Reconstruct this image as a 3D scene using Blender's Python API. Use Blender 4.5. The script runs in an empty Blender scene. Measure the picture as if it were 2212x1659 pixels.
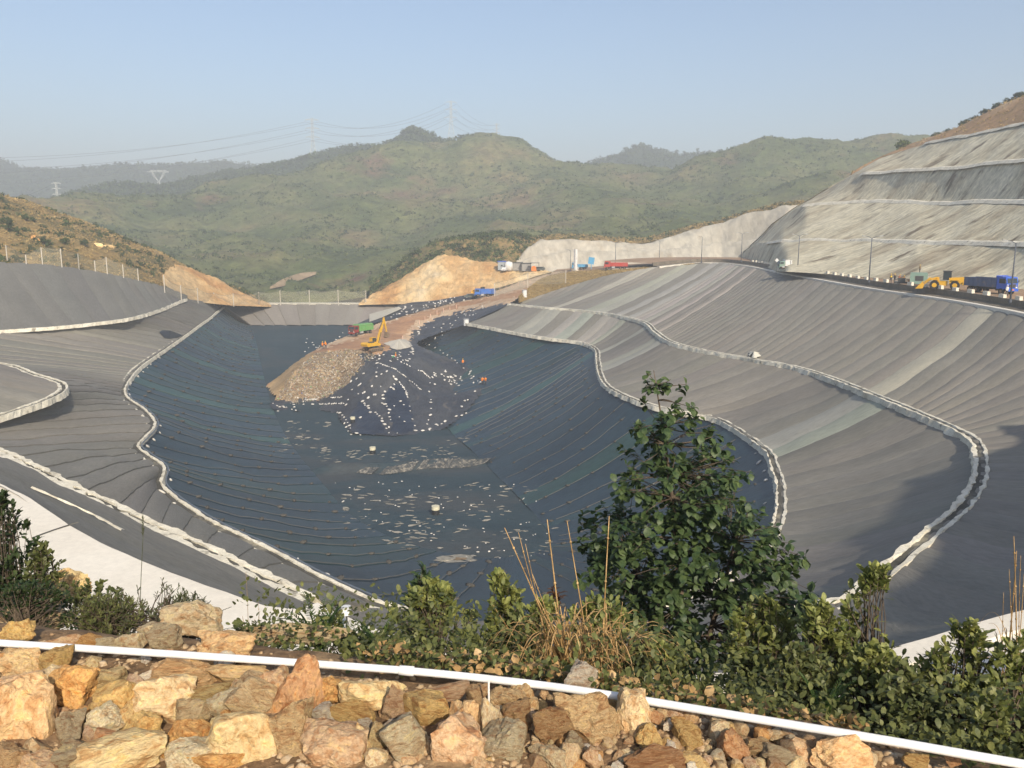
import bpy, bmesh, math, random
import numpy as np
from mathutils import Vector, Matrix, Quaternion, noise
from mathutils.bvhtree import BVHTree
S = bpy.context.scene
R = random.Random(7)
NR = np.random.default_rng(7)
rad = math.radians
# ---------------------------------------------------------------- camera, world, sun, exposure
FW, FH, FOC = 2212.0, 1659.0, 1841.0
PITCH = math.atan(329.5 / FOC)
cd = bpy.data.cameras.new('camera'); cam = bpy.data.objects.new('camera', cd); S.collection.objects.link(cam)
cam.location = (0, 0, 0); cam.rotation_euler = (rad(90) - PITCH, 0, 0)
cd.sensor_width = 36; cd.lens = 36 * FOC / FW; cd.clip_start = .1; cd.clip_end = 12000
S.camera = cam
SUN_AZ, SUN_EL = rad(160), rad(33)
SUN_DIR = Vector((math.sin(SUN_AZ) * math.cos(SUN_EL), math.cos(SUN_AZ) * math.cos(SUN_EL), math.sin(SUN_EL)))
w = bpy.data.worlds.new('World'); S.world = w; w.use_nodes = True
sk = w.node_tree.nodes.new('ShaderNodeTexSky'); sk.sky_type = 'NISHITA'; sk.sun_disc = False
sk.sun_elevation = SUN_EL; sk.sun_rotation = SUN_AZ; sk.altitude = 0; sk.air_density = 1.0; sk.dust_density = 2.3; sk.ozone_density = 2.6
w.node_tree.links.new(sk.outputs[0], w.node_tree.nodes['Background'].inputs[0])
w.node_tree.nodes['Background'].inputs[1].default_value = .128
sl = bpy.data.lights.new('sun', 'SUN'); sl.energy = 4.2; sl.angle = rad(.5); sl.color = (1, .89, .72)
so = bpy.data.objects.new('sun', sl); S.collection.objects.link(so)
so.rotation_euler = SUN_DIR.to_track_quat('Z', 'Y').to_euler(); so.location = (0, -50, 80)
vs = S.view_settings; vs.view_transform = 'Standard'; vs.look = 'None'; vs.exposure = .4; vs.gamma = 1; vs.use_curve_mapping = False
S.cycles.volume_bounces = 0; S.cycles.max_bounces = 5; S.cycles.diffuse_bounces = 2; S.cycles.glossy_bounces = 2
S.cycles.transparent_max_bounces = 12; S.cycles.volume_step_rate = 4
# ---------------------------------------------------------------- projection helpers (photo units 2212 x 1659)
CP, SP = math.cos(PITCH), math.sin(PITCH)
def ray(px, py):
    u = (px - 1106) / FOC; v = (829.5 - py) / FOC
    return Vector((u, CP + v * SP, -SP + v * CP))
def PY(px, py, d):
    r = ray(px, py); return r * (d / r.y)
def PZ(px, py, z):
    r = ray(px, py); return r * (z / r.z)
def proj(p):
    y = p[1] * CP - p[2] * SP; z = p[1] * SP + p[2] * CP
    return 1106 + FOC * p[0] / y, 829.5 - FOC * z / y
# ---------------------------------------------------------------- tagging
def tag(o, label=None, cat=None, group=None, kind=None):
    if label: o['label'] = label
    if cat: o['category'] = cat
    if group: o['group'] = group
    if kind: o['kind'] = kind
    return o
def empty(name, loc=(0, 0, 0), rz=0, label=None, cat=None, group=None):
    o = bpy.data.objects.new(name, None); S.collection.objects.link(o); o.location = loc; o.rotation_euler[2] = rz
    o.empty_display_size = .2
    return tag(o, label, cat, group)
def link(name, me, m=None, parent=None, loc=None):
    o = bpy.data.objects.new(name, me); S.collection.objects.link(o)
    if m is not None and not me.materials:
        for q in (m if isinstance(m, (list, tuple)) else [m]): me.materials.append(q)
    if parent is not None: o.parent = parent
    if loc is not None: o.location = loc
    return o
def mesh(name, V, F, smooth=False, uv=None, mi=None):
    me = bpy.data.meshes.new(name)
    me.from_pydata([tuple(v) for v in V], [], [tuple(f) for f in F])
    if uv is not None:
        l = me.uv_layers.new(name='UVMap')
        vi = np.empty(len(me.loops), dtype=np.int32); me.loops.foreach_get('vertex_index', vi)
        l.data.foreach_set('uv', np.asarray(uv, dtype=np.float32)[vi].ravel())
    if mi is not None: me.polygons.foreach_set('material_index', np.asarray(mi, dtype=np.int32))
    if smooth: me.polygons.foreach_set('use_smooth', [True] * len(me.polygons))
    me.update(); return me
def obj(name, V, F, m, parent=None, smooth=False, uv=None, mi=None, loc=None):
    return link(name, mesh(name, V, F, smooth, uv, mi), m, parent, loc)
def fastmesh(name, V, F, smooth=False):
    """V (n,3), F (m,k) numpy, all faces k-gons"""
    V = np.asarray(V, np.float32); F = np.asarray(F, np.int32); k = F.shape[1]
    me = bpy.data.meshes.new(name); me.vertices.add(len(V)); me.vertices.foreach_set('co', V.ravel())
    me.loops.add(F.size); me.loops.foreach_set('vertex_index', F.ravel())
    me.polygons.add(len(F)); me.polygons.foreach_set('loop_start', np.arange(len(F), dtype=np.int32) * k)
    me.polygons.foreach_set('loop_total', np.full(len(F), k, np.int32))
    if smooth: me.polygons.foreach_set('use_smooth', np.ones(len(F), bool))
    me.update(calc_edges=True); me.validate(); return me
class MB:
    """collects simple shapes into one mesh"""
    def __init__(s): s.V = []; s.F = []; s.MI = []; s.mi = 0
    def add(s, V, F):
        b = len(s.V); s.V += [Vector(v) for v in V]; s.F += [[b + i for i in f] for f in F]; s.MI += [s.mi] * len(F); return s
    def hexa(s, c8):
        return s.add(c8, [(0, 3, 2, 1), (4, 5, 6, 7), (0, 1, 5, 4), (1, 2, 6, 5), (2, 3, 7, 6), (3, 0, 4, 7)])
    def box(s, c, sz, rz=0, rx=0, ry=0, top=1.0):
        h = [q / 2 for q in sz]; M = Matrix.Rotation(rz, 3, 'Z') @ Matrix.Rotation(ry, 3, 'Y') @ Matrix.Rotation(rx, 3, 'X')
        P = []
        for z, t in ((-h[2], 1), (h[2], top)):
            for x, y in ((-h[0], -h[1]), (h[0], -h[1]), (h[0], h[1]), (-h[0], h[1])):
                P.append(Vector(c) + M @ Vector((x * t, y * t, z)))
        return s.hexa(P)
    def tube(s, pts, r, n=8, cap=True):
        pts = [Vector(p) for p in pts]; rr = r if isinstance(r, (list, tuple)) else [r] * len(pts)
        V = []; a = None
        for i, p in enumerate(pts):
            t = (pts[min(i + 1, len(pts) - 1)] - pts[max(i - 1, 0)])
            t = t.normalized() if t.length > 1e-9 else Vector((0, 0, 1))
            if a is None:
                a = t.cross(Vector((0, 0, 1)));
                if a.length < .05: a = t.cross(Vector((1, 0, 0)))
            a = (a - t * a.dot(t)).normalized(); b = t.cross(a)
            for k in range(n):
                an = 2 * math.pi * k / n; V.append(p + (a * math.cos(an) + b * math.sin(an)) * rr[i])
        F = [(i * n + k, i * n + (k + 1) % n, (i + 1) * n + (k + 1) % n, (i + 1) * n + k) for i in range(len(pts) - 1) for k in range(n)]
        if cap: F += [tuple(range(n))[::-1], tuple((len(pts) - 1) * n + k for k in range(n))]
        return s.add(V, F)
    def prism(s, prof, w, axis='y', c=(0, 0, 0)):
        """closed profile in xz, extruded along y by +-w/2"""
        n = len(prof); V = [Vector((x, -w / 2, z)) + Vector(c) for x, z in prof] + [Vector((x, w / 2, z)) + Vector(c) for x, z in prof]
        F = [tuple(range(n)), tuple(range(2 * n - 1, n - 1, -1))] + [(i, n + i, n + (i + 1) % n, (i + 1) % n) for i in range(n)]
        return s.add(V, F)
    def build(s, name, m, parent=None, smooth=False, loc=None):
        me = mesh(name, s.V, s.F, smooth, mi=s.MI)
        bm = bmesh.new(); bm.from_mesh(me); bmesh.ops.recalc_face_normals(bm, faces=bm.faces); bm.to_mesh(me); bm.free()
        return link(name, me, m, parent, loc)
def copy_tree(o, parent=None):
    c = o.copy(); S.collection.objects.link(c); c.parent = parent
    for ch in list(o.children): copy_tree(ch, c)
    return c
# ---------------------------------------------------------------- curves
def spl(P, t):
    """Catmull-Rom through rows of P at parameters t (index units)"""
    P = np.asarray(P, float); n = len(P); t = np.clip(np.asarray(t, float), 0, n - 1 - 1e-9)
    i = t.astype(int); f = (t - i)[:, None]
    g = lambda k: P[np.clip(k, 0, n - 1)]
    p0, p1, p2, p3 = g(i - 1), g(i), g(i + 1), g(i + 2)
    m1, m2 = (p2 - p0) * .5, (p3 - p1) * .5
    d = np.linalg.norm(p2 - p1, axis=1, keepdims=True) + 1e-9   # limit tangents: no overshoot
    for m in (m1, m2):
        L = np.linalg.norm(m, axis=1, keepdims=True) + 1e-9; m *= np.minimum(1, 1.25 * d / L)
    f2, f3 = f * f, f * f * f
    return (2 * f3 - 3 * f2 + 1) * p1 + (f3 - 2 * f2 + f) * m1 + (-2 * f3 + 3 * f2) * p2 + (f3 - f2) * m2
def nz(p, s, oct=3, off=0):
    return noise.fractal(Vector((p[0] / s + off, p[1] / s - off, p[2] / s + off * .5)), 1.0, 2.0, oct)
def curve_world(pts, step):
    """list of world points -> evenly resampled array"""
    P = np.array([tuple(p) for p in pts]); t = np.linspace(0, len(P) - 1, len(P) * 40); C = spl(P, t)
    L = np.r_[0, np.cumsum(np.linalg.norm(np.diff(C, axis=0), axis=1))]
    s = np.linspace(0, L[-1], max(2, int(L[-1] / step) + 1))
    return np.stack([np.interp(s, L, C[:, k]) for k in range(3)], 1)
def frame(C):
    T = np.gradient(C, axis=0); T[:, 2] = 0; T /= np.linalg.norm(T, axis=1, keepdims=True) + 1e-9
    return T, np.stack([-T[:, 1], T[:, 0], np.zeros(len(T))], 1)
def ribbon(name, C, prof, mat, parent=None, rag=0, mis=None, smooth=False, seed=0, zr=.0):
    """sweep profile [(offset,dz),...]; rag = raggedness of the outer edges"""
    T, Nn = frame(C); V = []; k = len(prof)
    for i, p in enumerate(C):
        for j, (o_, dz) in enumerate(prof):
            r = 0
            if rag and (j < 2 or j > k - 3): r = (nz((p[0], p[1], j * 3.1), 1.1, 3, seed) * rag)
            q = p + Nn[i] * (o_ + r); V.append((q[0], q[1], q[2] + dz + zr * nz((p[0], p[1], j * 1.7), .9, 2, seed)))
    F = []; MI = []
    for i in range(len(C) - 1):
        for j in range(k - 1):
            a = i * k + j; F.append((a, a + 1, a + k + 1, a + k)); MI.append(mis[j] if mis else 0)
    return obj(name, V, F, mat, parent, smooth, mi=MI)
# ---------------------------------------------------------------- materials
def ramp(nt, fac, cols):
    r = nt.nodes.new('ShaderNodeValToRGB'); e = r.color_ramp.elements
    while len(e) > 1: e.remove(e[-1])
    e[0].position = cols[0][0]; e[0].color = (*cols[0][1], 1)
    for p, c in cols[1:]: q = e.new(p); q.color = (*c, 1)
    nt.links.new(fac, r.inputs[0]); return r.outputs[0]
def pmat(name, cols, scale=1.0, detail=6, rough=.9, bump=.3, bscale=None, coord='Object', stretch=(1, 1, 1), spec=.3,
         fine=.15, objcol=False, metal=0, noise2=None, bdist=.05, rnd=0, distort=0, lo=.3, hi=.7):
    """procedural material: colour ramp over noise x fine grain, optional second blotch layer, bump"""
    m = bpy.data.materials.new(name); m.use_nodes = True; nt = m.node_tree; N = nt.nodes; L = nt.links
    b = N['Principled BSDF']; b.inputs['Roughness'].default_value = rough; b.inputs['Metallic'].default_value = metal
    b.inputs['Specular IOR Level'].default_value = spec
    tc = N.new('ShaderNodeTexCoord')
    if coord == 'World':
        co = N.new('ShaderNodeNewGeometry').outputs['Position']
    else: co = tc.outputs[coord]
    mp = N.new('ShaderNodeMapping'); mp.inputs['Scale'].default_value = stretch; L.new(co, mp.inputs[0])
    v = mp.outputs[0]
    if rnd:
        oi = N.new('ShaderNodeObjectInfo'); va = N.new('ShaderNodeVectorMath'); va.operation = 'SCALE'
        cv = N.new('ShaderNodeCombineXYZ')
        for k in range(3): L.new(oi.outputs['Random'], cv.inputs[k])
        L.new(cv.outputs[0], va.inputs[0]); va.inputs['Scale'].default_value = 37.0
        ad = N.new('ShaderNodeVectorMath'); L.new(v, ad.inputs[0]); L.new(va.outputs[0], ad.inputs[1]); v = ad.outputs[0]
    def nse(sc, det=detail, r=.6):
        n = N.new('ShaderNodeTexNoise'); n.inputs['Scale'].default_value = sc; n.inputs['Detail'].default_value = det
        n.inputs['Roughness'].default_value = r; n.inputs['Distortion'].default_value = distort; L.new(v, n.inputs['Vector']); return n.outputs[0]
    c = ramp(nt, nse(scale), [(lo + (hi - lo) * p, q) for p, q in cols])
    def mix(kind, f, a, bb):
        x = N.new('ShaderNodeMix'); x.data_type = 'RGBA'; x.blend_type = kind
        if isinstance(f, float): x.inputs[0].default_value = f
        else: L.new(f, x.inputs[0])
        L.new(a, x.inputs[6])
        if isinstance(bb, tuple): x.inputs[7].default_value = (*bb, 1)
        else: L.new(bb, x.inputs[7])
        return x.outputs[2]
    if noise2:   # (scale, colour, lo, hi)
        mr = N.new('ShaderNodeMapRange'); mr.inputs[1].default_value = noise2[2]; mr.inputs[2].default_value = noise2[3]
        L.new(nse(noise2[0]), mr.inputs[0]); c = mix('MIX', mr.outputs[0], c, noise2[1])
    if objcol:
        oi = N.new('ShaderNodeObjectInfo'); c = mix('MULTIPLY', 1.0, c, oi.outputs['Color'])
    if fine:
        f = ramp(nt, nse((bscale or scale * 8), 4, .7), [(.25, (1 - fine * 2,) * 3), (.75, (1 + fine,) * 3)])
        c = mix('MULTIPLY', 1.0, c, f)
    L.new(c, b.inputs['Base Color'])
    if bump:
        bn = N.new('ShaderNodeBump'); bn.inputs['Strength'].default_value = bump; bn.inputs['Distance'].default_value = bdist
        L.new(nse(bscale or scale * 8, 8, .65), bn.inputs['Height']); L.new(bn.outputs[0], b.inputs['Normal'])
    return m
def flat(name, c, rough=.6, metal=0, spec=.4, var=.12, scale=2.0, bump=0, rnd=0):
    a = tuple(x * (1 - var) for x in c); b = tuple(min(1, x * (1 + var)) for x in c)
    return pmat(name, [(0, a), (1, b)], scale=scale, rough=rough, bump=bump, fine=var * .5, metal=metal, spec=spec, detail=3, rnd=rnd)
# ---------------------------------------------------------------- ground materials
M_TEXTILE = pmat('grey_geotextile', [(0, (.88, .88, .88)), (1, (1.1, 1.1, 1.1))], scale=.25, coord='UV', stretch=(1, .25, 1), rough=.85, bump=.5,
                 bscale=3.0, bdist=.12, fine=.12, objcol=True, spec=.25)
M_LINER = pmat('dark_liner', [(0, (.75, .75, .8)), (1, (1.3, 1.35, 1.25))], scale=.09, coord='UV', stretch=(1, .35, 1), rough=.5, bump=.55,
               bscale=1.6, bdist=.18, fine=.2, objcol=True, spec=.45)
M_CONC = pmat('pale_concrete', [(0, (.58, .53, .42)), (.5, (.72, .67, .54)), (1, (.82, .77, .64))], scale=.5, coord='World', rough=.9, bump=.6, bscale=6, bdist=.05,
              noise2=(.9, (.3, .27, .21), .58, .68))
M_CONCROAD = pmat('white_concrete', [(0, (.66, .6, .5)), (1, (.78, .73, .63))], scale=.15, coord='World', rough=.9, bump=.3, bscale=4, fine=.06)
M_SHADEDIRT = pmat('shade_dark_silt', [(0, (.05, .048, .04)), (.6, (.1, .095, .08)), (1, (.3, .27, .2))], scale=.25, coord='World', rough=.95, bump=.3)  # silt colour, darkened to paint in the shade inside the ditch troughs
M_EARTH = pmat('brown_earth', [(0, (.22, .14, .08)), (1, (.38, .27, .15))], scale=.06, coord='World', rough=1, bump=.5, bscale=2)
M_OCHRE = pmat('ochre_cut', [(0, (.5, .25, .09)), (.35, (.62, .38, .16)), (.7, (.72, .52, .27)), (1, (.75, .6, .38))], scale=.05, coord='World', stretch=(1, .5, .35),
               rough=1, bump=.9, bscale=.6, bdist=.8, fine=.2, distort=.6)
M_SHOT = pmat('shotcrete', [(0, (.24, .18, .12)), (.28, (.48, .41, .28)), (.55, (.62, .56, .4)), (1, (.7, .64, .48))], scale=.1, coord='World', stretch=(.3, 1.0, .5), rough=.95,
              bump=.7, bscale=1.1, bdist=.35, fine=.28, noise2=(.22, (.2, .155, .1), .57, .66), distort=.2, detail=10)
M_SHOTPALE = pmat('pale_cut_rock', [(0, (.48, .42, .32)), (1, (.62, .57, .46))], scale=.04, coord='World', stretch=(1, .3, .25), rough=.95, bump=.7, bscale=.35, bdist=.6, fine=.18, noise2=(.08, (.4, .31, .2), .55, .7))
M_HILL = pmat('hill_scrub', [(0, (.055, .075, .028)), (.3, (.105, .13, .042)), (.6, (.16, .165, .065)), (1, (.24, .175, .085))], scale=.014, coord='World', rough=1, bump=1.0,
              bscale=.12, bdist=4, fine=.3, noise2=(.009, (.2, .11, .07), .60, .7))
M_FOREST = pmat('hill_forest', [(0, (.03, .05, .022)), (1, (.075, .1, .04))], scale=.05, coord='World', rough=1, bump=1, bscale=.1, bdist=6, fine=.35)
M_BROWNHILL = pmat('dry_grass_hill', [(0, (.07, .085, .03)), (.35, (.19, .15, .06)), (.7, (.33, .22, .085)), (1, (.36, .26, .12))], scale=.05, coord='World', rough=1, bump=.8,
                   bscale=.6, bdist=.8, fine=.3)
M_GRASSTRI = pmat('dry_grass_bank', [(0, (.2, .13, .05)), (1, (.38, .26, .1))], scale=.12, coord='World', rough=1, bump=.6, bscale=1.5, fine=.25)
M_ROADBROWN = pmat('brown_dirt_road', [(0, (.28, .17, .1)), (1, (.42, .29, .18))], scale=.15, coord='World', rough=1, bump=.4, bscale=2)
M_REDROAD = pmat('red_dirt_fill', [(0, (.32, .17, .095)), (.6, (.42, .24, .13)), (1, (.52, .34, .2))], scale=.12, coord='World', stretch=(.6, 1, 1), rough=1, bump=.4, bscale=1.5)
M_FLOOR = pmat('dark_liner_floor', [(0, (.02, .042, .056)), (1, (.034, .058, .07))], scale=.12, coord='World', stretch=(.6, 1.3, 1), rough=.75, bump=.6, bscale=1.2, bdist=.15,
               noise2=(.06, (.05, .06, .066), .5, .65), spec=.3, distort=.4)

TERR = []     # objects rays may land on
def W(p):      # control point: (px,py,z) with z<0 -> plane; ('w',x,y,z); ('d',px,py,d)
    if p[0] == 'w': return Vector(p[1:])
    if p[0] == 'd': return PY(p[1], p[2], p[3])
    return PZ(*p)
def loft(T, B, name, mat, wid, parent, colf, nu=7, nv=20, sag=0.0, lip=.1, wob=.25, along=False, step=None, wobs=9.0, bulge=.13):
    """ruled sheet between matched curves, cut into separate strips (parts)"""
    T = np.array([tuple(W(p)) for p in T]); B = np.array([tuple(W(p)) for p in B]); n = len(T)
    t = np.linspace(0, n - 1, n * 60); TC, BC = spl(T, t), spl(B, t)
    dl = np.maximum(np.linalg.norm(np.diff(TC, axis=0), axis=1), np.linalg.norm(np.diff(BC, axis=0), axis=1)) * .5 + \
         .5 * np.linalg.norm(np.diff((TC + BC) / 2, axis=0), axis=1)
    L = np.r_[0, np.cumsum(dl)]; out = []
    if along:
        K = wid; ncol = max(8, int(L[-1] / 3)); tt = np.interp(np.linspace(0, L[-1], ncol), L, t); A, Bc = spl(T, tt), spl(B, tt)
        for k in range(K):
            V = []; UV = []; F = []; nr = 4
            for i in range(ncol):
                for j in range(nr):
                    v = (k + j / (nr - 1)) / K; p = A[i] * (1 - v) + Bc[i] * v
                    z = p[2] - sag * 4 * v * (1 - v) + nz(p, wobs, 3, 3) * wob + lip * (1 - j / (nr - 1))
                    V.append((p[0], p[1], z)); UV.append((v * 12, L[-1] * i / ncol))
            for i in range(ncol - 1):
                for j in range(nr - 1):
                    a = i * nr + j; F.append((a, a + 1, a + nr + 1, a + nr))
            o = obj(name, V, F, mat, parent, True, UV); o.color = (*colf(k, proj(V[len(V) // 2])), 1); out.append(o); TERR.append(o)
        return out
    ns = max(1, int(round(L[-1] / wid)))
    ed = np.linspace(0, L[-1], ns + 1)
    if wid > 3: ed[1:-1] += NR.uniform(-.12, .12, ns - 1) * L[-1] / ns
    for k in range(ns):
        ss = np.linspace(ed[k], ed[k + 1], nu); tt = np.interp(ss, L, t); A, Bc = spl(T, tt), spl(B, tt)
        ln = np.linalg.norm(A[0] - Bc[0]); V = []; UV = []
        for j in range(nv):
            v = j / (nv - 1)
            for i in range(nu):
                p = A[i] * (1 - v) + Bc[i] * v; e = min(1, 4 * v, 4 * (1 - v))
                wb = nz(p, wobs, 3, 1.7) * wob * e + nz(p, 2.5, 2, 5) * wob * .22 * e
                u = i / (nu - 1)
                p = p + np.array([0, 0, wb - sag * 4 * v * (1 - v) + lip * (1 - u) + bulge * math.sin(math.pi * u) ** .7])
                if i == 0: V += [p - np.array([0, 0, lip * 1.4 + .05]), p]; UV += [(ss[i], v * ln)] * 2
                V.append(p); UV.append((ss[i], v * ln))
        m1 = nu + 2
        F = [(j * m1 + i, j * m1 + i + 1, (j + 1) * m1 + i + 1, (j + 1) * m1 + i) for j in range(nv - 1) for i in range(nu + 1) if i != 1]
        o = obj(name, V, F, mat, parent, True, UV)
        top = proj(V[nu // 2]); o.color = (*colf(k, top), 1); out.append(o); TERR.append(o)
    return out
Z1 = -26.0
CREST = [(1130, 652, -21), (1200, 628, -18.5), (1270, 607, -16), (1330, 592, -14), (1420, 577, -12.2), (1500, 569, -11.6), (1560, 569, -11.5), (1620, 576, -11.5),
         (1700, 592, -11.5), (1800, 610, -11.5), (1900, 627, -11.5), (2000, 641, -11.5), (2100, 657, -11.5), (2212, 678, -11.5), ('w', 70, 105, -11.6),
         ('w', 68, 90, -11.6), ('w', 64, 75, -11.6), ('w', 58, 60, -11.7), ('w', 47, 45, -11.8), ('w', 38, 36, -11.8), ('w', 30, 30, -11.9), ('w', 23, 27, -12),
         ('w', 16.2, 24.4, -12), ('w', 9, 21.2, -12), ('w', 3, 20.6, -12), ('w', -3, 22.4, -12), ('w', -6.8, 25.2, -12)]
RU_T = [(1130, 652, -21), (1200, 628, -18.5), (1270, 607, -16), (1330, 592, -14), (1420, 577, -12.2), (1500, 569, -11.6), (1560, 569, -11.5), (1620, 576, -11.5),
        (1700, 592, -11.5), (1800, 610, -11.5), (1900, 627, -11.5), (2000, 641, -11.5), (2140, 664, -11.5), (2212, 678, -11.5)] + CREST[14:]
RU_B = [(1100, 658, -21.5), (1120, 660, -21.4), (1150, 663, -21.3), (1178, 665, -21.2), (1202, 667, -21.1), (1290, 676, -20.8), (1350, 684, -20.3), (1410, 712, -20),
        (1460, 745, -20), (1578, 770, -19.8), (1668, 786, -19.6), (1758, 806, -19.3), (1885, 856, -19), (1950, 881, -19), (2000, 904, -19),
        (2050, 926, -19), (2095, 950, -19), (2116, 985, -19), (2115, 1045, -19), (2080, 1100, -19), (2020, 1152, -19), (1950, 1212, -19),
        (1880, 1270, -19), ('w', 12, 39.5, -19), ('w', 5, 37.5, -19), ('w', -3, 38, -19), ('w', -9.5, 41.3, -19)]
RL_T = [(1100, 658, -21.5), (1150, 663, -21.3), (1190, 667, -21.1), (1252, 672, -20.9), (1323, 681, -20.5), (1391, 698, -20), (1415, 718, -20), (1450, 741, -20), (1520, 760, -20),
        (1620, 778, -19.7), (1720, 797, -19.4), (1800, 822, -19.2), (1885, 856, -19), (1980, 895, -19), (2060, 931, -19), (2105, 958, -19), (2118, 1000, -19),
        (2112, 1050, -19), (2080, 1100, -19), (2020, 1152, -19), (1950, 1212, -19), (1880, 1270, -19), (1830, 1312, -19), ('w', 12, 39.5, -19), ('w', 5, 37.5, -19),
        ('w', -3, 38, -19), ('w', -9.5, 41.3, -19)]
RL_B = [(x, y, Z1) for x, y in ((1005, 700), (1060, 710), (1120, 722), (1180, 732), (1256, 742), (1288, 757), (1292, 780), (1298, 812), (1315, 838), (1370, 866), (1450, 889),
        (1550, 908), (1655, 975), (1673, 1012), (1685, 1050), (1687, 1080), (1686, 1110), (1675, 1150), (1650, 1190), (1600, 1240), (1550, 1268), (1500, 1290), (1400, 1322),
        (1250, 1340), (1150, 1345), (950, 1340), (800, 1310))]
LU_T = [('d', -250, 556, 192), ('d', -120, 561, 196), ('d', 0, 568, 200), ('d', 100, 573, 206), ('d', 220, 590, 215), ('d', 300, 607, 225), ('d', 360, 622, 235), ('d', 405, 640, 250)]
LU_B = [(-220, 728, -19), (-80, 722, -19), (107, 710, -19), (190, 702, -19), (280, 690, -19), (345, 671, -19), (380, 656, -19), (402, 648, -19)]
LM = [((470, 656.5, -25.4), (480, 664)), ((402, 648, -19), (465, 675)), ((380, 656, -19), (450, 688)), ((345, 671, -19), (430, 702)), ((280, 690, -19), (405, 720)),
      ((190, 702, -19), (380, 738)), ((107, 710, -19), (355, 755)), ((0, 717, -19), (330, 772)), ((-150, 735, -19), (305, 790)), ((-250, 757, -19), (290, 803)),
      ((-200, 776, -19), (280, 815)), ((0, 790, -19), (272, 826)), ((70, 812, -19), (266, 836)), ((135, 836, -19), (262, 850)), ((100, 868, -19), (272, 866)),
      ((0, 905, -19), (300, 885)), ((-100, 935, -19), (322, 908)), ((-130, 952, -19), (325, 925)), ((-60, 967, -19), (305, 948)), ((0, 987, -19), (288, 968)),
      ((100, 1037, -19), (310, 988)), ((200, 1087, -19), (343, 1015)), ((300, 1137, -19), (342, 1058)), ((400, 1182, -19), (430, 1125)), ((500, 1232, -19), (560, 1190)),
      ((580, 1272, -19), (680, 1255)), ((660, 1310, -19), (800, 1310))]
LD_T = [(-160, 925, -19), (0, 987, -19), (100, 1037, -19), (200, 1087, -19), (300, 1137, -19), (400, 1182, -19), (500, 1232, -19), (580, 1272, -19), (660, 1310, -19), ('w', -3, 38, -19)]
LD_B = [(-200, 980, -12), (0, 1058, -12), (90, 1110, -12), (170, 1165, -12), (290, 1222, -12), (400, 1265, -12), (500, 1300, -12), (570, 1325, -12), (640, 1352, -12), ('w', -3, 22.4, -12)]
SP_T = [('w', -95, 112, -12), ('w', -88, 108, -12), ('w', -80, 100, -12), ('w', -76, 94, -12), ('w', -70, 86, -12), ('w', -66, 80, -12)]
SP_B = [(-200, 776, -19), (0, 790, -19), (70, 812, -19), (135, 836, -19), (100, 868, -19), (-100, 935, -19)]
# floor ring, matched with the rim
DR = [((1005, 700), (895, 735, -35.5)), ((1120, 722), (925, 800, -39)), ((1256, 742), (935, 870, -42)), ((1288, 757), (975, 935, -43)), ((1298, 812), (1015, 970, -43)),
      ((1315, 838), (1045, 1000, -43)), ((1370, 866), (1090, 1045, -43)), ((1450, 889), (1130, 1085, -43)), ((1550, 908), (1165, 1125, -42.8)), ((1655, 975), (1188, 1155, -42.7)),
      ((1673, 1012), (1192, 1168, -42.6)), ((1687, 1080), (1185, 1180, -42.6)), ((1675, 1150), (1172, 1190, -42.6)), ((1600, 1240), (1155, 1197, -42.6)), ((1400, 1322), (1130, 1202, -42.6)),
      ((1150, 1345), (1100, 1205, -42.6)), ((950, 1340), (1070, 1207, -42.6)), ((800, 1310), (1040, 1206, -42.6)), ((680, 1255), (990, 1200, -42.6)), ((560, 1190), (930, 1188, -42.6)),
      ((430, 1125), (860, 1168, -42.7)), ((342, 1058), (790, 1135, -42.8)), ((343, 1015), (745, 1102, -42.9)), ((310, 988), (705, 1055, -43)), ((288, 968), (680, 1025, -43)),
      ((325, 917), (655, 995, -43)), ((272, 866), (625, 955, -42.5)), ((262, 845), (608, 925, -42)), ((280, 815), (592, 890, -41.2)), ((330, 772), (578, 845, -40)),
      ((380, 738), (567, 800, -38)), ((430, 702), (557, 755, -35.5)), ((465, 675), (549, 722, -33.3)), ((480, 664), (543, 704, -32))]
DAM_T = [(480, 657, Z1), (600, 657, Z1), (780, 657, Z1), (880, 657, Z1), (1000, 657, Z1)]
DAM_B = [(543, 704, -32), (620, 703.5, -32), (760, 703, -32), (840, 702, -32.2), (900, 701, -32.5)]
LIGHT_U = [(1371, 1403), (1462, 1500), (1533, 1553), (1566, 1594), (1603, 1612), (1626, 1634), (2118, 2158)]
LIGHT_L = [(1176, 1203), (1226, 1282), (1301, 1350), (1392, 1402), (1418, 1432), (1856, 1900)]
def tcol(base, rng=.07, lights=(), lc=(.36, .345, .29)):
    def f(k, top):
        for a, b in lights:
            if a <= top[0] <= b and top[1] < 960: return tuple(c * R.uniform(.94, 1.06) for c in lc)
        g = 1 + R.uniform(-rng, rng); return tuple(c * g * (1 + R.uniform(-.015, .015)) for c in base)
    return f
GREY = (.235, .216, .182)
root_cover = tag(empty('slope_cover', (0, 0, 0)), kind='structure')
STR = {}
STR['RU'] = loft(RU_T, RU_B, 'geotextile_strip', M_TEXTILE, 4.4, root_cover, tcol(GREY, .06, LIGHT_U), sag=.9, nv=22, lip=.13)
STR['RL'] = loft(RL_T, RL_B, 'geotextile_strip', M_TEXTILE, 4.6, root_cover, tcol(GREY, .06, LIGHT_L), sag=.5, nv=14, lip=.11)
STR['LU'] = loft(LU_T[::-1], LU_B[::-1], 'geotextile_strip', M_TEXTILE, 5.2, root_cover, tcol((.17, .163, .145)), sag=.4, nv=14, lip=.2)
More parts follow.
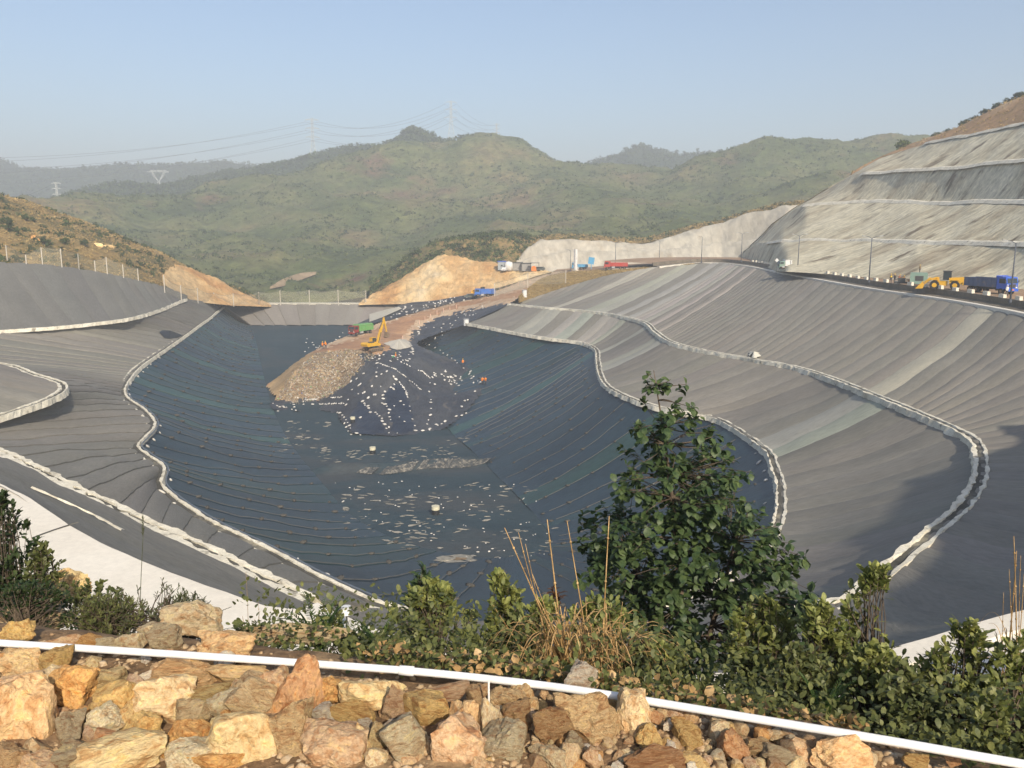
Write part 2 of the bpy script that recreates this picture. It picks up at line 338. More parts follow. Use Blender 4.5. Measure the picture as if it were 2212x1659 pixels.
STR['LM'] = loft([a for a, b in LM][::-1], [(b[0], b[1], Z1) for a, b in LM][::-1], 'geotextile_strip', M_TEXTILE, 4.8, root_cover, tcol((.225, .21, .18), .05), sag=-.2, nv=20, lip=.13, bulge=.16)
STR['SP'] = loft(SP_T, SP_B, 'geotextile_strip', M_TEXTILE, 5, root_cover, tcol(GREY), sag=0, nv=12)
STR['LD'] = loft(LD_T, LD_B, 'geotextile_strip', M_TEXTILE, 5, root_cover, tcol((.2, .188, .162)), sag=.4, along=True, lip=.25)
STR['DAM'] = loft(DAM_T, DAM_B, 'geotextile_strip', M_TEXTILE, 6, root_cover, tcol((.24, .215, .185), .1), sag=0, nv=6, lip=.25)
def lcol(k, top):
    g = 1 + R.uniform(-.13, .13); t = R.random()
    c = (.023, .046, .066) if t < .7 else ((.026, .056, .066) if t < .92 else (.032, .076, .074))
    return tuple(x * g for x in c)
root_liner = tag(empty('pit_liner', (0, 0, 0)), kind='structure')
STR['PIT'] = loft([(a[0], a[1], Z1) for a, b in DR], [b for a, b in DR], 'liner_sheet', M_LINER, 5.0, root_liner, lcol, sag=1.3, nv=26, lip=.1, wob=.3, bulge=.1)
# pit floor: interpolated sheet
def tps(P, Q, lam=1e-3):
    P = np.asarray(P, float); Q = np.asarray(Q, float)
    D = np.linalg.norm(P[:, None, :2] - P[None, :, :2], axis=2); n = len(P)
    A = np.zeros((n + 3, n + 3)); A[:n, :n] = D - lam * np.eye(n); A[:n, n] = 1; A[:n, n + 1:] = P[:, :2]; A[n, :n] = 1; A[n + 1:, :n] = P[:, :2].T
    c = np.linalg.solve(A, np.r_[P[:, 2], 0, 0, 0])
    out = np.empty(len(Q))
    for i in range(0, len(Q), 20000):
        q = Q[i:i + 20000]; d = np.linalg.norm(q[:, None, :2] - P[None, :, :2], axis=2); out[i:i + 20000] = d @ c[:n] + c[n] + q[:, :2] @ c[n + 1:]
    return out
def inpoly(x, y, poly):
    x = np.asarray(x); y = np.asarray(y); c = np.zeros(x.shape, bool); n = len(poly)
    for i in range(n):
        x1, y1 = poly[i]; x2, y2 = poly[(i + 1) % n]
        if y1 == y2: continue
        c ^= ((y1 > y) != (y2 > y)) & (x < (x2 - x1) * (y - y1) / (y2 - y1) + x1)
    return c
ring = np.array([tuple(W(b)) for a, b in DR] + [tuple(W(p)) for p in DAM_B[1:]])
ringc = np.array([tuple(q) for q in curve_world(list(map(tuple, ring)) + [tuple(ring[0])], 3)])
ctr = ringc.mean(0)
big = ctr + (ringc - ctr) * 1.03
def hfield(name, x0, x1, y0, y1, st, zf, keep, mat, parent=None, smooth=True, mif=None):
    xs = np.arange(x0, x1, st); ys = np.arange(y0, y1, st); X, Y = np.meshgrid(xs, ys); Z = zf(np.stack([X.ravel(), Y.ravel()], 1)).reshape(X.shape)
    P = np.stack([X.ravel(), Y.ravel(), Z.ravel()], 1); nx = len(xs)
    I = np.arange((len(ys) - 1) * nx).reshape(len(ys) - 1, nx)[:, :-1].ravel(); F = np.stack([I, I + 1, I + nx + 1, I + nx], 1)
    C = P[F].mean(1); k = keep(C); F = F[k]; C = C[k]
    us, inv = np.unique(F, return_inverse=True); F = inv.reshape(F.shape)
    me = fastmesh(name, P[us], F, smooth); o = link(name, me, mat, parent)
    if mif is not None: me.polygons.foreach_set('material_index', mif(C).astype(np.int32))
    return o
B1 = [PZ(690, 1012, -42.6), PZ(850, 1010, -42.4), PZ(1040, 995, -42.6)]
def floorz(Q):
    z = tps(ring, Q)
    z = z + .18 * np.sin(Q[:, 0] * .35 + Q[:, 1] * .2) * np.sin(Q[:, 1] * .27)
    a, b = B1[0], B1[2]    # low bund across the floor
    dx, dy = b.x - a.x, b.y - a.y; L = math.hypot(dx, dy); t = ((Q[:, 0] - a.x) * dx + (Q[:, 1] - a.y) * dy) / L / L
    s = ((Q[:, 0] - a.x) * -dy + (Q[:, 1] - a.y) * dx) / L + 1.5 * np.sin(np.clip(t, 0, 1) * math.pi)
    z += 1.5 * np.exp(-(s / 1.5) ** 2) * np.clip(1.15 - np.abs(2 * t - 1), 0, .3) / .3
    return z
floor = hfield('pit_floor', ringc[:, 0].min() - 3, ringc[:, 0].max() + 3, ringc[:, 1].min() - 3, ringc[:, 1].max() + 3, .8, floorz,
               lambda C: inpoly(C[:, 0], C[:, 1], [(p[0], p[1]) for p in big]), M_FLOOR)
tag(floor, kind='structure'); TERR.append(floor)

# ---------------------------------------------------------------- hills: polar sheets through control curves
def polar(name, mat, x0, x1, rows, step=14, nsub=10, amp=(6, 60), kind='structure', seed=0, uvw=True, back=None, amp2=None, smooth=True, edge0=True):
    """rows: list of curves [(px,py,d),...] bottom to top"""
    xs = np.arange(x0, x1 + step, step); C = []
    for r in rows:
        r = np.array(r, float); yy = np.interp(xs, r[:, 0], r[:, 1]); dd = np.interp(xs, r[:, 0], r[:, 2])
        C.append(np.array([tuple(PY(x, y, d)) for x, y, d in zip(xs, yy, dd)]))
    if back: C.append(C[-1] + np.array([0, back[0], -back[1]]))
    C = np.array(C); nr = (len(C) - 1) * nsub + 1; T = np.linspace(0, len(C) - 1, nr); V = []; UV = []
    for i in range(len(xs)):
        col = spl(C[:, i], T); acc = 0
        for j in range(nr):
            p = col[j]; e = 1.0
            if edge0: e = min(1, T[j] * 3)
            n1 = nz(p, amp[1], 4, seed); q = p.copy()
            q[2] += n1 * amp[0] * e
            if amp2: q[2] += nz(p, amp2[1], 3, seed + 9) * amp2[0] * e
            if j: acc += float(np.linalg.norm(col[j] - col[j - 1]))
            V.append(q); UV.append((p[0] * .6 + p[1] * .6, acc))
    F = [(i * nr + j, (i + 1) * nr + j, (i + 1) * nr + j + 1, i * nr + j + 1) for i in range(len(xs) - 1) for j in range(nr - 1)]
    o = obj(name, V, F, mat, None, smooth, UV); tag(o, kind=kind); TERR.append(o); return o
# far blue ridges, forest ridge, main mountain
RIDGE_FAR = [(x, y, d * .72) for x, y, d in [(-200, 380, 2300), (-60, 350, 2200), (0, 349, 2200), (45, 374, 2200), (120, 371, 2200), (250, 364, 2200), (330, 366, 2200), (430, 361, 2200), (530, 355, 2200), (640, 372, 2200), (800, 380, 2200)]]
hill_far = polar('far_ridge', M_FOREST, -260, 820, [[(-200, 470, 1250), (820, 470, 1250)], RIDGE_FAR], step=8, nsub=14, amp=(14, 160), seed=4, back=(300, 160))
RIDGE_R = [(1240, 372, 1350), (1290, 352, 1350), (1330, 340, 1350), (1355, 326, 1350), (1385, 320, 1350), (1420, 326, 1350), (1460, 336, 1350), (1520, 333, 1350), (1600, 328, 1350), (1700, 326, 1350), (1800, 340, 1350)]
hill_r = polar('wooded_far_hill', M_FOREST, 1240, 1800, [[(1240, 440, 1050), (1800, 440, 1050)], RIDGE_R], step=7, nsub=12, amp=(7, 100), seed=8, back=(200, 120))
RIDGE_W = [(90, 470, 1000), (150, 440, 1000), (220, 418, 1020), (300, 404, 1050), (380, 408, 1080), (450, 398, 1100), (520, 380, 1120), (580, 366, 1120), (640, 354, 1120), (700, 347, 1100), (760, 335, 1080),
           (820, 318, 1060), (850, 305, 1050), (880, 291, 1040), (905, 287, 1040), (925, 296, 1040), (955, 312, 1030), (980, 312, 1010), (1010, 303, 1000), (1045, 310, 1000), (1100, 330, 1000)]
hill_w = polar('forested_ridge', M_FOREST, 90, 1100, [[(90, 510, 760), (400, 470, 780), (1100, 470, 800)], RIDGE_W], step=7, nsub=16, amp=(9, 90), seed=2, back=(200, 150))
RIDGE_M = [(-150, 520, 620), (100, 480, 660), (170, 461, 700), (250, 446, 720), (330, 442, 740), (420, 436, 760), (480, 420, 800), (560, 405, 820), (640, 392, 850), (720, 370, 880), (800, 338, 910), (840, 318, 920),
           (870, 303, 930), (900, 305, 930), (930, 318, 930), (985, 322, 930), (1030, 310, 930), (1070, 306, 940), (1110, 310, 940), (1140, 318, 940), (1175, 333, 940), (1230, 347, 940), (1300, 357, 930), (1370, 372, 910),
           (1420, 382, 880), (1460, 379, 850), (1510, 362, 830), (1570, 343, 820), (1640, 326, 810), (1700, 317, 800), (1780, 313, 800), (1860, 313, 800), (1935, 318, 800), (2050, 330, 800), (2200, 345, 800)]
MIDM1 = [(-150, 640, 420), (200, 560, 440), (300, 560, 450), (450, 560, 470), (600, 550, 480), (800, 525, 520), (1000, 500, 560), (1200, 480, 580), (1450, 470, 560), (1600, 440, 560), (1800, 430, 560), (2200, 430, 560)]
MIDM2 = [(-150, 580, 520), (200, 500, 540), (450, 490, 600), (600, 470, 640), (800, 420, 720), (1000, 405, 740), (1200, 410, 740), (1420, 430, 700), (1600, 385, 680), (1800, 370, 680), (2200, 380, 680)]
BASEM = [(-150, 720, 360), (300, 690, 370), (560, 675, 380), (800, 640, 400), (950, 600, 400), (1150, 570, 420), (1400, 560, 430), (1600, 530, 440), (2200, 530, 440)]
hill_m = polar('main_mountain', M_HILL, -150, 2200, [BASEM, MIDM1, MIDM2, RIDGE_M], step=9, nsub=18, amp=(15, 110), amp2=(3.0, 22), seed=1, back=(220, 130))
# left dry hill, ochre cuts
LH_T = [(-300, 340, 300), (-150, 380, 300), (0, 428, 300), (60, 442, 305), (150, 472, 310), (230, 503, 315), (310, 535, 320), (380, 566, 325), (440, 600, 330), (500, 630, 335), (575, 656, 338)]
LH_B = [(-300, 600, 205), (0, 584, 207), (100, 590, 212), (220, 606, 222), (300, 622, 232), (360, 640, 245), (410, 655, 262), (470, 664, 288), (580, 664, 315)]
hill_l = polar('dry_grass_hill', M_BROWNHILL, -300, 575, [LH_B, LH_T], step=6, nsub=26, amp=(1.8, 30), amp2=(.6, 6), seed=11, back=(60, 60))
OCL = [[(352, 614, 232), (420, 652, 260), (500, 660, 288), (585, 663, 306)], [(352, 596, 250), (372, 573, 292), (395, 571, 300), (420, 581, 300), (470, 604, 306), (520, 631, 312), (585, 657, 322)]]
polar('ochre_cut_left', M_OCHRE, 352, 585, OCL, step=3, nsub=20, amp=(.9, 7), amp2=(.5, 2), seed=5, back=(8, 6))
OC_B = [(775, 659, 306), (900, 656, 306), (960, 653, 306), (1000, 645, 308), (1060, 626, 312), (1130, 606, 318), (1160, 596, 322), (1190, 588, 326)]
OC_T = [(775, 656, 308), (800, 641, 320), (835, 622, 330), (870, 600, 338), (905, 577, 344), (940, 560, 348), (975, 556, 350), (1010, 559, 350), (1055, 566, 348), (1085, 580, 340), (1110, 583, 336), (1190, 584, 330)]
cut_c = polar('ochre_cut_centre', M_OCHRE, 775, 1190, [OC_B, OC_T], step=3, nsub=26, amp=(1.2, 8), amp2=(.7, 2.4), seed=6, back=(12, 4))
# grassy shoulder above / behind the centre cut
SHL = [[(760, 668, 352), (900, 585, 352), (945, 560, 352), (1060, 566, 351), (1100, 575, 345), (1180, 545, 400)], [(760, 640, 400), (900, 555, 390), (950, 528, 392), (1000, 515, 395), (1080, 508, 400), (1140, 512, 405), (1200, 515, 420)]]
polar('scrub_shoulder', M_BROWNHILL, 800, 1190, SHL, step=6, nsub=16, amp=(1.8, 25), amp2=(.6, 5), seed=7, back=(40, 30))
# small pale slip on the valley side
# yard and grassy bank between ramp and right slope
YD = [('w', 2, 257, -21.2), (1200, 627, -18.6), (1270, 606, -16), (1330, 591, -14), (1380, 583, -13), (1420, 577, -12.3), (1500, 569.5, -11.6)]
YU = [(1120, 640, -19), (1168, 603, -16.6), (1215, 590, -15), (1290, 583, -13.6), (1345, 581, -13), (1390, 577, -12.4), (1500, 568.3, -11.4)]
g = loft(YU, YD, 'grass_bank', M_GRASSTRI, 400, None, lambda k, t: (1, 1, 1), nu=60, nv=14, sag=.3, lip=0, bulge=0, wob=.5, wobs=6)[0]; tag(g, kind='structure')
YA = [('w', 18, 345, -15.0), ('w', 32, 350, -14.2), ('w', 52, 350, -12.8), ('w', 75, 345, -12), ('w', 92, 330, -11.4)]
YB = [(1168, 603, -16.6), (1215, 590, -15), (1290, 583, -13.6), (1390, 577, -12.4), (1500, 568.3, -11.4)]
g = loft(YA, YB, 'site_yard', M_ROADBROWN, 400, None, lambda k, t: (1, 1, 1), nu=50, nv=14, sag=0, lip=0, bulge=0, wob=.15)[0]; tag(g, kind='structure')
# pale cut slope behind the yard (two lifts)
PC0 = [(1060, 592, 338), (1100, 590, 345), (1200, 588, 352), (1330, 583, 358), (1450, 578, 358), (1560, 572, 350), (1640, 575, 335), (1700, 580, 318), (1760, 580, 316)]
PC1 = [(1060, 590, 340), (1110, 580, 348), (1155, 552, 366), (1200, 546, 370), (1300, 545, 374), (1430, 540, 374), (1560, 528, 366), (1640, 515, 350), (1700, 505, 335), (1760, 505, 333)]
PC1b = [(x, y - 1.5, d + 4) for x, y, d in PC1]
PC2 = [(1060, 588, 342), (1110, 572, 356), (1140, 536, 376), (1165, 519, 388), (1210, 517, 390), (1260, 518, 390), (1330, 525, 390), (1390, 524, 390), (1440, 514, 388), (1500, 497, 384), (1560, 483, 378), (1620, 466, 370), (1700, 448, 355), (1730, 447, 352), (1760, 470, 352)]
polar('pale_cut_slope', M_SHOTPALE, 1072, 1750, [PC0, PC1, PC1b, PC2], step=5, nsub=10, amp=(1.2, 22), amp2=(.5, 5), seed=12, back=(10, 1))
hill_b2 = polar('scrub_edge', M_BROWNHILL, 1160, 1728, [[(x, y + 2, d + 3) for x, y, d in PC2[2:]], [(x, y - 7, d + 25) for x, y, d in PC2[2:]]], step=6, nsub=5, amp=(.6, 10), seed=13, back=(20, 14))
# big benched shotcrete hill on the right (benches as real steps)
def zrow(pts): return [(px, py, PZ(px, py, z).y) for px, py, z in pts]
H0 = [(1590, 578, 352), (1640, 584, 285)] + zrow([(1700, 587, -10.1), (1740, 589, -10.1), (1860, 598, -10.1), (1980, 608, -10.1), (2100, 617, -10.1), (2260, 629, -10.1), (2420, 645, -10.1)])
H1 = [(1590, 560, 353), (1640, 524, 315), (1690, 520, 272), (1740, 519, 258), (1860, 519, 234), (1980, 521, 206), (2100, 523, 186), (2260, 527, 160), (2420, 532, 138)]
H2 = [(1590, 557, 354), (1640, 520, 330), (1670, 490, 326), (1700, 463, 324), (1740, 442, 305), (1860, 435, 280), (1980, 433, 250), (2100, 435, 220), (2260, 436, 188), (2420, 436, 160)]
H3 = [(1590, 555, 355), (1640, 516, 340), (1670, 486, 334), (1720, 448, 330), (1790, 410, 325), (1840, 383, 312), (1870, 374, 300), (1980, 364, 268), (2100, 354, 240), (2260, 342, 206), (2420, 330, 176)]
H4 = [(1590, 554, 356), (1640, 513, 345), (1670, 482, 338), (1720, 445, 335), (1790, 407, 330), (1850, 372, 330), (1900, 341, 330), (1950, 325, 320), (2010, 306, 300), (2090, 291, 276), (2150, 278, 262), (2260, 255, 238), (2420, 235, 205)]
H5 = [(1590, 553, 357), (1640, 511, 348), (1670, 480, 340), (1720, 441, 338), (1790, 403, 333), (1850, 368, 334), (1900, 337, 334), (1950, 320, 330), (2010, 300, 312), (2060, 284, 300), (2110, 256, 292), (2160, 232, 285), (2220, 206, 276), (2300, 180, 268), (2420, 150, 240)]
def bench(r, w=6.0, rise=.25): return [(x, y - rise, d + w) for x, y, d in r]
hill_s = polar('shotcrete_hill', M_SHOT, 1590, 2420, [H0, H1, bench(H1), H2, bench(H2), H3, bench(H3), H4], step=7, nsub=9, amp=(.6, 26), amp2=(.2, 5), seed=15, edge0=True)
for hh, (x0_, x1_) in ((H1, (1660, 2420)), (H2, (1738, 2420)), (H3, (1862, 2420)), (H4, (2000, 2420))):
    hr = np.array(hh, float); xx = np.arange(x0_, x1_, 8.0)
    C_ = [PY(x, np.interp(x, hr[:, 0], hr[:, 1]) - .5, np.interp(x, hr[:, 0], hr[:, 2]) - .6) for x in xx]
    C_ = curve_world([c + Vector((0, 0, nz(c, 26, 4, 15) * .6 + nz(c, 5, 3, 24) * .2)) for c in C_], 1.5)
    o = ribbon('bench_edge', C_, [(-1.1, -.7), (-.3, .15), (.5, .35), (2.0, .2), (3.0, -.6)], M_CONC, rag=.1, zr=.05); tag(o, kind='structure')
hill_t = polar('orange_hilltop', pmat('orange_soil', [(0, (.3, .2, .1)), (.5, (.46, .27, .13)), (1, (.55, .4, .24))], scale=.05, coord='World', rough=1, bump=.8, bscale=.6, bdist=.5), 1840, 2420,
               [H4, H5], step=7, nsub=10, amp=(.6, 26), amp2=(.4, 5), seed=15, back=(60, 30), edge0=False)
# near right hill (outside the frame) that throws the shadow on the lower right slope, and hill continuing
def blob(name, mat, pts, x0, x1, y0, y1, st, keep, amp=.6, s=6, extra=None):
    def zf(Q):
        z = tps(pts, Q); return z + np.array([nz((q[0], q[1], 0), s, 4, 2) for q in Q]) * amp
    o = hfield(name, x0, x1, y0, y1, st, zf, keep, mat); tag(o, kind='structure'); TERR.append(o); return o
nh = [(88, 150, -10.2), (87, 125, -10.2), (83, 100, -10.2), (76, 72, -10.2), (64, 50, -10.5), (52, 36, -11), (40, 26, -11.2), (28, 18, -11.2), (18, 13, -10.5), (98, 120, -3), (110, 100, 6), (95, 60, 10), (84, 38, 12), (76, 26, 13), (72, 12, 16), (66, 0, 18), (60, -20, 18), (48, -30, 12), (30, -30, 4), (42, 14, 10), (52, 25, 11.8), (61, 36, 12), (34, 8, 5), (28, 2, 6), (21, 0, 5.5), (24, -8, 6),
      (130, 120, 20), (140, 60, 34), (120, 0, 38), (90, -40, 34), (24, 2, -4.0), (42, 2, 12), (16, 0, -2.5)]
blob('near_right_hill', M_SHOT, nh, 14, 150, -45, 116, 2.0, lambda C: (C[:, 0] > 14 + np.clip(C[:, 1] - 12, 0, 500) * .0) & (C[:, 2] > -10.4), amp=1.2, s=12)
# base ground sheet
gs = obj('ground', [(-6000, -3000, -60), (6000, -3000, -60), (6000, 9000, -60), (-6000, 9000, -60)], [(0, 1, 2, 3)], M_BROWNHILL); tag(gs, kind='structure')

# ---------------------------------------------------------------- ribbons along curves
def ditch(label, pts, wi, tr, wo, step=.5, rag=.22, h=.36, name='drainage_ditch'):
    C = curve_world([W(p) for p in pts], step); w_ = (wi + tr + wo) / 2
    e = empty(name, C[len(C) // 2], 0); tag(e, label, 'ditch', 'concrete drainage ditches on the pit slopes'); off = Vector(C[len(C) // 2])
    a = -w_
    def P(nm, prof, m, **k):
        o = ribbon(nm, C, prof, m, e, **k); o.location = -off; return o
    P('inner_lip', [(a - .14, -.3), (a, h), (a + wi, h * .95), (a + wi + .02, .1)], M_CONC, rag=rag, seed=1, zr=.05)
    P('trough', [(a + wi + .01, .22), (a + wi + tr * .5, .19), (a + wi + tr, .22)], M_SHADEDIRT)
    P('outer_lip', [(a + wi + tr - .02, .1), (a + wi + tr, h * .9), (w_, h), (w_ + .14, -.3)], M_CONC, rag=rag * .7, seed=4, zr=.04)
    return e
ditch('long upper ditch curving across the right grey slope', RL_T[:23] + [('w', 12, 39.5, -19)], .32, .55, .26)
ditch('rim ditch around the right edge of the dark lined pit', [(x, y, Z1) for x, y, z in RL_B[:23]], .16, .6, .24)
ditch('rim ditch around the left edge of the dark lined pit', [(b[0], b[1], Z1) for a, b in LM] + [(880, 1330, Z1)], .24, .8, .28)
ditch('ditch crossing the upper left grey slope', [(-220, 728, -19)] + LU_B[1:], .18, .25, .18)
ditch('ditch bending round the grey spur at the left edge', SP_B + [(0, 905, -19), (-100, 938, -19)][1:], .3, .5, .22)
ditch('broad ragged white ditch running down the lower left slope', LD_T[:9], 1.0, .3, .3, rag=.4)
# dam crest strip
C = curve_world([W(p) for p in DAM_T], 2); o = ribbon('dam_crest', C, [(-.6, -.3), (-.5, .25), (1.4, .25), (5, .2), (12, -1.5)], M_CONC, rag=.1); tag(o, kind='structure'); TERR.append(o)
# kerb and perimeter roads along the crest
CR = curve_world([W(p) for p in CREST[4:]], 1.0)
o = ribbon('crest_kerb', CR, [(-.9, -.4), (-.8, .22), (.1, .25), (.25, -.3)], M_CONCROAD, rag=.06); tag(o, kind='structure')
o = ribbon('crest_kerb_wall', CR[:330], [(.2, -.6), (.25, .15), (.3, .3), (1.7, .45), (1.75, 1.45), (2.3, 1.45), (2.35, 1.2)],
           [M_CONC, pmat('stained_wall', [(0, (.13, .11, .08)), (1, (.24, .2, .15))], scale=.6, coord='World', rough=.95, bump=.4)], mis=[1, 1, 1, 1, 1, 0], rag=0); tag(o, kind='structure')
CR2 = CR[:] ; nr_ = len(CR)
o = ribbon('perimeter_road', CR[:330], [(2.34, 1.3), (6, 1.3), (12, 1.35), (17, 1.4), (24, 1.5)], M_ROADBROWN); tag(o, kind='structure'); TERR.append(o)
CN = curve_world([W(p) for p in CREST[15:]] + [PZ(570, 1325, -12), PZ(500, 1300, -12), PZ(400, 1265, -12), PZ(290, 1222, -12), PZ(170, 1165, -12), PZ(90, 1110, -12), PZ(0, 1058, -12), PZ(-200, 980, -12)], 1.0)
o = ribbon('concrete_perimeter_road', CN, [(-.3, -.3), (-.25, .12), (2.2, .14), (5.2, .12), (5.4, -.5)], M_CONCROAD, rag=.08); tag(o, kind='structure'); TERR.append(o)
# ---------------------------------------------------------------- landing things on the terrain
def make_bvh(objs):
    V = []; F = []
    for o in objs:
        me = o.data; b = len(V); n = len(me.vertices); co = np.empty(n * 3); me.vertices.foreach_get('co', co); co = co.reshape(-1, 3) + np.array(o.location)
        V += co.tolist(); F += [[b + i for i in p.vertices] for p in me.polygons]
    return BVHTree.FromPolygons(V, F)
BV = [make_bvh(TERR)]
def hit(px, py):
    """where the line of sight through a photo point meets the built ground"""
    d = ray(px, py).normalized(); best = None
    for b in BV:
        h = b.ray_cast(Vector((0, 0, 0)), d)
        if h[0] is not None and (best is None or h[3] < best[3]): best = h
    return (best[0], best[1]) if best else (PZ(px, max(py, 505), -40), Vector((0, 0, 1)))
def drop(x, y, z0=60):
    best = None
    for b in BV:
        h = b.ray_cast(Vector((x, y, z0)), Vector((0, 0, -1)))
        if h[0] is not None and (best is None or h[0].z > best[0].z): best = h
    return (best[0], best[1]) if best else (Vector((x, y, -20)), Vector((0, 0, 1)))
# ---------------------------------------------------------------- waste fill: mound, platform and haul ramp
OUT = [(598, 862), (575, 832), (600, 815), (634, 786), (665, 765), (700, 746), (760, 722), (800, 706), (836, 690), (880, 672), (940, 656), (1000, 641), (1032, 636), (1075, 627), (1100, 618), (1130, 606),
       (1168, 588), (1215, 586), (1175, 607), (1125, 640), (1101, 657), (1050, 680), (1003, 702), (950, 719), (905, 736), (900, 745), (940, 762), (985, 780), (1020, 800), (1050, 826),
       (1040, 850), (1010, 885), (985, 910), (955, 928), (900, 937), (850, 942), (765, 938), (745, 920), (728, 893), (700, 886), (640, 888), (590, 885), (580, 872)]
onliner = [(575, 832), (600, 812), (634, 790), (940, 762), (985, 780), (1020, 800), (1050, 826), (1040, 850), (1010, 885), (985, 910), (955, 928), (900, 937), (850, 942), (765, 938),
           (745, 920), (728, 893), (700, 888), (640, 890), (590, 887), (575, 870)]
CP_ = []
for p in onliner:
    h = hit(*p)[0]; CP_.append((h.x, h.y, h.z + .15))
for p in [(1050, 681, -23.7), (1004, 703, -26.3), (950, 719, -30.9), (905, 736, -34.7), (900, 712, -31.4), (925, 701, -30.6), (960, 690, -29), (1000, 680, -27), (1050, 667, -24.2), (1090, 655, -21.9), (640, 793, -33.3), (665, 768, -32.6), (700, 748, -31.6), (760, 724, -30.9), (830, 694, -30.2), (770, 745, -30.6), (700, 762, -31.2), (740, 752, -30.8), (805, 757, -30.5), (850, 735, -30.4), (862, 742, -30.9),
          (872, 720, -30.2), (800, 715, -30.4), (870, 690, -29.6), (880, 672, -28.6), (905, 682, -28.6), (940, 657, -26.6), (950, 668, -26.8), (1000, 642, -24.3), (1000, 654, -24.6), (1035, 637, -22.9), (1060, 648, -22.7),
          (1075, 628, -21.2), (1100, 640, -20.8), (1130, 607, -18.3), (1150, 612, -18.2), (1168, 590, -16), (1195, 592, -15.8), (1215, 586, -15),
          (600, 860, -40.4), (640, 862, -40.3), (690, 860, -40.2), (585, 845, -40.0), (605, 818, -37.6), (650, 822, -37.0), (700, 820, -37.0), (640, 800, -34.6), (690, 782, -32.8), (740, 775, -31.9), (735, 822, -37.2), (765, 800, -34),
          (790, 785, -32.1), (820, 774, -31.2), (880, 763, -31.6), (900, 780, -33), (960, 810, -37), (850, 800, -32.6), (815, 800, -33), (845, 815, -34), (900, 820, -36.6), (870, 850, -37.6), (940, 850, -39.4), (1000, 850, -40.5), (1020, 835, -40), (800, 850, -37.2),
          (760, 870, -39.4), (740, 890, -41.4), (790, 900, -40.6), (860, 900, -40.4), (920, 895, -41), (700, 875, -41.2), (640, 876, -41.4)]:
    q = W(p); CP_.append(tuple(q))
CP_ = np.array(CP_)
OUTw = None
def fillz(Q):
    z = tps(CP_, Q, .3)
    for i, q in enumerate(Q):
        z[i] += nz((q[0], q[1], 0), 7, 4, 3) * .5 + nz((q[0], q[1], 0), 2.2, 2, 3) * .16
    return z
def pxy(C):
    y = C[:, 1] * CP - C[:, 2] * SP; z = C[:, 1] * SP + C[:, 2] * CP
    return 1106 + FOC * C[:, 0] / y, 829.5 - FOC * z / y
WASTE = [(598, 862), (640, 800), (650, 785), (690, 762), (745, 755), (790, 760), (815, 768), (790, 784), (770, 810), (740, 838), (712, 858), (690, 866), (640, 872)]
SAND = [(575, 832), (600, 815), (632, 783), (665, 765), (690, 762), (655, 780), (645, 800), (640, 818), (640, 850), (700, 858), (720, 853), (700, 868), (640, 873), (580, 878)]
COVER = [(770, 762), (816, 767), (835, 758), (880, 745), (900, 735), (940, 755), (1100, 800), (1100, 960), (740, 960), (560, 960), (560, 868), (600, 866), (692, 863), (715, 852), (740, 836), (768, 806), (790, 782)]
COVN = [(870, 752), (892, 722), (908, 704), (950, 684), (1010, 670), (1062, 661), (1110, 652), (1110, 700), (1000, 760), (900, 760)]
SIDE = [(600, 800), (640, 783), (700, 742), (765, 718), (836, 690), (600, 690)]
LIP = [(640, 790), (700, 752), (760, 730), (830, 700), (880, 682), (940, 664), (1000, 649), (1060, 641), (1100, 632)]
def fillmat(C):
    x, y = pxy(C); mi = np.zeros(len(C), int)
    jx = x + 4 * np.sin(C[:, 0] * 1.3) + 2 * np.sin(C[:, 1] * 2.1); jy = y + 2.5 * np.sin(C[:, 0] * .9 + C[:, 1]) + 1.5 * np.sin(C[:, 0] * 3.1)
    rl = np.interp(jx, [660, 760, 830, 900, 1000, 1100, 1200], [764, 733, 700, 676, 652, 634, 600]); mi[(jy < rl) & (jx > 655)] = 1      # pale verge, left edge
    rr = np.interp(jx, [860, 880, 900, 950, 1000, 1060, 1130], [745, 716, 695, 676, 662, 652, 640]); mi[(jy > rr + 0) & (jx > 862) & (jx < 1130)] = 1
    mi[inpoly(jx, jy, SAND)] = 4; mi[inpoly(jx, jy, WASTE)] = 2
    mi[inpoly(jx, jy, COVER) | inpoly(jx, jy, COVN)] = 3
    mi[inpoly(x, y, PANA) | inpoly(x, y, PANB)] = 5
    return mi
PANA = [(833, 848), (862, 826), (870, 832), (880, 858), (889, 888), (895, 933), (850, 937), (844, 905), (833, 878)]
PANB = [(778, 866), (793, 883), (818, 900), (835, 937), (765, 937), (753, 903)]
M_PANEL = pmat('newer_blue_liner', [(0, (.014, .02, .036)), (1, (.028, .038, .06))], scale=.3, coord='World', rough=.4, bump=.6, bscale=.9, bdist=.25)
M_VERGE = pmat('sandy_verge', [(0, (.46, .31, .19)), (1, (.6, .45, .3))], scale=.2, coord='World', rough=1, bump=.5, bscale=1.5)
M_WASTE = pmat('compacted_waste', [(0, (.2, .13, .08)), (.3, (.4, .27, .16)), (.5, (.26, .2, .13)), (.65, (.52, .4, .27)), (1, (.36, .23, .14))], scale=.9, coord='World', rough=1, bump=1, bscale=2, bdist=.5, fine=.35, detail=8)
M_COVER = pmat('cover_liner', [(0, (.03, .034, .045)), (.5, (.05, .055, .066)), (1, (.09, .09, .09))], scale=.08, coord='World', stretch=(1, .6, .6), rough=.55, bump=.7, bscale=.7, bdist=.35, fine=.2, spec=.35, distort=1.0,
               noise2=(.25, (.13, .115, .1), .6, .75))
M_SANDFACE = pmat('brown_soil_face', [(0, (.3, .2, .1)), (1, (.44, .31, .17))], scale=.25, coord='World', rough=1, bump=.5, bscale=1.5)
def keepf(C):
    x, y = pxy(C); return inpoly(x, y, OUT)
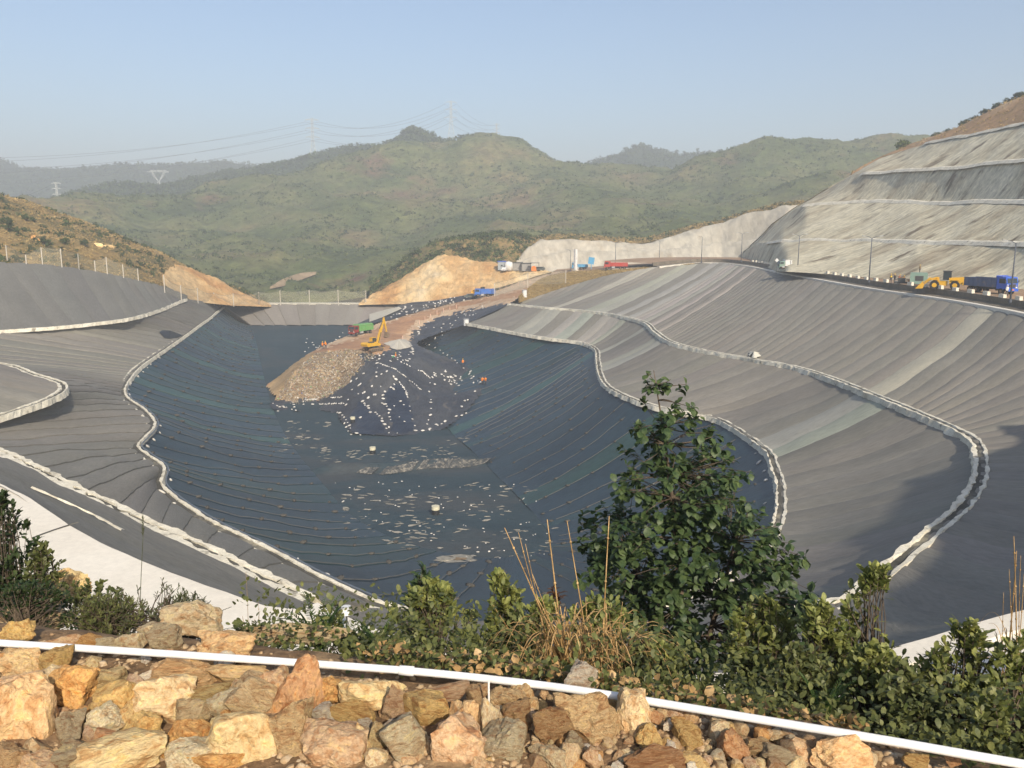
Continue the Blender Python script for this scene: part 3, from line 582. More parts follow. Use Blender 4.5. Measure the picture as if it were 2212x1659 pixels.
for nm, idx, mt in (('haul_road', 0, M_REDROAD), ('road_verge', 1, M_VERGE), ('waste_face', 2, M_WASTE), ('liner_cover', 3, M_COVER), ('soil_face', 4, M_SANDFACE)):
    pass
fill = hfield('waste_mound', -80, 26, 168, 345, .75, fillz, keepf, [M_REDROAD, M_VERGE, M_WASTE, M_COVER, M_SANDFACE, M_PANEL], mif=fillmat)
tag(fill, kind='structure'); BV.append(make_bvh([fill]))
# dark liner lying on the flat ground beyond the mound and along the ramp
RB = [[(836, 694), (905, 674), (960, 660), (1020, 647), (1036, 640)], [(760, 706), (836, 672), (880, 656), (940, 650), (1030, 634)]]
def drape(name, rows, mat, lift=.12, n=40, m=8, bumpy=0):
    A = [hit(x, y)[0] for x, y in rows[0]]; B = [hit(x, y)[0] for x, y in rows[1]]
    A = spl([tuple(p) for p in A], np.linspace(0, len(A) - 1, n)); B = spl([tuple(p) for p in B], np.linspace(0, len(B) - 1, n)); V = []
    for i in range(n):
        for j in range(m):
            v = j / (m - 1); p = A[i] * (1 - v) + B[i] * v; V.append((p[0], p[1], p[2] + lift + bumpy * nz(p, 1.5, 2) * math.sin(math.pi * v)))
    return obj(name, V, [(i * m + j, i * m + j + 1, (i + 1) * m + j + 1, (i + 1) * m + j) for i in range(n - 1) for j in range(m - 1)], mat, None, True)

sheet_ = drape('black_sheet', [RB[0], RB[1]], M_COVER, .2, 50, 10, .35); tag(sheet_, 'black plastic sheet held by sandbags left of the haul road', 'sheet'); BV.append(make_bvh([sheet_]))
# ---------------------------------------------------------------- foreground bank
M_SOIL = pmat('rubble_soil', [(0, (.13, .08, .04)), (.5, (.26, .16, .085)), (1, (.42, .29, .16))], scale=3, coord='World', rough=1, bump=1, bscale=14, bdist=.04, fine=.3)
def edge_y(x): return np.interp(x, [-6, -2.8, -1.5, 0, 1, 2, 4], [4.75, 4.45, 4.25, 3.95, 3.6, 3.2, 2.9])
def nearz(Q):
    x, y = Q[:, 0], Q[:, 1]; e = y - edge_y(x)
    z = -2.12 - .04 * np.clip(e + 1.5, 0, 9) - np.where(e > 0, .86 * e - .25 * (1 - np.exp(-np.clip(e, 0, 50) * 2)), 0)
    z = np.maximum(z, -12.35)
    z = np.where(y < 1.6, z - (1.6 - y) * .0, z)
    return z + np.array([nz((a, b, 0), .9, 4, 2) * .07 + nz((a, b, 0), 5, 2, 2) * .25 * min(1, max(0, c / 3)) for a, b, c in zip(x, y, e)])
near = hfield('stony_bank', -9, 9, .3, 9.5, .1, nearz, lambda C: C[:, 1] > 0, M_SOIL); tag(near, kind='structure')
def midkeep(C): return (C[:, 1] > 9.4) | (np.abs(C[:, 0]) > 8.9)
mid = hfield('bank_slope', -45, 18, -6, 42, .7, nearz, lambda C: midkeep(C) & (C[:, 1] < 17.5 + np.clip(-C[:, 0] - 4, 0, 99) * .95), M_SOIL); tag(mid, kind='structure')
BV += [make_bvh([near, mid])]
# ---------------------------------------------------------------- rocks
def rvec0():
    return Vector((R.gauss(0, 1), R.gauss(0, 1), R.gauss(0, 1))).normalized()
M_ROCK = pmat('quarried_rock', [(0, (.6, .42, .33)), (.3, (.85, .72, .6)), (.55, (1, 1, 1)), (.8, (1.12, 1.12, .95)), (1, (1.05, .8, .55))], scale=2.6, detail=8, rough=.95, bump=.8, bscale=9, bdist=.03, fine=.18,
              objcol=True, rnd=1, spec=.2, distort=.5)
M_ROCKD = pmat('veined_rock', [(0, (.55, .36, .3)), (.4, (.9, .8, .7)), (.6, (1, 1, 1)), (1, (1.2, 1.15, .9))], scale=1.6, detail=9, rough=.95, bump=.9, bscale=7, bdist=.04, fine=.22, stretch=(1, 1, 2.6),
               noise2=(5, (.24, .17, .12), .62, .7), objcol=True, rnd=1, spec=.2, distort=1.2)
_ico = {}
def ico(n):
    if n not in _ico:
        bm = bmesh.new(); bmesh.ops.create_icosphere(bm, subdivisions=n, radius=1)
        V = np.array([v.co[:] for v in bm.verts]); F = np.array([[v.index for v in f.verts] for f in bm.faces]); bm.free(); _ico[n] = (V, F)
    return _ico[n]
def rockmesh(seed, sub=4, npl=11, rough=.05):
    g = np.random.default_rng(seed); V, F = ico(sub); N = g.normal(size=(npl, 3)); N /= np.linalg.norm(N, axis=1, keepdims=True)
    N = np.vstack([N, [[0, 0, 1], [0, 0, -1], [1, 0, 0], [-1, 0, 0], [0, 1, 0], [0, -1, 0]] + g.normal(scale=.25, size=(6, 3))]); N /= np.linalg.norm(N, axis=1, keepdims=True)
    h = np.r_[g.uniform(.62, .98, npl), g.uniform(.8, 1.0, 6)]
    D = V @ N.T; r = np.where(D > .05, h / np.maximum(D, .05), 9)
    k = 42.0; rr = -np.log(np.exp(-k * r).sum(1)) / k
    P = V * rr[:, None]
    o = g.uniform(0, 50)
    d = np.array([noise.fractal(Vector(p * 1.6) + Vector((o, o, 0)), 1, 2, 5) * rough * 1.6 + abs(noise.noise(Vector(p * 4.1) + Vector((0, o, o)))) * -rough * 1.3 + noise.fractal(Vector(p * 9) + Vector((o, 0, o)), 1, 2, 3) * rough * .35 for p in P])
    P = P + V * d[:, None]
    me = fastmesh('rock', P, F, True); me.set_sharp_from_angle(angle=rad(24)); return me
COL = dict(peach=(.68, .45, .26), tan=(.54, .39, .23), ochre=(.6, .4, .15), cream=(.72, .58, .33), grey=(.4, .37, .29), pink=(.5, .34, .25), red=(.4, .18, .11), orange=(.62, .31, .1),
           white=(.72, .7, .64), brown=(.3, .17, .1), pale=(.56, .53, .4), olive=(.42, .34, .16), beige=(.6, .49, .32), sand=(.64, .5, .32))
ROCKS = [  # cx, cy, w, h, colour, tilt, label
 (50, 1552, 125, 150, 'peach', 0, 'tall peach boulder lit by the sun at the left edge of the rubble'),
 (45, 1434, 108, 62, 'tan', 0, 'wide tan rock just below the white pipe at its left end'),
 (122, 1440, 58, 68, 'ochre', .3, 'tan and ochre rock leaning against the wide rock near the left end of the pipe'),
 (42, 1487, 100, 62, 'pink', 0, 'brownish pink rock above the tall peach boulder'),
 (165, 1484, 98, 78, 'orange', .2, 'rusty orange pitted rock between the pipe and the left boulder'),
 (228, 1466, 68, 48, 'cream', 0, 'crumbly yellow and white rock right of the rusty orange rock'),
 (262, 1507, 92, 70, 'ochre', -.2, 'rock half grey half yellow beside the big beige rock'),
 (350, 1514, 118, 90, 'beige', 0, 'big beige rock in the middle of the left rubble'),
 (388, 1459, 155, 64, 'peach', .1, 'long smooth peach slab right under the pipe'),
 (510, 1455, 112, 48, 'tan', 0, 'flat tan slab partly shaded by the pipe'),
 (312, 1466, 50, 22, 'white', .4, 'small white oblong stone lying between rocks under the pipe'),
 (152, 1568, 48, 62, 'grey', 0, 'upright grey green stone right of the tall peach boulder'),
 (220, 1560, 64, 62, 'pale', .5, 'pale greyish stone in a hollow between larger rocks'),
 (315, 1578, 78, 66, 'ochre', 0, 'rounded ochre rock with darker bands'),
 (412, 1546, 92, 58, 'beige', .3, 'beige and ochre rock in front of the big beige one'),
 (450, 1503, 82, 40, 'olive', 0, 'low olive brown rock under the peach slab'),
 (470, 1526, 58, 44, 'pale', .2, 'pale greenish stone left of the pointed sand coloured rock'),
 (548, 1510, 104, 86, 'sand', .5, 'pointed sand coloured rock like a small pyramid'),
 (530, 1602, 170, 130, 'cream', .4, 'very large cream yellow boulder at the lower left middle'),
 (402, 1586, 92, 58, 'orange', .3, 'smooth ochre orange rock leaning on the cream boulder'),
 (258, 1632, 170, 76, 'cream', -.15, 'long cream coloured rock on the lower edge of the picture'),
 (418, 1632, 104, 66, 'pale', 0, 'mottled grey and yellow rock at the bottom edge'),
 (28, 1641, 60, 50, 'peach', 0, 'small peach rock in the bottom left corner'),
 (78, 1650, 64, 44, 'pink', .3, 'pinkish rock next to the bottom left corner'),
 (148, 1636, 76, 56, 'grey', 0, 'grey brown crumbling rock at the bottom left'),
 (240, 1610, 78, 44, 'red', .2, 'red brown shaded rock behind the long cream rock'),
 (470, 1647, 104, 44, 'orange', 0, 'bright orange rock cut off by the bottom edge'),
 (487, 1398, 106, 58, 'peach', 0, 'peach block standing behind the pipe'),
 (362, 1382, 62, 58, 'grey', .2, 'grey lichen covered rock behind the pipe'),
 (330, 1362, 46, 40, 'grey', 0, 'small round grey rock behind the lichen covered one'),
 (282, 1388, 62, 46, 'grey', .3, 'grey angular rock behind the pipe left of the lichen covered one'),
 (140, 1391, 80, 34, 'pink', 0, 'flat pinkish tan rock behind the left part of the pipe'),
 (193, 1389, 48, 32, 'orange', .3, 'small orange rock touching the back of the pipe'),
 (232, 1394, 42, 28, 'pale', 0, 'pale rounded stone behind the pipe next to the orange one'),
 (38, 1370, 70, 40, 'ochre', .2, 'yellow ochre rock below the dark left shrub'),
 (594, 1482, 74, 80, 'pink', .3, 'pinkish tan rock leaning left of the tall pillar rock'),
 (652, 1500, 92, 130, 'red', .35, 'tall pillar rock with reddish top reaching up to the pipe'),
 (622, 1600, 84, 135, 'tan', -.2, 'smooth upright tan rock below the reddish pillar'),
 (716, 1622, 135, 100, 'pink', .3, 'broad pink brown slab speckled with crumbs'),
 (708, 1492, 56, 58, 'orange', 0, 'orange brown rock right of the pillar rock'),
 (700, 1541, 48, 38, 'white', .2, 'small whitish grey stone right of the pillar rock'),
 (800, 1508, 132, 70, 'cream', .1, 'large cream yellow rock with a pointed right end below the pipe coupling'),
 (772, 1547, 108, 60, 'ochre', 0, 'ochre rock underneath the pointed cream rock'),
 (851, 1532, 50, 58, 'pink', .2, 'pale pink upright stone beside the pointed cream rock'),
 (915, 1534, 114, 96, 'ochre', .3, 'big yellow orange rock with a cracked face in the centre'),
 (945, 1502, 108, 44, 'pink', 0, 'pinkish fractured rock behind the big yellow orange one'),
 (1030, 1505, 48, 48, 'peach', 0, 'rounded peach stone standing up near the thin white stake'),
 (1085, 1514, 64, 58, 'tan', .7, 'tan finger shaped rock pointing up to the right'),
 (1128, 1492, 44, 44, 'tan', .2, 'small tan rock touching the pipe right of the finger shaped one'),
 (790, 1566, 36, 26, 'white', 0, 'chalk white cube of stone in the centre of the rubble'),
 (848, 1575, 36, 42, 'white', .4, 'thin white slab beside the chalk white cube'),
 (777, 1622, 46, 95, 'cream', 0, 'narrow upright cream rock below the chalk white cube'),
 (816, 1600, 46, 74, 'cream', .2, 'second narrow cream rock right of the first one'),
 (886, 1612, 102, 110, 'pale', .3, 'big grey and pink layered rock at the bottom centre'),
 (985, 1618, 128, 105, 'pink', .5, 'big triangular pink brown rock at the bottom centre'),
 (1007, 1560, 54, 76, 'peach', 0, 'peach rock with a flat face above the triangular one'),
 (1055, 1562, 56, 84, 'grey', .1, 'layered grey tan rock between the peach rock and the brown ones'),
 (1094, 1614, 96, 104, 'pale', .2, 'big yellowish grey rock right of the triangular one'),
 (1117, 1552, 68, 62, 'brown', .1, 'brownish grey squared rock under the small tan rock'),
 (1148, 1531, 32, 42, 'tan', 0, 'small upright tan stone left of the dark brown cobble'),
 (1195, 1568, 70, 78, 'brown', 0, 'smooth dark brown cobble with a white fleck'),
 (1280, 1560, 98, 130, 'tan', .2, 'tall tan rock with a pinkish top right of the dark cobble'),
 (1365, 1553, 84, 118, 'sand', -.1, 'tall sand coloured rock overlapping the pipe'),
 (1240, 1609, 44, 38, 'grey', 0, 'grey stone below the dark brown cobble'),
 (1192, 1633, 58, 48, 'grey', .3, 'broken grey stone at the bottom edge right of centre'),
 (1275, 1636, 34, 44, 'pink', 0, 'small pink stone below the tall tan rock'),
 (1398, 1593, 52, 48, 'ochre', .4, 'yellow stone in front of the tall sand coloured rock'),
 (1410, 1642, 134, 50, 'red', 0, 'reddish pink rock cut off by the bottom edge right of centre'),
 (1254, 1462, 68, 62, 'white', .1, 'pointed white rock standing behind the pipe by the dry grass'),
 (1488, 1589, 44, 58, 'ochre', .1, 'upright ochre stone among the gravel on the right'),
 (1576, 1607, 58, 54, 'red', .4, 'stone with one red side and one pale side on the right gravel'),
 (1642, 1613, 48, 34, 'tan', 0, 'small tan stone left of the grey one on the right'),
 (1680, 1632, 60, 36, 'grey', .1, 'grey stone left of the peach block at the lower right'),
 (1815, 1632, 128, 70, 'peach', 0, 'large peach block on the lower right under the pipe'),
 (1975, 1644, 48, 28, 'ochre', .2, 'small yellow stone right of the large peach block'),
 (2058, 1640, 30, 18, 'red', 0, 'small red stone under the pipe at the far right'),
 (1420, 1552, 26, 26, 'red', .6, 'tiny rust red stone right of the tall sand coloured rock'),
 (1447, 1564, 18, 20, 'white', .6, 'tiny white stone beside the rust red one'),
 (1462, 1558, 22, 18, 'orange', .2, 'tiny bright orange stone on the right gravel')]
def put_rock(cx, cy, w_, h_, col, tilt, label, seed, sub=4, zc=-2.1, grp='quarried rocks piled in the foreground', d=None, cat='rock'):
    p = PZ(cx, cy, zc) if d is None else PY(cx, cy, d); dist = p.length; k = dist / FOC / 2
    g = random.Random(seed); me = rockmesh(seed, sub, g.choice((6, 7, 9, 11)), g.uniform(.07, .13))
    me.materials.append(M_ROCKD if g.random() < .4 else M_ROCK)
    o = bpy.data.objects.new('rock', me); S.collection.objects.link(o); o.location = p
    o.scale = (w_ * k * 1.04, min(w_, h_) * k * 1.1, h_ * k * 1.08); o.rotation_euler = (-.42 + g.uniform(-.15, .15), tilt * (1 if g.random() < .6 else -1), g.uniform(-.25, .25))
    c = COL[col]; v = g.uniform(1.0, 1.25); c = [.58 * q + .42 * t for q, t in zip(c, (.62, .42, .19))]; o.color = (c[0] * v, c[1] * v, c[2] * v, 1)
    return tag(o, label, cat, grp)
for i, r in enumerate(ROCKS): put_rock(*r, seed=100 + i)
put_rock(420, 1338, 104, 68, 'grey', 0, 'large rounded grey boulder behind the rubble beside the white road', 71, zc=0, d=5.2)
put_rock(146, 1268, 84, 50, 'cream', .1, 'pale yellow boulder between the left shrubs below the white road', 72, d=7.5)
put_rock(60, 1330, 150, 50, 'grey', .1, 'flat grey slab in the shade under the left shrubs', 77, d=5.6)
put_rock(620, 1372, 210, 40, 'grey', .05, 'long grey slab below the end of the white road', 74, d=5.0)
# smaller stones filling the gaps: shared meshes, one object each
SM = [rockmesh(500 + i, 2, 8, .07) for i in range(10)]
for m_ in SM: m_.materials.append(M_ROCK)
cols = list(COL)
BIG = [(r[0], r[1], r[2] / 2, r[3] / 2) for r in ROCKS]
nsm = 0
for tries in range(2600):
    if nsm >= 215: break
    t = tries / 2600; right = R.random() < .5
    cx = R.uniform(1130, 1760) if right else R.uniform(0, 1900); cy = R.uniform(1500, 1668) if cx > 700 else R.uniform(1375, 1668)
    pipe_y = np.interp(cx, [0, 300, 870, 1340, 2212], [1388, 1408, 1448, 1505, 1652])
    if cy < pipe_y + (12 if cx > 600 else -26): continue
    if any(abs(cx - b[0]) < b[2] * .62 and abs(cy - b[1]) < b[3] * .62 for b in BIG): continue
    s_ = R.choice([12, 15, 18, 22, 28, 34]) if right else R.choice([20, 26, 34, 44, 56])
    p = PZ(cx, cy, -2.13); k = p.length / FOC / 2; o = bpy.data.objects.new('small_rock', R.choice(SM)); S.collection.objects.link(o)
    o.location = p; o.scale = (s_ * k * R.uniform(.9, 1.4), s_ * k, s_ * k * R.uniform(.7, 1.1)); o.rotation_euler = (R.uniform(-3, 3), R.uniform(-3, 3), R.uniform(-3, 3))
    cn = R.choices(['tan', 'ochre', 'beige', 'grey', 'pink', 'cream', 'orange', 'white', 'brown', 'peach'], [4, 3, 4, 2, 3, 2, 2, 1, 2, 3])[0]
    v_ = R.uniform(1.05, 1.3); o.color = (*[(.6 * q + .4 * t) * v_ for q, t in zip(COL[cn], (.55, .4, .23))], 1)
    tag(o, 'small %s stone filling a gap between the larger foreground rocks' % cn if not right else 'small %s stone on the gravelly foreground soil' % cn, 'stone', 'small %s stones among the foreground rubble' % cn if not right else 'small %s stones on the gravelly soil' % cn); nsm += 1
# broken rubble between them: nobody could count it
rv = []; rf = []; b = 0
SMC = [(np.array([v.co[:] for v in me.vertices]), np.array([p.vertices[:] for p in me.polygons])) for me in SM]
for i in range(4200):
    x = R.uniform(-3.3, 2.8); e0 = float(edge_y(x)); y = R.uniform(2.2, e0 - .04); s_ = .008 + .02 * R.random() ** 2
    c_, f_ = SMC[i % 10]; Q_ = np.array(Quaternion(rvec0(), R.uniform(0, 6)).to_matrix()); rv.append(c_ @ np.diag([R.uniform(.6, 1.3), R.uniform(.6, 1), R.uniform(.45, .8)]) @ Q_ * s_ + [x, y, -2.13 - .04 * max(0, y - e0 + 1.5) + nz((x, y, 0), .9, 4, 2) * .07 + s_ * .3]); rf.append(f_ + b); b += len(c_)
o = link('rubble', fastmesh('rubble', np.vstack(rv), np.vstack(rf), False), pmat('rubble_bits', [(0, (.2, .12, .07)), (.35, (.36, .24, .13)), (.6, (.44, .32, .19)), (1, (.52, .42, .3))], scale=11, coord='World', rough=1, bump=.5, bscale=40, bdist=.01)); tag(o, kind='stuff')
# gravel: nobody could count it
V0, F0 = ico(1); gv = []; gf = []; b = 0
for i in range(15000):
    x = R.uniform(-3.2, 3.2); y = R.uniform(2.0, 5.0); z = -2.13 - .04 * max(0, y - edge_y(x) + 1.5)
    if y > edge_y(x) - .12: continue
    s_ = .005 + .02 * R.random() ** 2.5; q = NR.normal(size=3) * .3 + 1
    gv.append(V0 * q * s_ + [x, y, z + nz((x, y, 0), .9, 4, 2) * .07]); gf.append(F0 + b); b += len(V0)
o = link('gravel', fastmesh('gravel', np.vstack(gv), np.vstack(gf)), pmat('gravel_bits', [(0, (.28, .15, .08)), (.5, (.42, .29, .16)), (1, (.55, .45, .32))], scale=25, coord='World', rough=1, bump=0)); tag(o, kind='stuff')
# ---------------------------------------------------------------- white pipe with coupling and stake
M_PVC = pmat('white_plastic', [(0, (.74, .73, .7)), (1, (.8, .79, .76))], scale=3, rough=.5, bump=.1, spec=.35, fine=.05, bscale=14, noise2=(5, (.6, .55, .46), .6, .8))
PP = [(-160, 1378), (0, 1389), (170, 1400), (340, 1411), (520, 1423), (690, 1435), (880, 1449), (1050, 1466), (1200, 1484), (1340, 1505), (1500, 1531), (1700, 1564), (1900, 1597), (2100, 1632), (2330, 1672)]
pw = curve_world([PZ(x, y, -2.04 + .03 * math.sin(x / 260.0)) for x, y in PP], .06)
pe = empty('water_pipe', pw[len(pw) // 2], 0, 'long white plastic pipe lying across the foreground rocks', 'pipe'); off = Vector(pw[len(pw) // 2])
ci = int(np.argmin([abs(proj(p)[0] - 880) for p in pw]))
t = Vector(pw[ci + 1] - pw[ci - 1]).normalized()
MB().tube([Vector(p) - off for p in pw], .0178, 16).build('pipe', M_PVC, pe, True)
c0 = Vector(pw[ci]) - off
MB().tube([c0 - t * .036, c0 - t * .034, c0 + t * .034, c0 + t * .036], [.0195, .023, .023, .0195], 20).build('coupling', M_PVC, pe, True)
sp = PZ(1056, 1512, -2.05); o = MB().tube([sp + Vector((0, 0, -.08)), sp + Vector((0, .0, .09))], .0045, 6).build('thin_stake', M_PVC); tag(o, 'thin white stake propping the pipe near the centre', 'stake')
# ---------------------------------------------------------------- plants
def leafmat(name, c0, c1, tr=.35, sc=6):
    m = pmat(name, [(0, c0), (.6, tuple((a + b) / 2 for a, b in zip(c0, c1))), (1, c1)], scale=sc, coord='World', rough=.5, bump=0, fine=.25, bscale=sc * 5, spec=.35)
    nt = m.node_tree; N = nt.nodes; pb = N['Principled BSDF']; out = N['Material Output']; tl = N.new('ShaderNodeBsdfTranslucent'); mx = N.new('ShaderNodeMixShader'); mx.inputs[0].default_value = tr
    src = pb.inputs['Base Color'].links[0].from_socket; nt.links.new(src, tl.inputs[0]); nt.links.new(pb.outputs[0], mx.inputs[1]); nt.links.new(tl.outputs[0], mx.inputs[2]); nt.links.new(mx.outputs[0], out.inputs[0]); return m
LM_TREE = leafmat('broad_leaf', (.025, .06, .028), (.15, .2, .065), sc=9); LM_YEL = leafmat('olive_leaf', (.085, .12, .03), (.42, .42, .12), sc=12)
LM_DARK = leafmat('dark_leaf', (.025, .05, .018), (.08, .11, .035)); LM_FERN = leafmat('fern_leaf', (.05, .1, .02), (.13, .2, .05)); LM_BACK = leafmat('dull_olive_leaf', (.06, .085, .025), (.27, .27, .09), sc=10)  # last one: duller, darker olive for low shrubs and undergrowth
LM_GREY = leafmat('greyish_weed', (.06, .07, .03), (.16, .17, .08)); LM_DRY = leafmat('dry_straw', (.34, .2, .07), (.62, .42, .2), tr=.15, sc=4); LM_RED = leafmat('reddish_leaf', (.08, .04, .02), (.2, .1, .05))
M_BARK = pmat('bark', [(0, (.07, .05, .035)), (1, (.18, .14, .1))], scale=8, rough=1, bump=.5)
def leaf_geo(wd=.28, fold=.07, droop=.1, tip=.9):
    V = np.array([(0, 0, 0), (0, .36, .02), (0, .7, 0), (0, 1, -droop), (-wd * .8, .3, fold), (-wd, .66, fold * .8), (wd * .8, .3, fold), (wd, .66, fold * .8), (-wd * .55, tip, -droop * .4), (wd * .55, tip, -droop * .4)])
    F = [(0, 1, 4), (1, 2, 5, 4), (2, 3, 8, 5), (0, 6, 1), (6, 7, 2, 1), (7, 9, 3, 2)]; return V, F
LG = {'obov': leaf_geo(.25, .05, .06, .92), 'broad': leaf_geo(.34, .07, .16, .86), 'lance': leaf_geo(.13, .04, .2, .8), 'tiny': leaf_geo(.3, .02, .05), 'fern': leaf_geo(.12, .0, .05, .85)}
LGM = {}
def leafdata(kind, mat):
    k = (kind, mat.name)
    if k not in LGM:
        V, F = LG[kind]; me = mesh('leaf', V, F, True); me.materials.append(mat); LGM[k] = me
    return LGM[k]
def foliage(root, L, kind, mat, nind=300, name='leaf'):
    """L: list of (pos, direction, normal hint, size); the nearest become parts, the rest one stuff part"""
    org = Vector(root.location); L = sorted(L, key=lambda q: (q[0].length - q[3] * 6))
    def mtx(q):
        y = q[1].normalized(); z = (q[2] - y * q[2].dot(y))
        z = z.normalized() if z.length > 1e-4 else y.orthogonal().normalized()
        x = y.cross(z); return x, y, z
    me = leafdata(kind, mat)
    for q in L[:nind]:
        x, y, z = mtx(q); s_ = q[3]; p = q[0] - org
        o = bpy.data.objects.new(name, me); S.collection.objects.link(o); o.parent = root
        o.matrix_local = Matrix(((x.x * s_, y.x * s_, z.x * s_, p.x), (x.y * s_, y.y * s_, z.y * s_, p.y), (x.z * s_, y.z * s_, z.z * s_, p.z), (0, 0, 0, 1)))
    rest = L[nind:]
    if rest:
        V, F = LG[kind]; n = len(V); A = []; FF = []
        for i, q in enumerate(rest):
            x, y, z = mtx(q); M = np.array([x, y, z]); A.append(V * q[3] @ M + np.array(q[0] - org))
            FF += [tuple(i * n + k for k in f) for f in F]
        o = obj('foliage', np.vstack(A), FF, mat, root, True); tag(o, kind='stuff')
def rvec(g=R):
    while True:
        v = Vector((g.uniform(-1, 1), g.uniform(-1, 1), g.uniform(-1, 1)))
        if .05 < v.length < 1: return v.normalized()
def twig(mb, a, b, r0, r1, bend=.12, n=5, k=5):
    m = (a + b) / 2 + rvec() * (b - a).length * bend; P = [a * (1 - t) ** 2 + m * 2 * t * (1 - t) + b * t * t for t in [i / (n - 1) for i in range(n)]]
    mb.tube(P, [r0 + (r1 - r0) * i / (n - 1) for i in range(n)], k, cap=False); return P
def rosette(L, p, d, n, size, spread=(.4, 1.15), droop=0):
    for i in range(n):
        side = d.orthogonal().normalized(); side = Quaternion(d, R.uniform(0, 6.283)) @ side; s_ = R.uniform(*spread)
        v = (d * math.cos(s_) + side * math.sin(s_)); v.z -= droop; up = (d - v * d.dot(v)) if droop < .3 else Vector((0, 0, 1))
        L.append((p - d * R.uniform(0, size * 1.6), v.normalized(), up + rvec() * .35, size * R.uniform(.65, 1.1)))
def shrub(label, cx, top, base, w_, d, size, ntip, kind='obov', mat=None, cat='shrub', group=None, per=7, droop=0, stem=.012, spread=(.35, 1.1), depth=.8, fill=.5, name='shrub', bare=.0, ziny=None):
    mat = mat or LM_YEL; g0 = PY(cx, base, d); gr = drop(g0.x, d, 5)[0]
    if gr.z > g0.z + .5: gr.z = g0.z
    root = empty(name, gr, 0, label, cat, group); top_z = PY(cx, top, d).z; H = top_z - gr.z; hw = w_ / 2 * d / FOC; zb = PY(cx, base, d).z
    L = []; mb = MB(); B = Vector((0, 0, -.05)); tr = []
    for s_ in range(3 if w_ > 90 else 1):
        e = Vector((R.uniform(-.3, .3) * hw, R.uniform(-.3, .3) * hw, H * R.uniform(.45, .62))); tr.append(twig(mb, B + Vector((R.uniform(-.05, .05), 0, 0)), e, stem * 1.2, stem * .6, .08, 6, 6))
    h0 = max((zb - gr.z) / H, .05)
    for i in range(int(ntip * 2.6)):
        a = R.uniform(0, 6.283); rr = math.sqrt(R.random()); t = R.random() ** .8
        env = math.sin(math.pi * min(1, .25 + .75 * (1 - t)) ** 1) ** .6 if t > .3 else 1
        env = math.sqrt(max(.05, 1 - (max(0, t - .4) / .6) ** 2))
        p = Vector((math.cos(a) * rr * hw * env, math.sin(a) * rr * hw * depth * env, H * (h0 + (1 - h0) * t)))
        if nz((p.x * 3 + cx, p.y * 3, p.z * 3), 1.0, 2) < -.28 * (1 - fill): continue
        T = R.choice(tr); k = R.randint(2, len(T) - 1); q = T[k]
        if q.z > p.z: q = T[1]
        twig(mb, q, p, stem * .4, stem * .14, .14, 4, 4)
        dd = (p - q).normalized() * .7 + Vector((0, 0, .6)); rosette(L, p + Vector(gr), dd.normalized(), per, size, spread, droop)
        for s2 in range(int(4 * (1 - bare))):
            t2 = R.uniform(.4, .95); pp = q.lerp(p, t2) + Vector(gr); v = rvec(); v.z = abs(v.z) * .6; L.append((pp, v, Vector((0, 0, 1)) + rvec() * .4, size * R.uniform(.7, 1)))
    mb.build('stem', M_BARK, root, True); foliage(root, L, kind, mat); return root
# the tall broad-leaved tree
def tree():
    d = 7.4; OUTL = [(1385, 790), (1410, 775), (1440, 800), (1500, 815), (1515, 850), (1540, 890), (1560, 930), (1590, 960), (1600, 1010), (1640, 1050), (1665, 1110), (1700, 1150), (1722, 1210), (1715, 1260), (1745, 1300), (1740, 1360), (1700, 1400), (1640, 1420), (1560, 1480),
                     (1480, 1500), (1430, 1440), (1380, 1370), (1300, 1290), (1255, 1200), (1250, 1160), (1300, 1140), (1340, 1110), (1320, 1060), (1318, 990), (1365, 960), (1370, 900), (1395, 860)]
    b = PY(1480, 1520, d); gz = drop(b.x, b.y, 5)[0].z; root = empty('broadleaf_tree', (b.x, b.y, gz), 0, 'tall leafy young tree rising from the bank in front of the pit', 'tree'); org = Vector(root.location)
    mb = MB(); L = []; trunk = [Vector((0, 0, -.1)), PY(1478, 1400, d) - org, PY(1470, 1250, d) - org, PY(1455, 1100, d) - org, PY(1440, 980, d) - org, PY(1425, 880, d) - org, PY(1412, 800, d) - org]
    mb.tube(trunk, [.034, .03, .024, .018, .012, .007, .003], 8); side = [Vector((.1, 0, -.1)), PY(1530, 1380, d) - org, PY(1570, 1240, d) - org, PY(1600, 1120, d) - org]; mb.tube(side, [.03, .026, .018, .008], 7)
    s3 = [Vector((-.08, 0, -.1)), PY(1440, 1400, d + .2) - org, PY(1390, 1270, d + .2) - org, PY(1340, 1160, d + .2) - org]; mb.tube(s3, [.025, .02, .014, .006], 6)
    mb.build('trunk', M_BARK, root, True); bb = MB(); n = 0
    while n < 470:
        x, y = R.uniform(1240, 1760), R.uniform(775, 1500)
        if not inpoly([x], [y], OUTL)[0]: continue
        if R.random() > .45 + .55 * min(1, abs(y - 760) / 200): continue
        hwid = .75 * min(1, (y - 720) / 300); dy = R.uniform(-1, 1) * hwid; p = PY(x, y, d) + Vector((0, dy, 0)) - org
        T = min(((t - p).length, t) for t in [Vector(np.array(a) * (1 - f) + np.array(b_) * f) for br in (trunk, side, s3) for a, b_ in zip(br[:-1], br[1:]) for f in (.2, .6)] if t.z < p.z + .02) if True else None
        q = T[1]; twig(bb, q, p, .006, .002, .16, 4, 4); dd = (p - q).normalized() * .8 + Vector((0, 0, .5)); rosette(L, p + org, dd.normalized(), R.randint(9, 13), .092 if y > 900 else .078, (.7, 1.6), .35)
        if y > 1080: rosette(L, p + org + rvec() * .12, dd.normalized(), 10, .092, (.7, 1.6), .4)
        n += 1
    bb.build('branch', M_BARK, root, True); foliage(root, L, 'broad', LM_TREE)
tree()
GB = 'leafy shrubs along the edge of the bank'
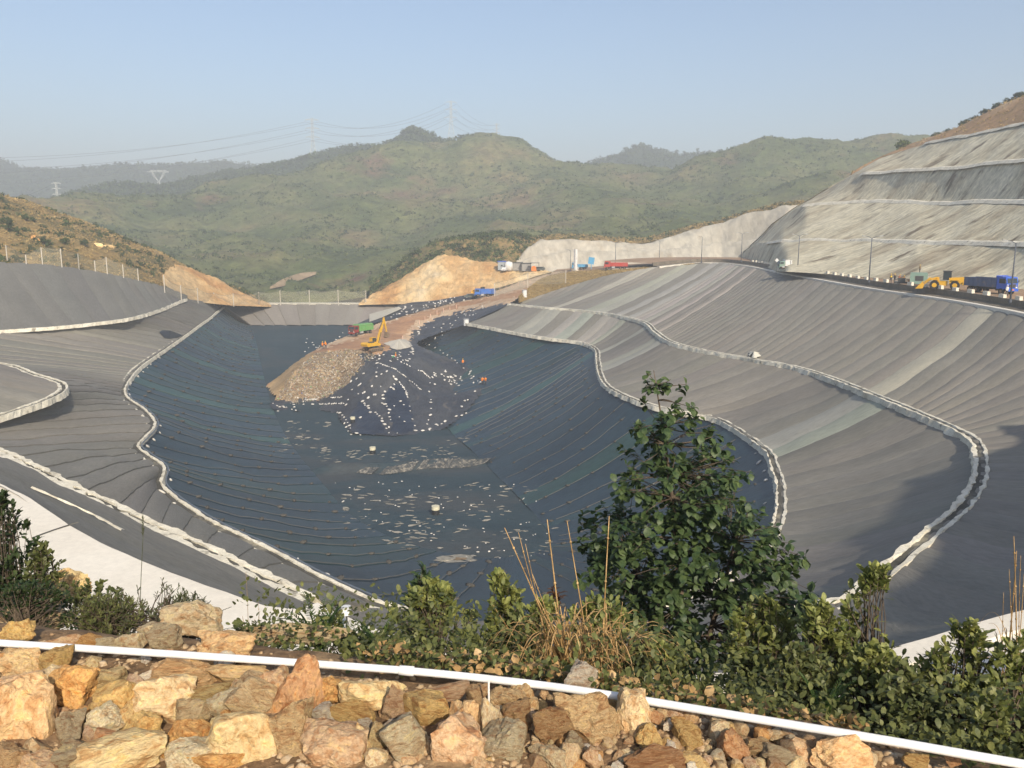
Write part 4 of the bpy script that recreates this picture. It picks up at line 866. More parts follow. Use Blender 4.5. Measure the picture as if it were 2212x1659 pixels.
shrub('dense yellow green shrub left of the dry grass clump, with upright oval leaves', 940, 1262, 1450, 250, 5.7, .068, 130, group=GB)
shrub('shrub topped by a whorl of long drooping leaves, rising above its neighbours', 905, 1212, 1420, 90, 5.9, .11, 16, kind='lance', mat=LM_TREE, per=11, droop=.2, group=GB)
shrub('olive green shrub directly left of the tall dry stalks', 1075, 1245, 1460, 170, 5.6, .066, 90, group=GB)
shrub('bright small leaved shrub behind the tall dry stalks', 1290, 1290, 1480, 210, 5.3, .055, 105, mat=LM_YEL, group=GB)
shrub('low shrub in front of the foot of the tall tree', 1420, 1390, 1500, 170, 4.9, .055, 50, group=GB, mat=LM_YEL)
shrub('shrub with pale upright leaf tips right of the tall tree', 1640, 1295, 1530, 200, 5.2, .064, 95, group=GB)
shrub('open shrub with a bare forked stem in front of the right ditch end', 1868, 1222, 1560, 190, 5.0, .07, 60, group=GB, bare=.6, stem=.016, fill=.3)
shrub('wide low shrub with fresh yellow leaves at the right', 2060, 1345, 1600, 230, 4.5, .06, 90, group=GB)
shrub('tangled shrub at the right edge below the dry reeds', 2190, 1330, 1640, 190, 4.3, .062, 90, group=GB)
shrub('low shrub with grey green leaves above the right end of the pipe', 1930, 1440, 1610, 260, 4.1, .055, 100, group=GB, mat=LM_BACK)
shrub('small plant with broad pale leaves close above the pipe at the right', 2130, 1500, 1640, 110, 3.7, .06, 16, group=GB, mat=LM_YEL, bare=1)
shrub('dark green low shrub between the tree foot and the pipe', 1720, 1400, 1560, 260, 4.6, .05, 100, group=GB, mat=LM_BACK)
shrub('dark rounded shrub at the left edge in front of the white road', 30, 1065, 1330, 165, 6.6, .06, 120, mat=LM_DARK, group='shrubs at the left edge')
shrub('small leafy side shrub leaning right from the dark left shrub', 105, 1175, 1330, 90, 6.4, .055, 40, mat=LM_BACK, group='shrubs at the left edge')
shrub('low dark shrub beneath the left shrubs and above the rocks', 60, 1265, 1365, 230, 5.3, .04, 90, mat=LM_DARK, group='shrubs at the left edge')
shrub('feathery olive bush in the middle of the left weeds', 240, 1290, 1372, 210, 5.3, .035, 110, kind='fern', mat=LM_BACK, group='shrubs at the left edge')
shrub('spreading yellow green shrub between the ferns and the left end of the bush row', 770, 1318, 1440, 230, 5.2, .055, 70, group=GB)
shrub('shrub partly behind the dry grass clump, rounded and olive', 1170, 1290, 1470, 170, 5.3, .06, 70, group=GB)
shrub('dark shrub under the left side of the tall tree', 1370, 1330, 1490, 170, 5.0, .055, 60, mat=LM_BACK, group=GB)
shrub('olive shrub between the tall tree and the forked shrub', 1760, 1300, 1540, 170, 4.9, .06, 70, group=GB)
shrub('leafy shrub under the forked shrub beside the pipe', 1880, 1400, 1580, 200, 4.5, .055, 80, group=GB)
shrub('fine leaved weed mass left of centre before the white road', 330, 1262, 1370, 240, 5.4, .035, 70, kind='fern', mat=LM_GREY, group='shrubs at the left edge', bare=.8)
shrub('low green weeds beside the grey boulder behind the rubble', 560, 1345, 1400, 160, 5.0, .04, 40, mat=LM_BACK, group='shrubs at the left edge')
shrub('low olive weeds in front of the white road right of the dark left shrub', 190, 1262, 1370, 230, 5.8, .045, 70, mat=LM_BACK, group='shrubs at the left edge', bare=.5)
shrub('grey green weeds before the white road left of the grey boulder', 400, 1285, 1375, 170, 5.5, .045, 50, kind='fern', mat=LM_GREY, group='shrubs at the left edge', bare=.5)
# ferns and feathery weeds
def fern(label, cx, base, d, h, n, size, mat, group, kind='fern', lean=0, spreadx=.5, name='fern', straight=.35):
    b = PY(cx, base, d); b.z = min(b.z, drop(b.x, b.y, 5)[0].z + .12) if d < 9 else b.z
    root = empty(name, b, 0, label, 'plant', group); mb = MB(); L = []
    for i in range(n):
        a = R.uniform(0, 6.283); e = Vector((math.cos(a) * spreadx * h + lean * h, math.sin(a) * spreadx * h * .7, h * R.uniform(.6, 1)))
        c = Vector((e.x * straight, e.y * straight, e.z * .8)); P = [c * 2 * t * (1 - t) + e * t * t for t in [k / 11 for k in range(12)]]
        mb.tube(P, [.004 * (1 - k / 13) + .001 for k in range(12)], 4, cap=False)
        for k in range(2, 12):
            dr = (P[k] - P[k - 1]).normalized(); sd = dr.cross(Vector((0, 0, 1))).normalized()
            for s_ in (-1, 1):
                for m_ in (0, .5):
                    L.append((P[k - 1].lerp(P[k], m_) + b, (dr * .6 + sd * s_ + Vector((0, 0, -.1))).normalized(), Vector((0, 0, 1)) + rvec() * .2, size * (1.1 - k / 14)))
    mb.build('stem', mat, root); foliage(root, L, kind, mat, nind=min(300, len(L)), name='leaflet'); return root
GF = 'ferns behind the pipe'
fern('green fern clump behind the pipe left of the coupling', 690, 1418, 5.0, .42, 12, .07, LM_FERN, GF)
fern('yellow green fern behind the pipe below the floodlight', 760, 1400, 5.3, .45, 11, .07, LM_FERN, GF)
fern('fern clump close to the left of the coupling', 820, 1430, 4.8, .3, 9, .055, LM_FERN, GF)
fern('fern clump under the right shrubs', 1660, 1500, 4.7, .4, 10, .06, LM_FERN, GF)
fern('second fern clump under the right shrubs nearer the pipe', 1780, 1520, 4.3, .35, 10, .055, LM_FERN, GF)
GW = 'feathery weeds in front of the white road'
fern('tall thin feathery weed, leftmost of the weeds before the white road', 190, 1300, 6.2, .58, 3, .05, LM_GREY, GW, name='weed', lean=.03, spreadx=.18, straight=.1)
fern('tall feathery weed right of the leftmost one', 235, 1305, 6.1, .56, 3, .05, LM_GREY, GW, name='weed', lean=.05, spreadx=.22, straight=.1)
fern('arching weed with curled leaflets in front of the white road', 345, 1330, 5.8, .4, 5, .05, LM_GREY, GW, name='weed', spreadx=.55)
fern('weed leaning right with narrow dark leaflets at its tip', 380, 1330, 5.7, .42, 5, .055, LM_GREY, GW, name='weed', lean=.55, spreadx=.4)
fern('low weed tangle below the leaning weed', 300, 1335, 5.6, .26, 7, .045, LM_BACK, GW, name='weed', spreadx=.9)
# undergrowth: uncountable
L = []
for i in range(16000):
    x = R.uniform(-1.6, 3.2); e0 = float(edge_y(x)); y = e0 + R.uniform(-.12 if x > -.9 else .2, 1.6)
    if x < -.9 and R.random() < .4: continue
    p = Vector((x, y, 0)); z = -2.2 - max(0, .86 * (y - e0) - .25 * (1 - math.exp(-max(0, y - e0) * 2))); h = R.random() ** 1.5 * (.13 if y - e0 < .2 else .42) ; p.z = z + h
    if 2.2 < x or nz((x * 2, y * 2, 0), 1, 2) > -.25: L.append((p, rvec() + Vector((0, 0, .5)), Vector((0, 0, 1)) + rvec() * .6, R.uniform(.02, .05)))
V, F = LG['tiny']; A = []; FF = []
for i, q in enumerate(L):
    y = q[1].normalized(); z = (q[2] - y * q[2].dot(y)).normalized(); x = y.cross(z); A.append(V * q[3] @ np.array([x, y, z]) + np.array(q[0])); FF += [tuple(i * len(V) + k for k in f) for f in F]
o = obj('undergrowth', np.vstack(A), FF, LM_BACK, None, True); tag(o, kind='stuff')
# far side ground cover on the bank slope
L = []
for i in range(9000):
    x = R.uniform(-14, 6); y = R.uniform(6.5, 17 + max(0, -x - 4) * .9); e0 = float(edge_y(x)); e = y - e0; z = max(-12.3, -2.3 - .86 * e)
    if nz((x * .7, y * .7, 1), 1, 2) > -.1: L.append((Vector((x, y, z + R.random() * .35)), rvec() + Vector((0, 0, .5)), Vector((0, 0, 1)) + rvec() * .6, R.uniform(.05, .12)))
A = []; FF = []
for i, q in enumerate(L):
    y = q[1].normalized(); z = (q[2] - y * q[2].dot(y)).normalized(); x = y.cross(z); A.append(V * q[3] @ np.array([x, y, z]) + np.array(q[0])); FF += [tuple(i * len(V) + k for k in f) for f in F]
o = obj('slope_vegetation', np.vstack(A), FF, LM_BACK, None, True); tag(o, kind='stuff')
# dry grass clump with tall stalks and arching blades
def drygrass(label, cx, base, d, stalks, narc, name='dry_grass_clump', hb=.4, grp=None):
    b = PY(cx, base, d); root = empty(name, b, 0, label, 'grass', grp)
    for (bx, tx, ty, r) in stalks:
        e = PY(tx, ty, d - .1) - b; a = PY(bx, base, d) - b + Vector((0, R.uniform(-.08, .08), -.1)); m = (a + e) / 2 + Vector((R.uniform(-.02, .02), 0, 0))
        P = [a * (1 - t) ** 2 + m * 2 * t * (1 - t) + e * t * t for t in [k / 9 for k in range(10)]]; mb = MB(); mb.tube(P, [r * (1 - .6 * k / 9) for k in range(10)], 6)
        for k in (2, 4, 6, 8): mb.tube([P[k] - Vector((0, 0, .006)), P[k], P[k] + Vector((0, 0, .006))], [r, r * 1.25, r * .9], 6)
        mb.build('stalk', LM_DRY, root, True)
    for i in range(narc):
        a = R.uniform(0, 6.283); rr = R.uniform(.15, hb * 1.2); e = Vector((math.cos(a) * rr, math.sin(a) * rr * .6, R.uniform(-.05, .25))); c = Vector((e.x * .45, e.y * .45, R.uniform(.5, 1.3) * hb * 1.3)); q0 = Vector((R.uniform(-.1, .1), R.uniform(-.1, .1), -.1))
        V = []; F = []
        for k in range(12):
            t = k / 11; p = q0 * (1 - t) ** 2 + c * 2 * t * (1 - t) + e * t * t; w0 = .0055 * (1 - t * .8); sd = Vector((-math.sin(a), math.cos(a), 0)); V += [p - sd * w0, p + Vector((0, 0, .002)), p + sd * w0]
            if k: j = 3 * k; F += [(j - 3, j - 2, j + 1, j), (j - 2, j - 1, j + 2, j + 1)]
        obj('blade', V, F, LM_DRY, root, True)
drygrass('dry straw coloured grass clump with tall bare stalks and arching blades behind the pipe', 1215, 1478, 4.45,
         [(1230, 1182, 1122, .0065), (1250, 1090, 1140, .006), (1215, 1120, 1150, .004), (1290, 1225, 1125, .0055), (1295, 1316, 1115, .006), (1215, 1135, 1175, .0035), (1240, 1150, 1240, .004), (1200, 1060, 1300, .004), (1270, 1160, 1290, .005), (1265, 1175, 1330, .006), (1228, 1198, 1300, .007), (1235, 1210, 1310, .006)], 95, hb=.5)
drygrass('second sheaf of bent dry grass right of the tall stalks', 1300, 1490, 4.5, [(1290, 1265, 1290, .004), (1305, 1345, 1300, .003)], 60, hb=.5)
drygrass('tall dry reed stalks standing at the right edge', 2188, 1440, 5.4, [(2195, 2190, 1158, .006), (2190, 2196, 1190, .006), (2200, 2180, 1230, .004), (2185, 2212, 1240, .004), (2180, 2168, 1280, .003), (2205, 2205, 1200, .004)], 14, hb=.35)
drygrass('faint thin grass stalks in front of the lower end of the white road', 530, 1400, 5.4, [(528, 531, 1235, .002), (560, 558, 1300, .002), (575, 572, 1310, .002), (545, 562, 1320, .0015)], 8, hb=.12)
# reed with a plume
b = PY(302, 1330, 5.9); root = empty('plumed_reed', b, 0, 'single thin reed with a dark plume standing before the ragged ditch', 'reed'); P = [PY(302, 1330, 5.9) - b, PY(305, 1240, 5.9) - b, PY(309, 1160, 5.9) - b, PY(309, 1115, 5.9) - b]
MB().tube(P, [.003, .0025, .002, .0015], 5).build('stem', LM_GREY, root)
V = []; mb = MB()
for i in range(60):
    t = R.random(); q = PY(309, 1160 - 42 * t, 5.9) - b; v = Vector((R.uniform(-1, 1) * .022 * math.sin(math.pi * (.15 + .75 * t)), R.uniform(-.015, .015), .03)); mb.tube([q, q + v], [.0016, .0006], 3)
mb.build('plume', LM_GREY, root)
shrub('small reddish seedling with curled leaves between the dry stalks and the tree', 1212, 1190, 1300, 40, 6.0, .09, 5, kind='lance', mat=LM_RED, per=9, droop=.35, bare=1, name='seedling')
# leaf litter
L = []
for i in range(500):
    x = R.uniform(-.8, 1.6); y = float(edge_y(x)) + R.uniform(-.1, .5); L.append((Vector((x, y, -2.16 - max(0, y - float(edge_y(x))) * .5 + .03)), rvec(), Vector((0, 0, 1)) + rvec() * .5, R.uniform(.03, .07)))
A = []; FF = []; V, F = LG['broad']
for i, q in enumerate(L):
    y = q[1].normalized(); z = (q[2] - y * q[2].dot(y)).normalized(); x = y.cross(z); A.append(V * q[3] @ np.array([x, y, z]) + np.array(q[0])); FF += [tuple(i * len(V) + k for k in f) for f in F]
tag(obj('leaf_litter', np.vstack(A), FF, LM_DRY, None, True), kind='stuff')
# ---------------------------------------------------------------- vegetation on the hills
def clumps(name, pts, size, mat, tri=12, seed=0, kind='stuff', parent=None, tall=1.0):
    """leafy clumps made of small triangles"""
    g = np.random.default_rng(seed); pts = np.asarray(pts, float); n = len(pts); sz = size if isinstance(size, np.ndarray) else np.full(n, size)
    d = g.normal(size=(n, tri, 3)); d /= np.linalg.norm(d, axis=2, keepdims=True); d[:, :, 2] = np.abs(d[:, :, 2]) * tall
    c = pts[:, None, :] + d * sz[:, None, None] * g.uniform(.3, .55, (n, tri, 1))
    t = g.normal(size=(n, tri, 3, 3)); t /= np.linalg.norm(t, axis=3, keepdims=True); V = c[:, :, None, :] + t * sz[:, None, None, None] * .3
    V = V.reshape(-1, 3); F = np.arange(len(V)).reshape(-1, 3); me = fastmesh(name, V, F); o = link(name, me, mat, parent); return tag(o, kind=kind) if kind else o
def surfpts(o, n, seed, dens=None, xr=(-60, 2270)):
    me = o.data; nv = len(me.vertices); co = np.empty(nv * 3); me.vertices.foreach_get('co', co); co = co.reshape(-1, 3)
    q = np.array([p.vertices[:] for p in me.polygons if len(p.vertices) == 4]); A = co[q]; ar = np.linalg.norm(np.cross(A[:, 1] - A[:, 0], A[:, 3] - A[:, 0]), axis=1)
    C = A.mean(1); x, y = pxy(C); w_ = ar * ((x > xr[0]) & (x < xr[1]))
    if dens is not None: w_ = w_ * dens(C, x, y)
    g = np.random.default_rng(seed); i = g.choice(len(q), n, p=w_ / w_.sum()); u, v = g.random(n)[:, None], g.random(n)[:, None]
    B = A[i]; return B[:, 0] * (1 - u) * (1 - v) + B[:, 1] * u * (1 - v) + B[:, 2] * u * v + B[:, 3] * (1 - u) * v
M_BUSHFAR = pmat('far_bush', [(0, (.035, .05, .02)), (1, (.08, .11, .035))], scale=.06, coord='World', rough=1, bump=0, fine=.2)
M_BUSHLT = pmat('light_bush', [(0, (.10, .135, .04)), (1, (.2, .21, .075))], scale=.05, coord='World', rough=1, bump=0, fine=.2)
M_BUSHDRY = pmat('dry_bush', [(0, (.28, .2, .075)), (1, (.5, .36, .16))], scale=.1, coord='World', rough=1, bump=0, fine=.2)
def patch(s, off, th):
    return lambda C, x, y: np.array([1.0 if noise.fractal(Vector((c[0] / s + off, c[1] / s, c[2] / s)), 1, 2, 3) > th else .06 for c in C])
clumps('hill_bushes', surfpts(hill_m, 9000, 1, patch(45, 3, .05)), NR.uniform(1.6, 3.6, 9000), M_BUSHFAR, 10, 1)
clumps('hill_bushes', surfpts(hill_m, 14000, 2), NR.uniform(1.2, 2.6, 14000), M_BUSHLT, 7, 2)
clumps('hill_bushes', surfpts(hill_w, 7000, 3), NR.uniform(4, 7.5, 7000), M_BUSHFAR, 10, 3, tall=1.2)
clumps('hill_bushes', surfpts(hill_far, 3500, 4), NR.uniform(6, 11, 3500), M_BUSHFAR, 8, 4, tall=1.2)
clumps('hill_bushes', surfpts(hill_r, 3500, 5), NR.uniform(4, 8, 3500), M_BUSHFAR, 9, 5, tall=1.2)
clumps('hill_bushes', surfpts(hill_l, 1900, 6, patch(14, 5, .0)), NR.uniform(.7, 2.2, 1900), M_BUSHFAR, 12, 6)
clumps('hill_bushes', surfpts(hill_l, 9000, 7), NR.uniform(.5, 1.2, 9000), M_BUSHDRY, 8, 7)
sh = [o for o in TERR if o.name == 'scrub_shoulder'][0]
clumps('hill_bushes', surfpts(sh, 1600, 8, patch(12, 5, -.1)), NR.uniform(1.2, 3, 1600), M_BUSHFAR, 12, 8)
clumps('hill_bushes', surfpts(sh, 2500, 9), NR.uniform(.8, 1.8, 2500), M_BUSHLT, 8, 9)
se = [o for o in TERR if o.name == 'scrub_edge'][0]
clumps('hill_bushes', surfpts(se, 2200, 10), NR.uniform(.7, 1.8, 2200), M_BUSHDRY, 8, 10)
clumps('hill_bushes', surfpts(se, 500, 11), NR.uniform(1, 2.4, 500), M_BUSHFAR, 10, 11)
clumps('bank_grass', surfpts([o for o in S.objects if o.name == 'grass_bank'][0], 6000, 12), NR.uniform(.3, .7, 6000), M_BUSHDRY, 6, 12)
clumps('hill_bushes', surfpts(hill_t, 900, 13), NR.uniform(.4, 1.3, 900), M_BUSHDRY, 8, 13)
def ftree(label, px, py, d, h, w_, cat='tree', grp=None, mat=None, trunk=.35, n=26, seed=0, name='tree'):
    b = PY(px, py, d); k = d / FOC; H = h * k; Wd = w_ * k; e = empty(name, b, 0, label, cat, grp); g = np.random.default_rng(seed + int(px)); mb = MB()
    mb.tube([(0, 0, -2), (0, 0, H * .4), (Wd * .05, 0, H * .8)], [Wd * .05, Wd * .035, Wd * .01], 5)
    P = []
    while len(P) < n:
        q = g.uniform(-1, 1, 3)
        if np.linalg.norm(q) < 1: P.append([q[0] * Wd * .42, q[1] * Wd * .42, H * (trunk + (1 - trunk) * .5) + q[2] * H * (1 - trunk) * .42])
    mb.tube([(0, 0, H * .35), P[0]], [Wd * .03, Wd * .01], 4); mb.build('trunk', M_BARK, e)
    o = clumps('crown', P, Wd * .38, mat or M_BUSHFAR, 14, seed + int(px), None, e); return e
GT = 'trees standing on the far ridge lines'
for i, (x, y, d, h, w_) in enumerate([(876, 302, 1034, 22, 22), (892, 300, 1038, 24, 28), (908, 302, 1036, 20, 22), (924, 305, 1034, 12, 16)]):
    ftree(['left tree of the clump on the mountain top', 'highest tree of the clump on the mountain top', 'right tree of the clump on the mountain top', 'small tree at the right end of the clump on the mountain top'][i], x, y, d, h, w_, grp='trees on the mountain top', n=40, trunk=.12)
for x, y, d, h in [(705, 352, 1095, 10), (742, 343, 1085, 8), (770, 335, 1075, 9), (792, 330, 1068, 10), (812, 324, 1060, 8), (840, 314, 1052, 9), (944, 308, 1028, 8), (966, 313, 1020, 8), (987, 310, 1012, 8), (1002, 304, 1005, 8), (1014, 304, 1000, 9)]:
    ftree('small tree on the wooded ridge beside the mountain top', x, y + 2, d, h, 8, grp=GT, n=14, trunk=.2)
GR = 'trees on the skyline of the far right hill'
for i, (x, y, h, w_) in enumerate([(1316, 350, 14, 9), (1330, 345, 12, 14), (1352, 334, 16, 14), (1370, 332, 20, 18), (1386, 330, 20, 20), (1402, 332, 18, 16), (1462, 341, 16, 10), (1478, 340, 14, 9), (1506, 338, 18, 9), (1532, 337, 12, 8), (1552, 336, 14, 8), (1580, 335, 14, 10), (1598, 334, 16, 12), (1625, 333, 14, 12)]):
    ftree('hazy tree on the skyline of the far right hill', x, y, 1345, h, w_, grp=GR, n=18, trunk=.25)
ftree('lone tree standing on the bare skyline right of centre', 1773, 317, 800, 18, 9, n=16, trunk=.45)
for i, (x, y, h, w_) in enumerate([(60, 372, 9, 8), (100, 373, 8, 8), (170, 370, 9, 9), (245, 366, 11, 12), (300, 367, 9, 7), (372, 366, 9, 9), (500, 360, 10, 12), (620, 358, 12, 16)]):
    ftree('hazy tree on the far left ridge line', x, y, 1570 if x < 560 else 1110, h, w_, grp='trees on the far left ridge', n=16, trunk=.2)
for i, (x, y, h, w_, l) in enumerate([(1948, 333, 28, 32, 'round bushy tree at the left foot of the shotcrete hill skyline'), (1985, 318, 10, 14, 'low bush right of the round tree on the hill skyline'), (2022, 306, 18, 20, 'bushy tree halfway up the hill skyline'), (2047, 296, 14, 18, 'bush between two taller ones on the hill skyline'),
                                    (2085, 279, 16, 26, 'dark bush on the upper hill skyline left of the orange soil'), (2105, 268, 14, 22, 'bush above the upper left corner of the orange soil'), (2130, 255, 16, 24, 'bush on the hilltop above the orange soil'), (2155, 243, 16, 24, 'second bush on the hilltop further up'), (2178, 233, 18, 24, 'tall dark bush near the top of the hill'), (2200, 222, 18, 26, 'dark bush at the very top of the hill by the picture edge')]):
    dd = float(np.interp(x, [p[0] for p in H5], [p[2] for p in H5])); ftree(l, x, y - 1, dd + 1, h, w_, 'bush' if i else 'tree', 'bushes on the shotcrete hill skyline', M_BUSHLT if i == 0 else None, n=34, trunk=.05, name='bush' if i else 'tree')
for i, (x, y, h, w_, l) in enumerate([(18, 500, 30, 26, 'dark tree on the dry hill near the left edge'), (55, 478, 14, 16, 'round bush on the upper dry hill'), (72, 480, 12, 14, 'second round bush right of the first on the upper dry hill'), (95, 530, 20, 16, 'dark upright tree in the middle of the dry hill'), (140, 528, 14, 18, 'bush on the lower dry hill left of the pale boulders'), (183, 533, 16, 16, 'bush just left of the pale boulders on the dry hill')]):
    d_ = hit(x, y)[0].y; ftree(l, x, y, d_, h, w_, 'bush', 'bushes on the dry left hill', n=30, trunk=.05, name='bush')
for x, y, w_, h_, c, l in [(212, 531, 22, 12, 'cream', 'pale yellow boulder exposed on the dry hill'), (232, 533, 26, 7, 'cream', 'flat pale outcrop right of the yellow boulder on the dry hill'), (72, 514, 10, 8, 'orange', 'small orange rock scar on the dry hill'), (86, 519, 9, 5, 'orange', 'second small orange rock scar on the dry hill')]:
    q = hit(x, y)[0]; put_rock(x, y, w_, h_, c, 0, l, 900 + x, 3, d=q.y - .5, grp='pale outcrops on the dry hill', cat='boulder')
# ---------------------------------------------------------------- sandbags
SBM = mesh('sandbag', *(lambda V, F: ([(v[0] * .5 * (1 - .15 * abs(v[2])), v[1] * .32, v[2] * .2 + .12) for v in V], F))(*ico(2)), True)
M_BAG = pmat('white_sandbag', [(0, (.62, .6, .55)), (1, (.84, .82, .78))], scale=2, rough=.85, bump=.2, fine=.06, objcol=True, rnd=1); SBM.materials.append(M_BAG)
BAGL = []
def bags(pts, label, group, sz=1.0, jit=1.0):
    for (x, y) in pts:
        h, nr = hit(x + R.uniform(-jit, jit), y + R.uniform(-jit, jit) * .6); s_ = sz * R.uniform(.45, .95); q = nr.to_track_quat('Z', 'Y') if nr.z > 0 else (-nr).to_track_quat('Z', 'Y'); BAGL.append((h, s_, q @ Quaternion((0, 0, 1), R.uniform(0, 3.1)), label, group))
def D6(l): return [(553 + x * .25, 587.6 + y * .25) for x, y in l]
def along(l, n):
    P = np.array(l, float); L = np.r_[0, np.cumsum(np.linalg.norm(np.diff(P, axis=0), axis=1))]; s_ = np.linspace(0, L[-1], n); return list(zip(np.interp(s_, L, P[:, 0]), np.interp(s_, L, P[:, 1])))
bags(D6([(1040, 765), (1047, 790), (1045, 830), (1038, 870), (1040, 900)]), 'white sandbag in the short row down from the top of the black mound', 'sandbags in the short row below the mound top')
bags(D6(along([(1055, 785), (1200, 840), (1290, 905)], 14)), 'white sandbag in the row slanting right from the top of the black mound', 'sandbags in the row slanting right from the mound top')
bags(D6(along([(1240, 955), (1285, 1010), (1310, 1080)], 9) + [(1325, 1160), (1330, 1200), (1350, 1270), (1370, 1330), (1378, 1370)]), 'white sandbag in the long row down the right fold of the mound front', 'sandbags down the right fold of the mound front')
bags(D6([(1190, 970), (1165, 995), (1110, 1035), (1100, 1065), (1100, 1095), (1095, 1135), (1118, 1145), (1132, 1160), (1150, 1190), (1148, 1220), (1152, 1250), (1165, 1275)]), 'white sandbag in the middle row down the mound front', 'sandbags in the middle row of the mound front')
bags(D6([(920, 1118), (935, 1135), (940, 1152), (965, 1160), (970, 1175), (990, 1215), (1035, 1212), (1050, 1230), (1065, 1245), (1090, 1265), (1092, 1290), (1110, 1320), (1125, 1352), (1148, 1345), (1145, 1390)]), 'white sandbag in the left row curving down the mound front', 'sandbags in the left curving row of the mound front')
bags(D6([(1495, 1035), (1510, 1105), (1510, 1130), (1515, 1180), (1505, 1235), (1490, 1280), (1480, 1315), (1500, 1358)]), 'white sandbag in the rightmost upright row of the mound', 'sandbags in the rightmost upright row of the mound')
bags(D6(along([(1330, 940), (1360, 960), (1390, 985), (1415, 1015)], 6) + along([(1250, 780), (1330, 812)], 4) + along([(1405, 848), (1440, 860), (1500, 915)], 8)), 'white sandbag in the short arcs on the upper right of the mound', 'sandbags in short arcs on the upper right of the mound')
bags(D6([(930, 880), (870, 925), (825, 945), (905, 970), (895, 978), (830, 1015), (1005, 990), (940, 1040), (925, 1050), (885, 1055), (1015, 1062), (970, 1090), (1035, 1060), (800, 1105), (780, 1150), (1075, 990), (1250, 1115), (1280, 1150), (1195, 1157), (1235, 1255), (1282, 1290), (1725, 1055), (905, 1258), (1190, 1010), (1210, 930), (1185, 905), (1130, 860), (1085, 885)]),
     'single white sandbag lying apart from the rows on the black mound', 'scattered sandbags on the black mound')
bags(D6([(R.uniform(1500, 1900), R.uniform(850, 985)) for i in range(36)]), 'white sandbag strewn over the shelf between the mound and the right slope', 'sandbags strewn between the mound and right slope')
bags(D6([(1470, 620), (1500, 632), (1545, 655), (1590, 680), (1620, 700), (1650, 720), (1690, 745), (1715, 765), (1740, 785), (1795, 830), (1855, 860), (1858, 900), (1920, 940), (1935, 960)]), 'white sandbag in the row along the foot of the right dark slope', 'sandbags along the foot of the right dark slope')
bags(D6([(820, 1380), (868, 1393), (905, 1410), (960, 1400), (1010, 1405), (1220, 1392), (1440, 1370), (1500, 1362), (1555, 1320), (1570, 1328), (1600, 1310), (1630, 1290), (1728, 1250), (1780, 1240), (1815, 1220), (1890, 1030), (1830, 1105), (1805, 1115), (1780, 1165)]), 'white sandbag along the lower edge of the black mound cover', 'sandbags along the lower edge of the mound')
bags(D6([(150, 1135), (180, 1155), (205, 1170), (237, 1160), (265, 1170), (325, 1148), (328, 1168), (310, 1190), (190, 1203), (240, 1172), (345, 1195), (410, 1143), (490, 1143)] + along([(555, 1143), (755, 1137)], 11)), 'white sandbag on the flat shelf below the brown soil face', 'sandbags on the shelf below the soil face')
bags(D6(along([(430, 1105), (525, 1100)], 9) + along([(650, 1088), (742, 1082)], 6)), 'white sandbag stacked in the dense row at the foot of the waste', 'sandbags stacked at the foot of the waste')
bags(D6(along([(722, 1218), (770, 1265), (812, 1340), (820, 1405)], 9) + along([(700, 1215), (775, 1330), (800, 1375)], 6)), 'white sandbag lining the narrow channel left of the black mound', 'sandbags lining the channel beside the mound')
bags(D6([(R.uniform(1000, 1380), R.uniform(695, 775)) for i in range(24)]), 'white sandbag scattered on top of the mound near the excavator', 'sandbags on the mound top near the excavator')
bags(D6([(1290, 618), (1300, 628), (1312, 622), (1325, 632), (1335, 628), (1345, 640), (1320, 645), (1352, 668), (1356, 690), (1345, 660)]), 'white sandbag heaped beside the pale gravel pile', 'sandbags heaped beside the gravel pile', 1.3)
bags(D6([(490, 610), (497, 630), (515, 650), (535, 655), (550, 640), (455, 655), (420, 690), (438, 580), (435, 610), (690, 585), (720, 560), (752, 528), (805, 520), (650, 612)]), 'white sandbag along the left edge of the red dirt platform', 'sandbags along the left edge of the dirt platform')
PL = [(836, 696), (905, 676), (960, 662), (1030, 640), (1010, 638), (940, 650), (880, 660), (850, 676)]; k = 0
while k < 52:
    x, y = R.uniform(830, 1035), R.uniform(632, 700)
    if inpoly([x], [y], PL)[0]: bags([(x, y)], 'white sandbag on the black sheet left of the haul road', 'sandbags left of the haul road', 1.15); k += 1
PR_ = [(893, 730), (905, 702), (950, 682), (1010, 668), (1055, 660), (1040, 674), (1000, 690), (960, 722), (930, 744), (905, 745)]; k = 0
while k < 44:
    x, y = R.uniform(893, 1056), R.uniform(658, 746)
    if inpoly([x], [y], PR_)[0]: bags([(x, y)], 'white sandbag on the black sheet right of the haul road', 'sandbags right of the haul road'); k += 1
RIMB = [(x * .25, 587.6 + y * .25) for x, y in [(1475, 600), (1430, 665), (1415, 692), (1380, 715), (1365, 742), (1285, 800), (1262, 828), (1225, 865), (1182, 903), (1137, 942), (1110, 977), (1102, 1017), (1097, 1058), (1122, 1097), (1147, 1140), (1199, 1183), (1302, 1228), (1338, 1280), (1372, 1330), (1367, 1388), (1315, 1450), (1258, 1507), (1260, 1573), (1360, 1647)]] + \
       [(x * .25, 967.7 + y * .25) for x, y in [(1378, 150), (1444, 192), (1460, 278), (1386, 383), (1494, 480), (1857, 647), (2057, 743), (2285, 852), (2549, 970), (2814, 1097), (3102, 1235)]]
bags([(x + 3, y) for x, y in RIMB], 'white sandbag in the row just below the left rim ditch', 'sandbags below the left rim ditch', .85, .3)
bags([(1632, 980), (1640, 999), (1651, 1018), (1655, 1038), (1653, 1088)], 'white sandbag just below the right rim ditch behind the tree', 'sandbags below the right rim ditch', .8, .3)
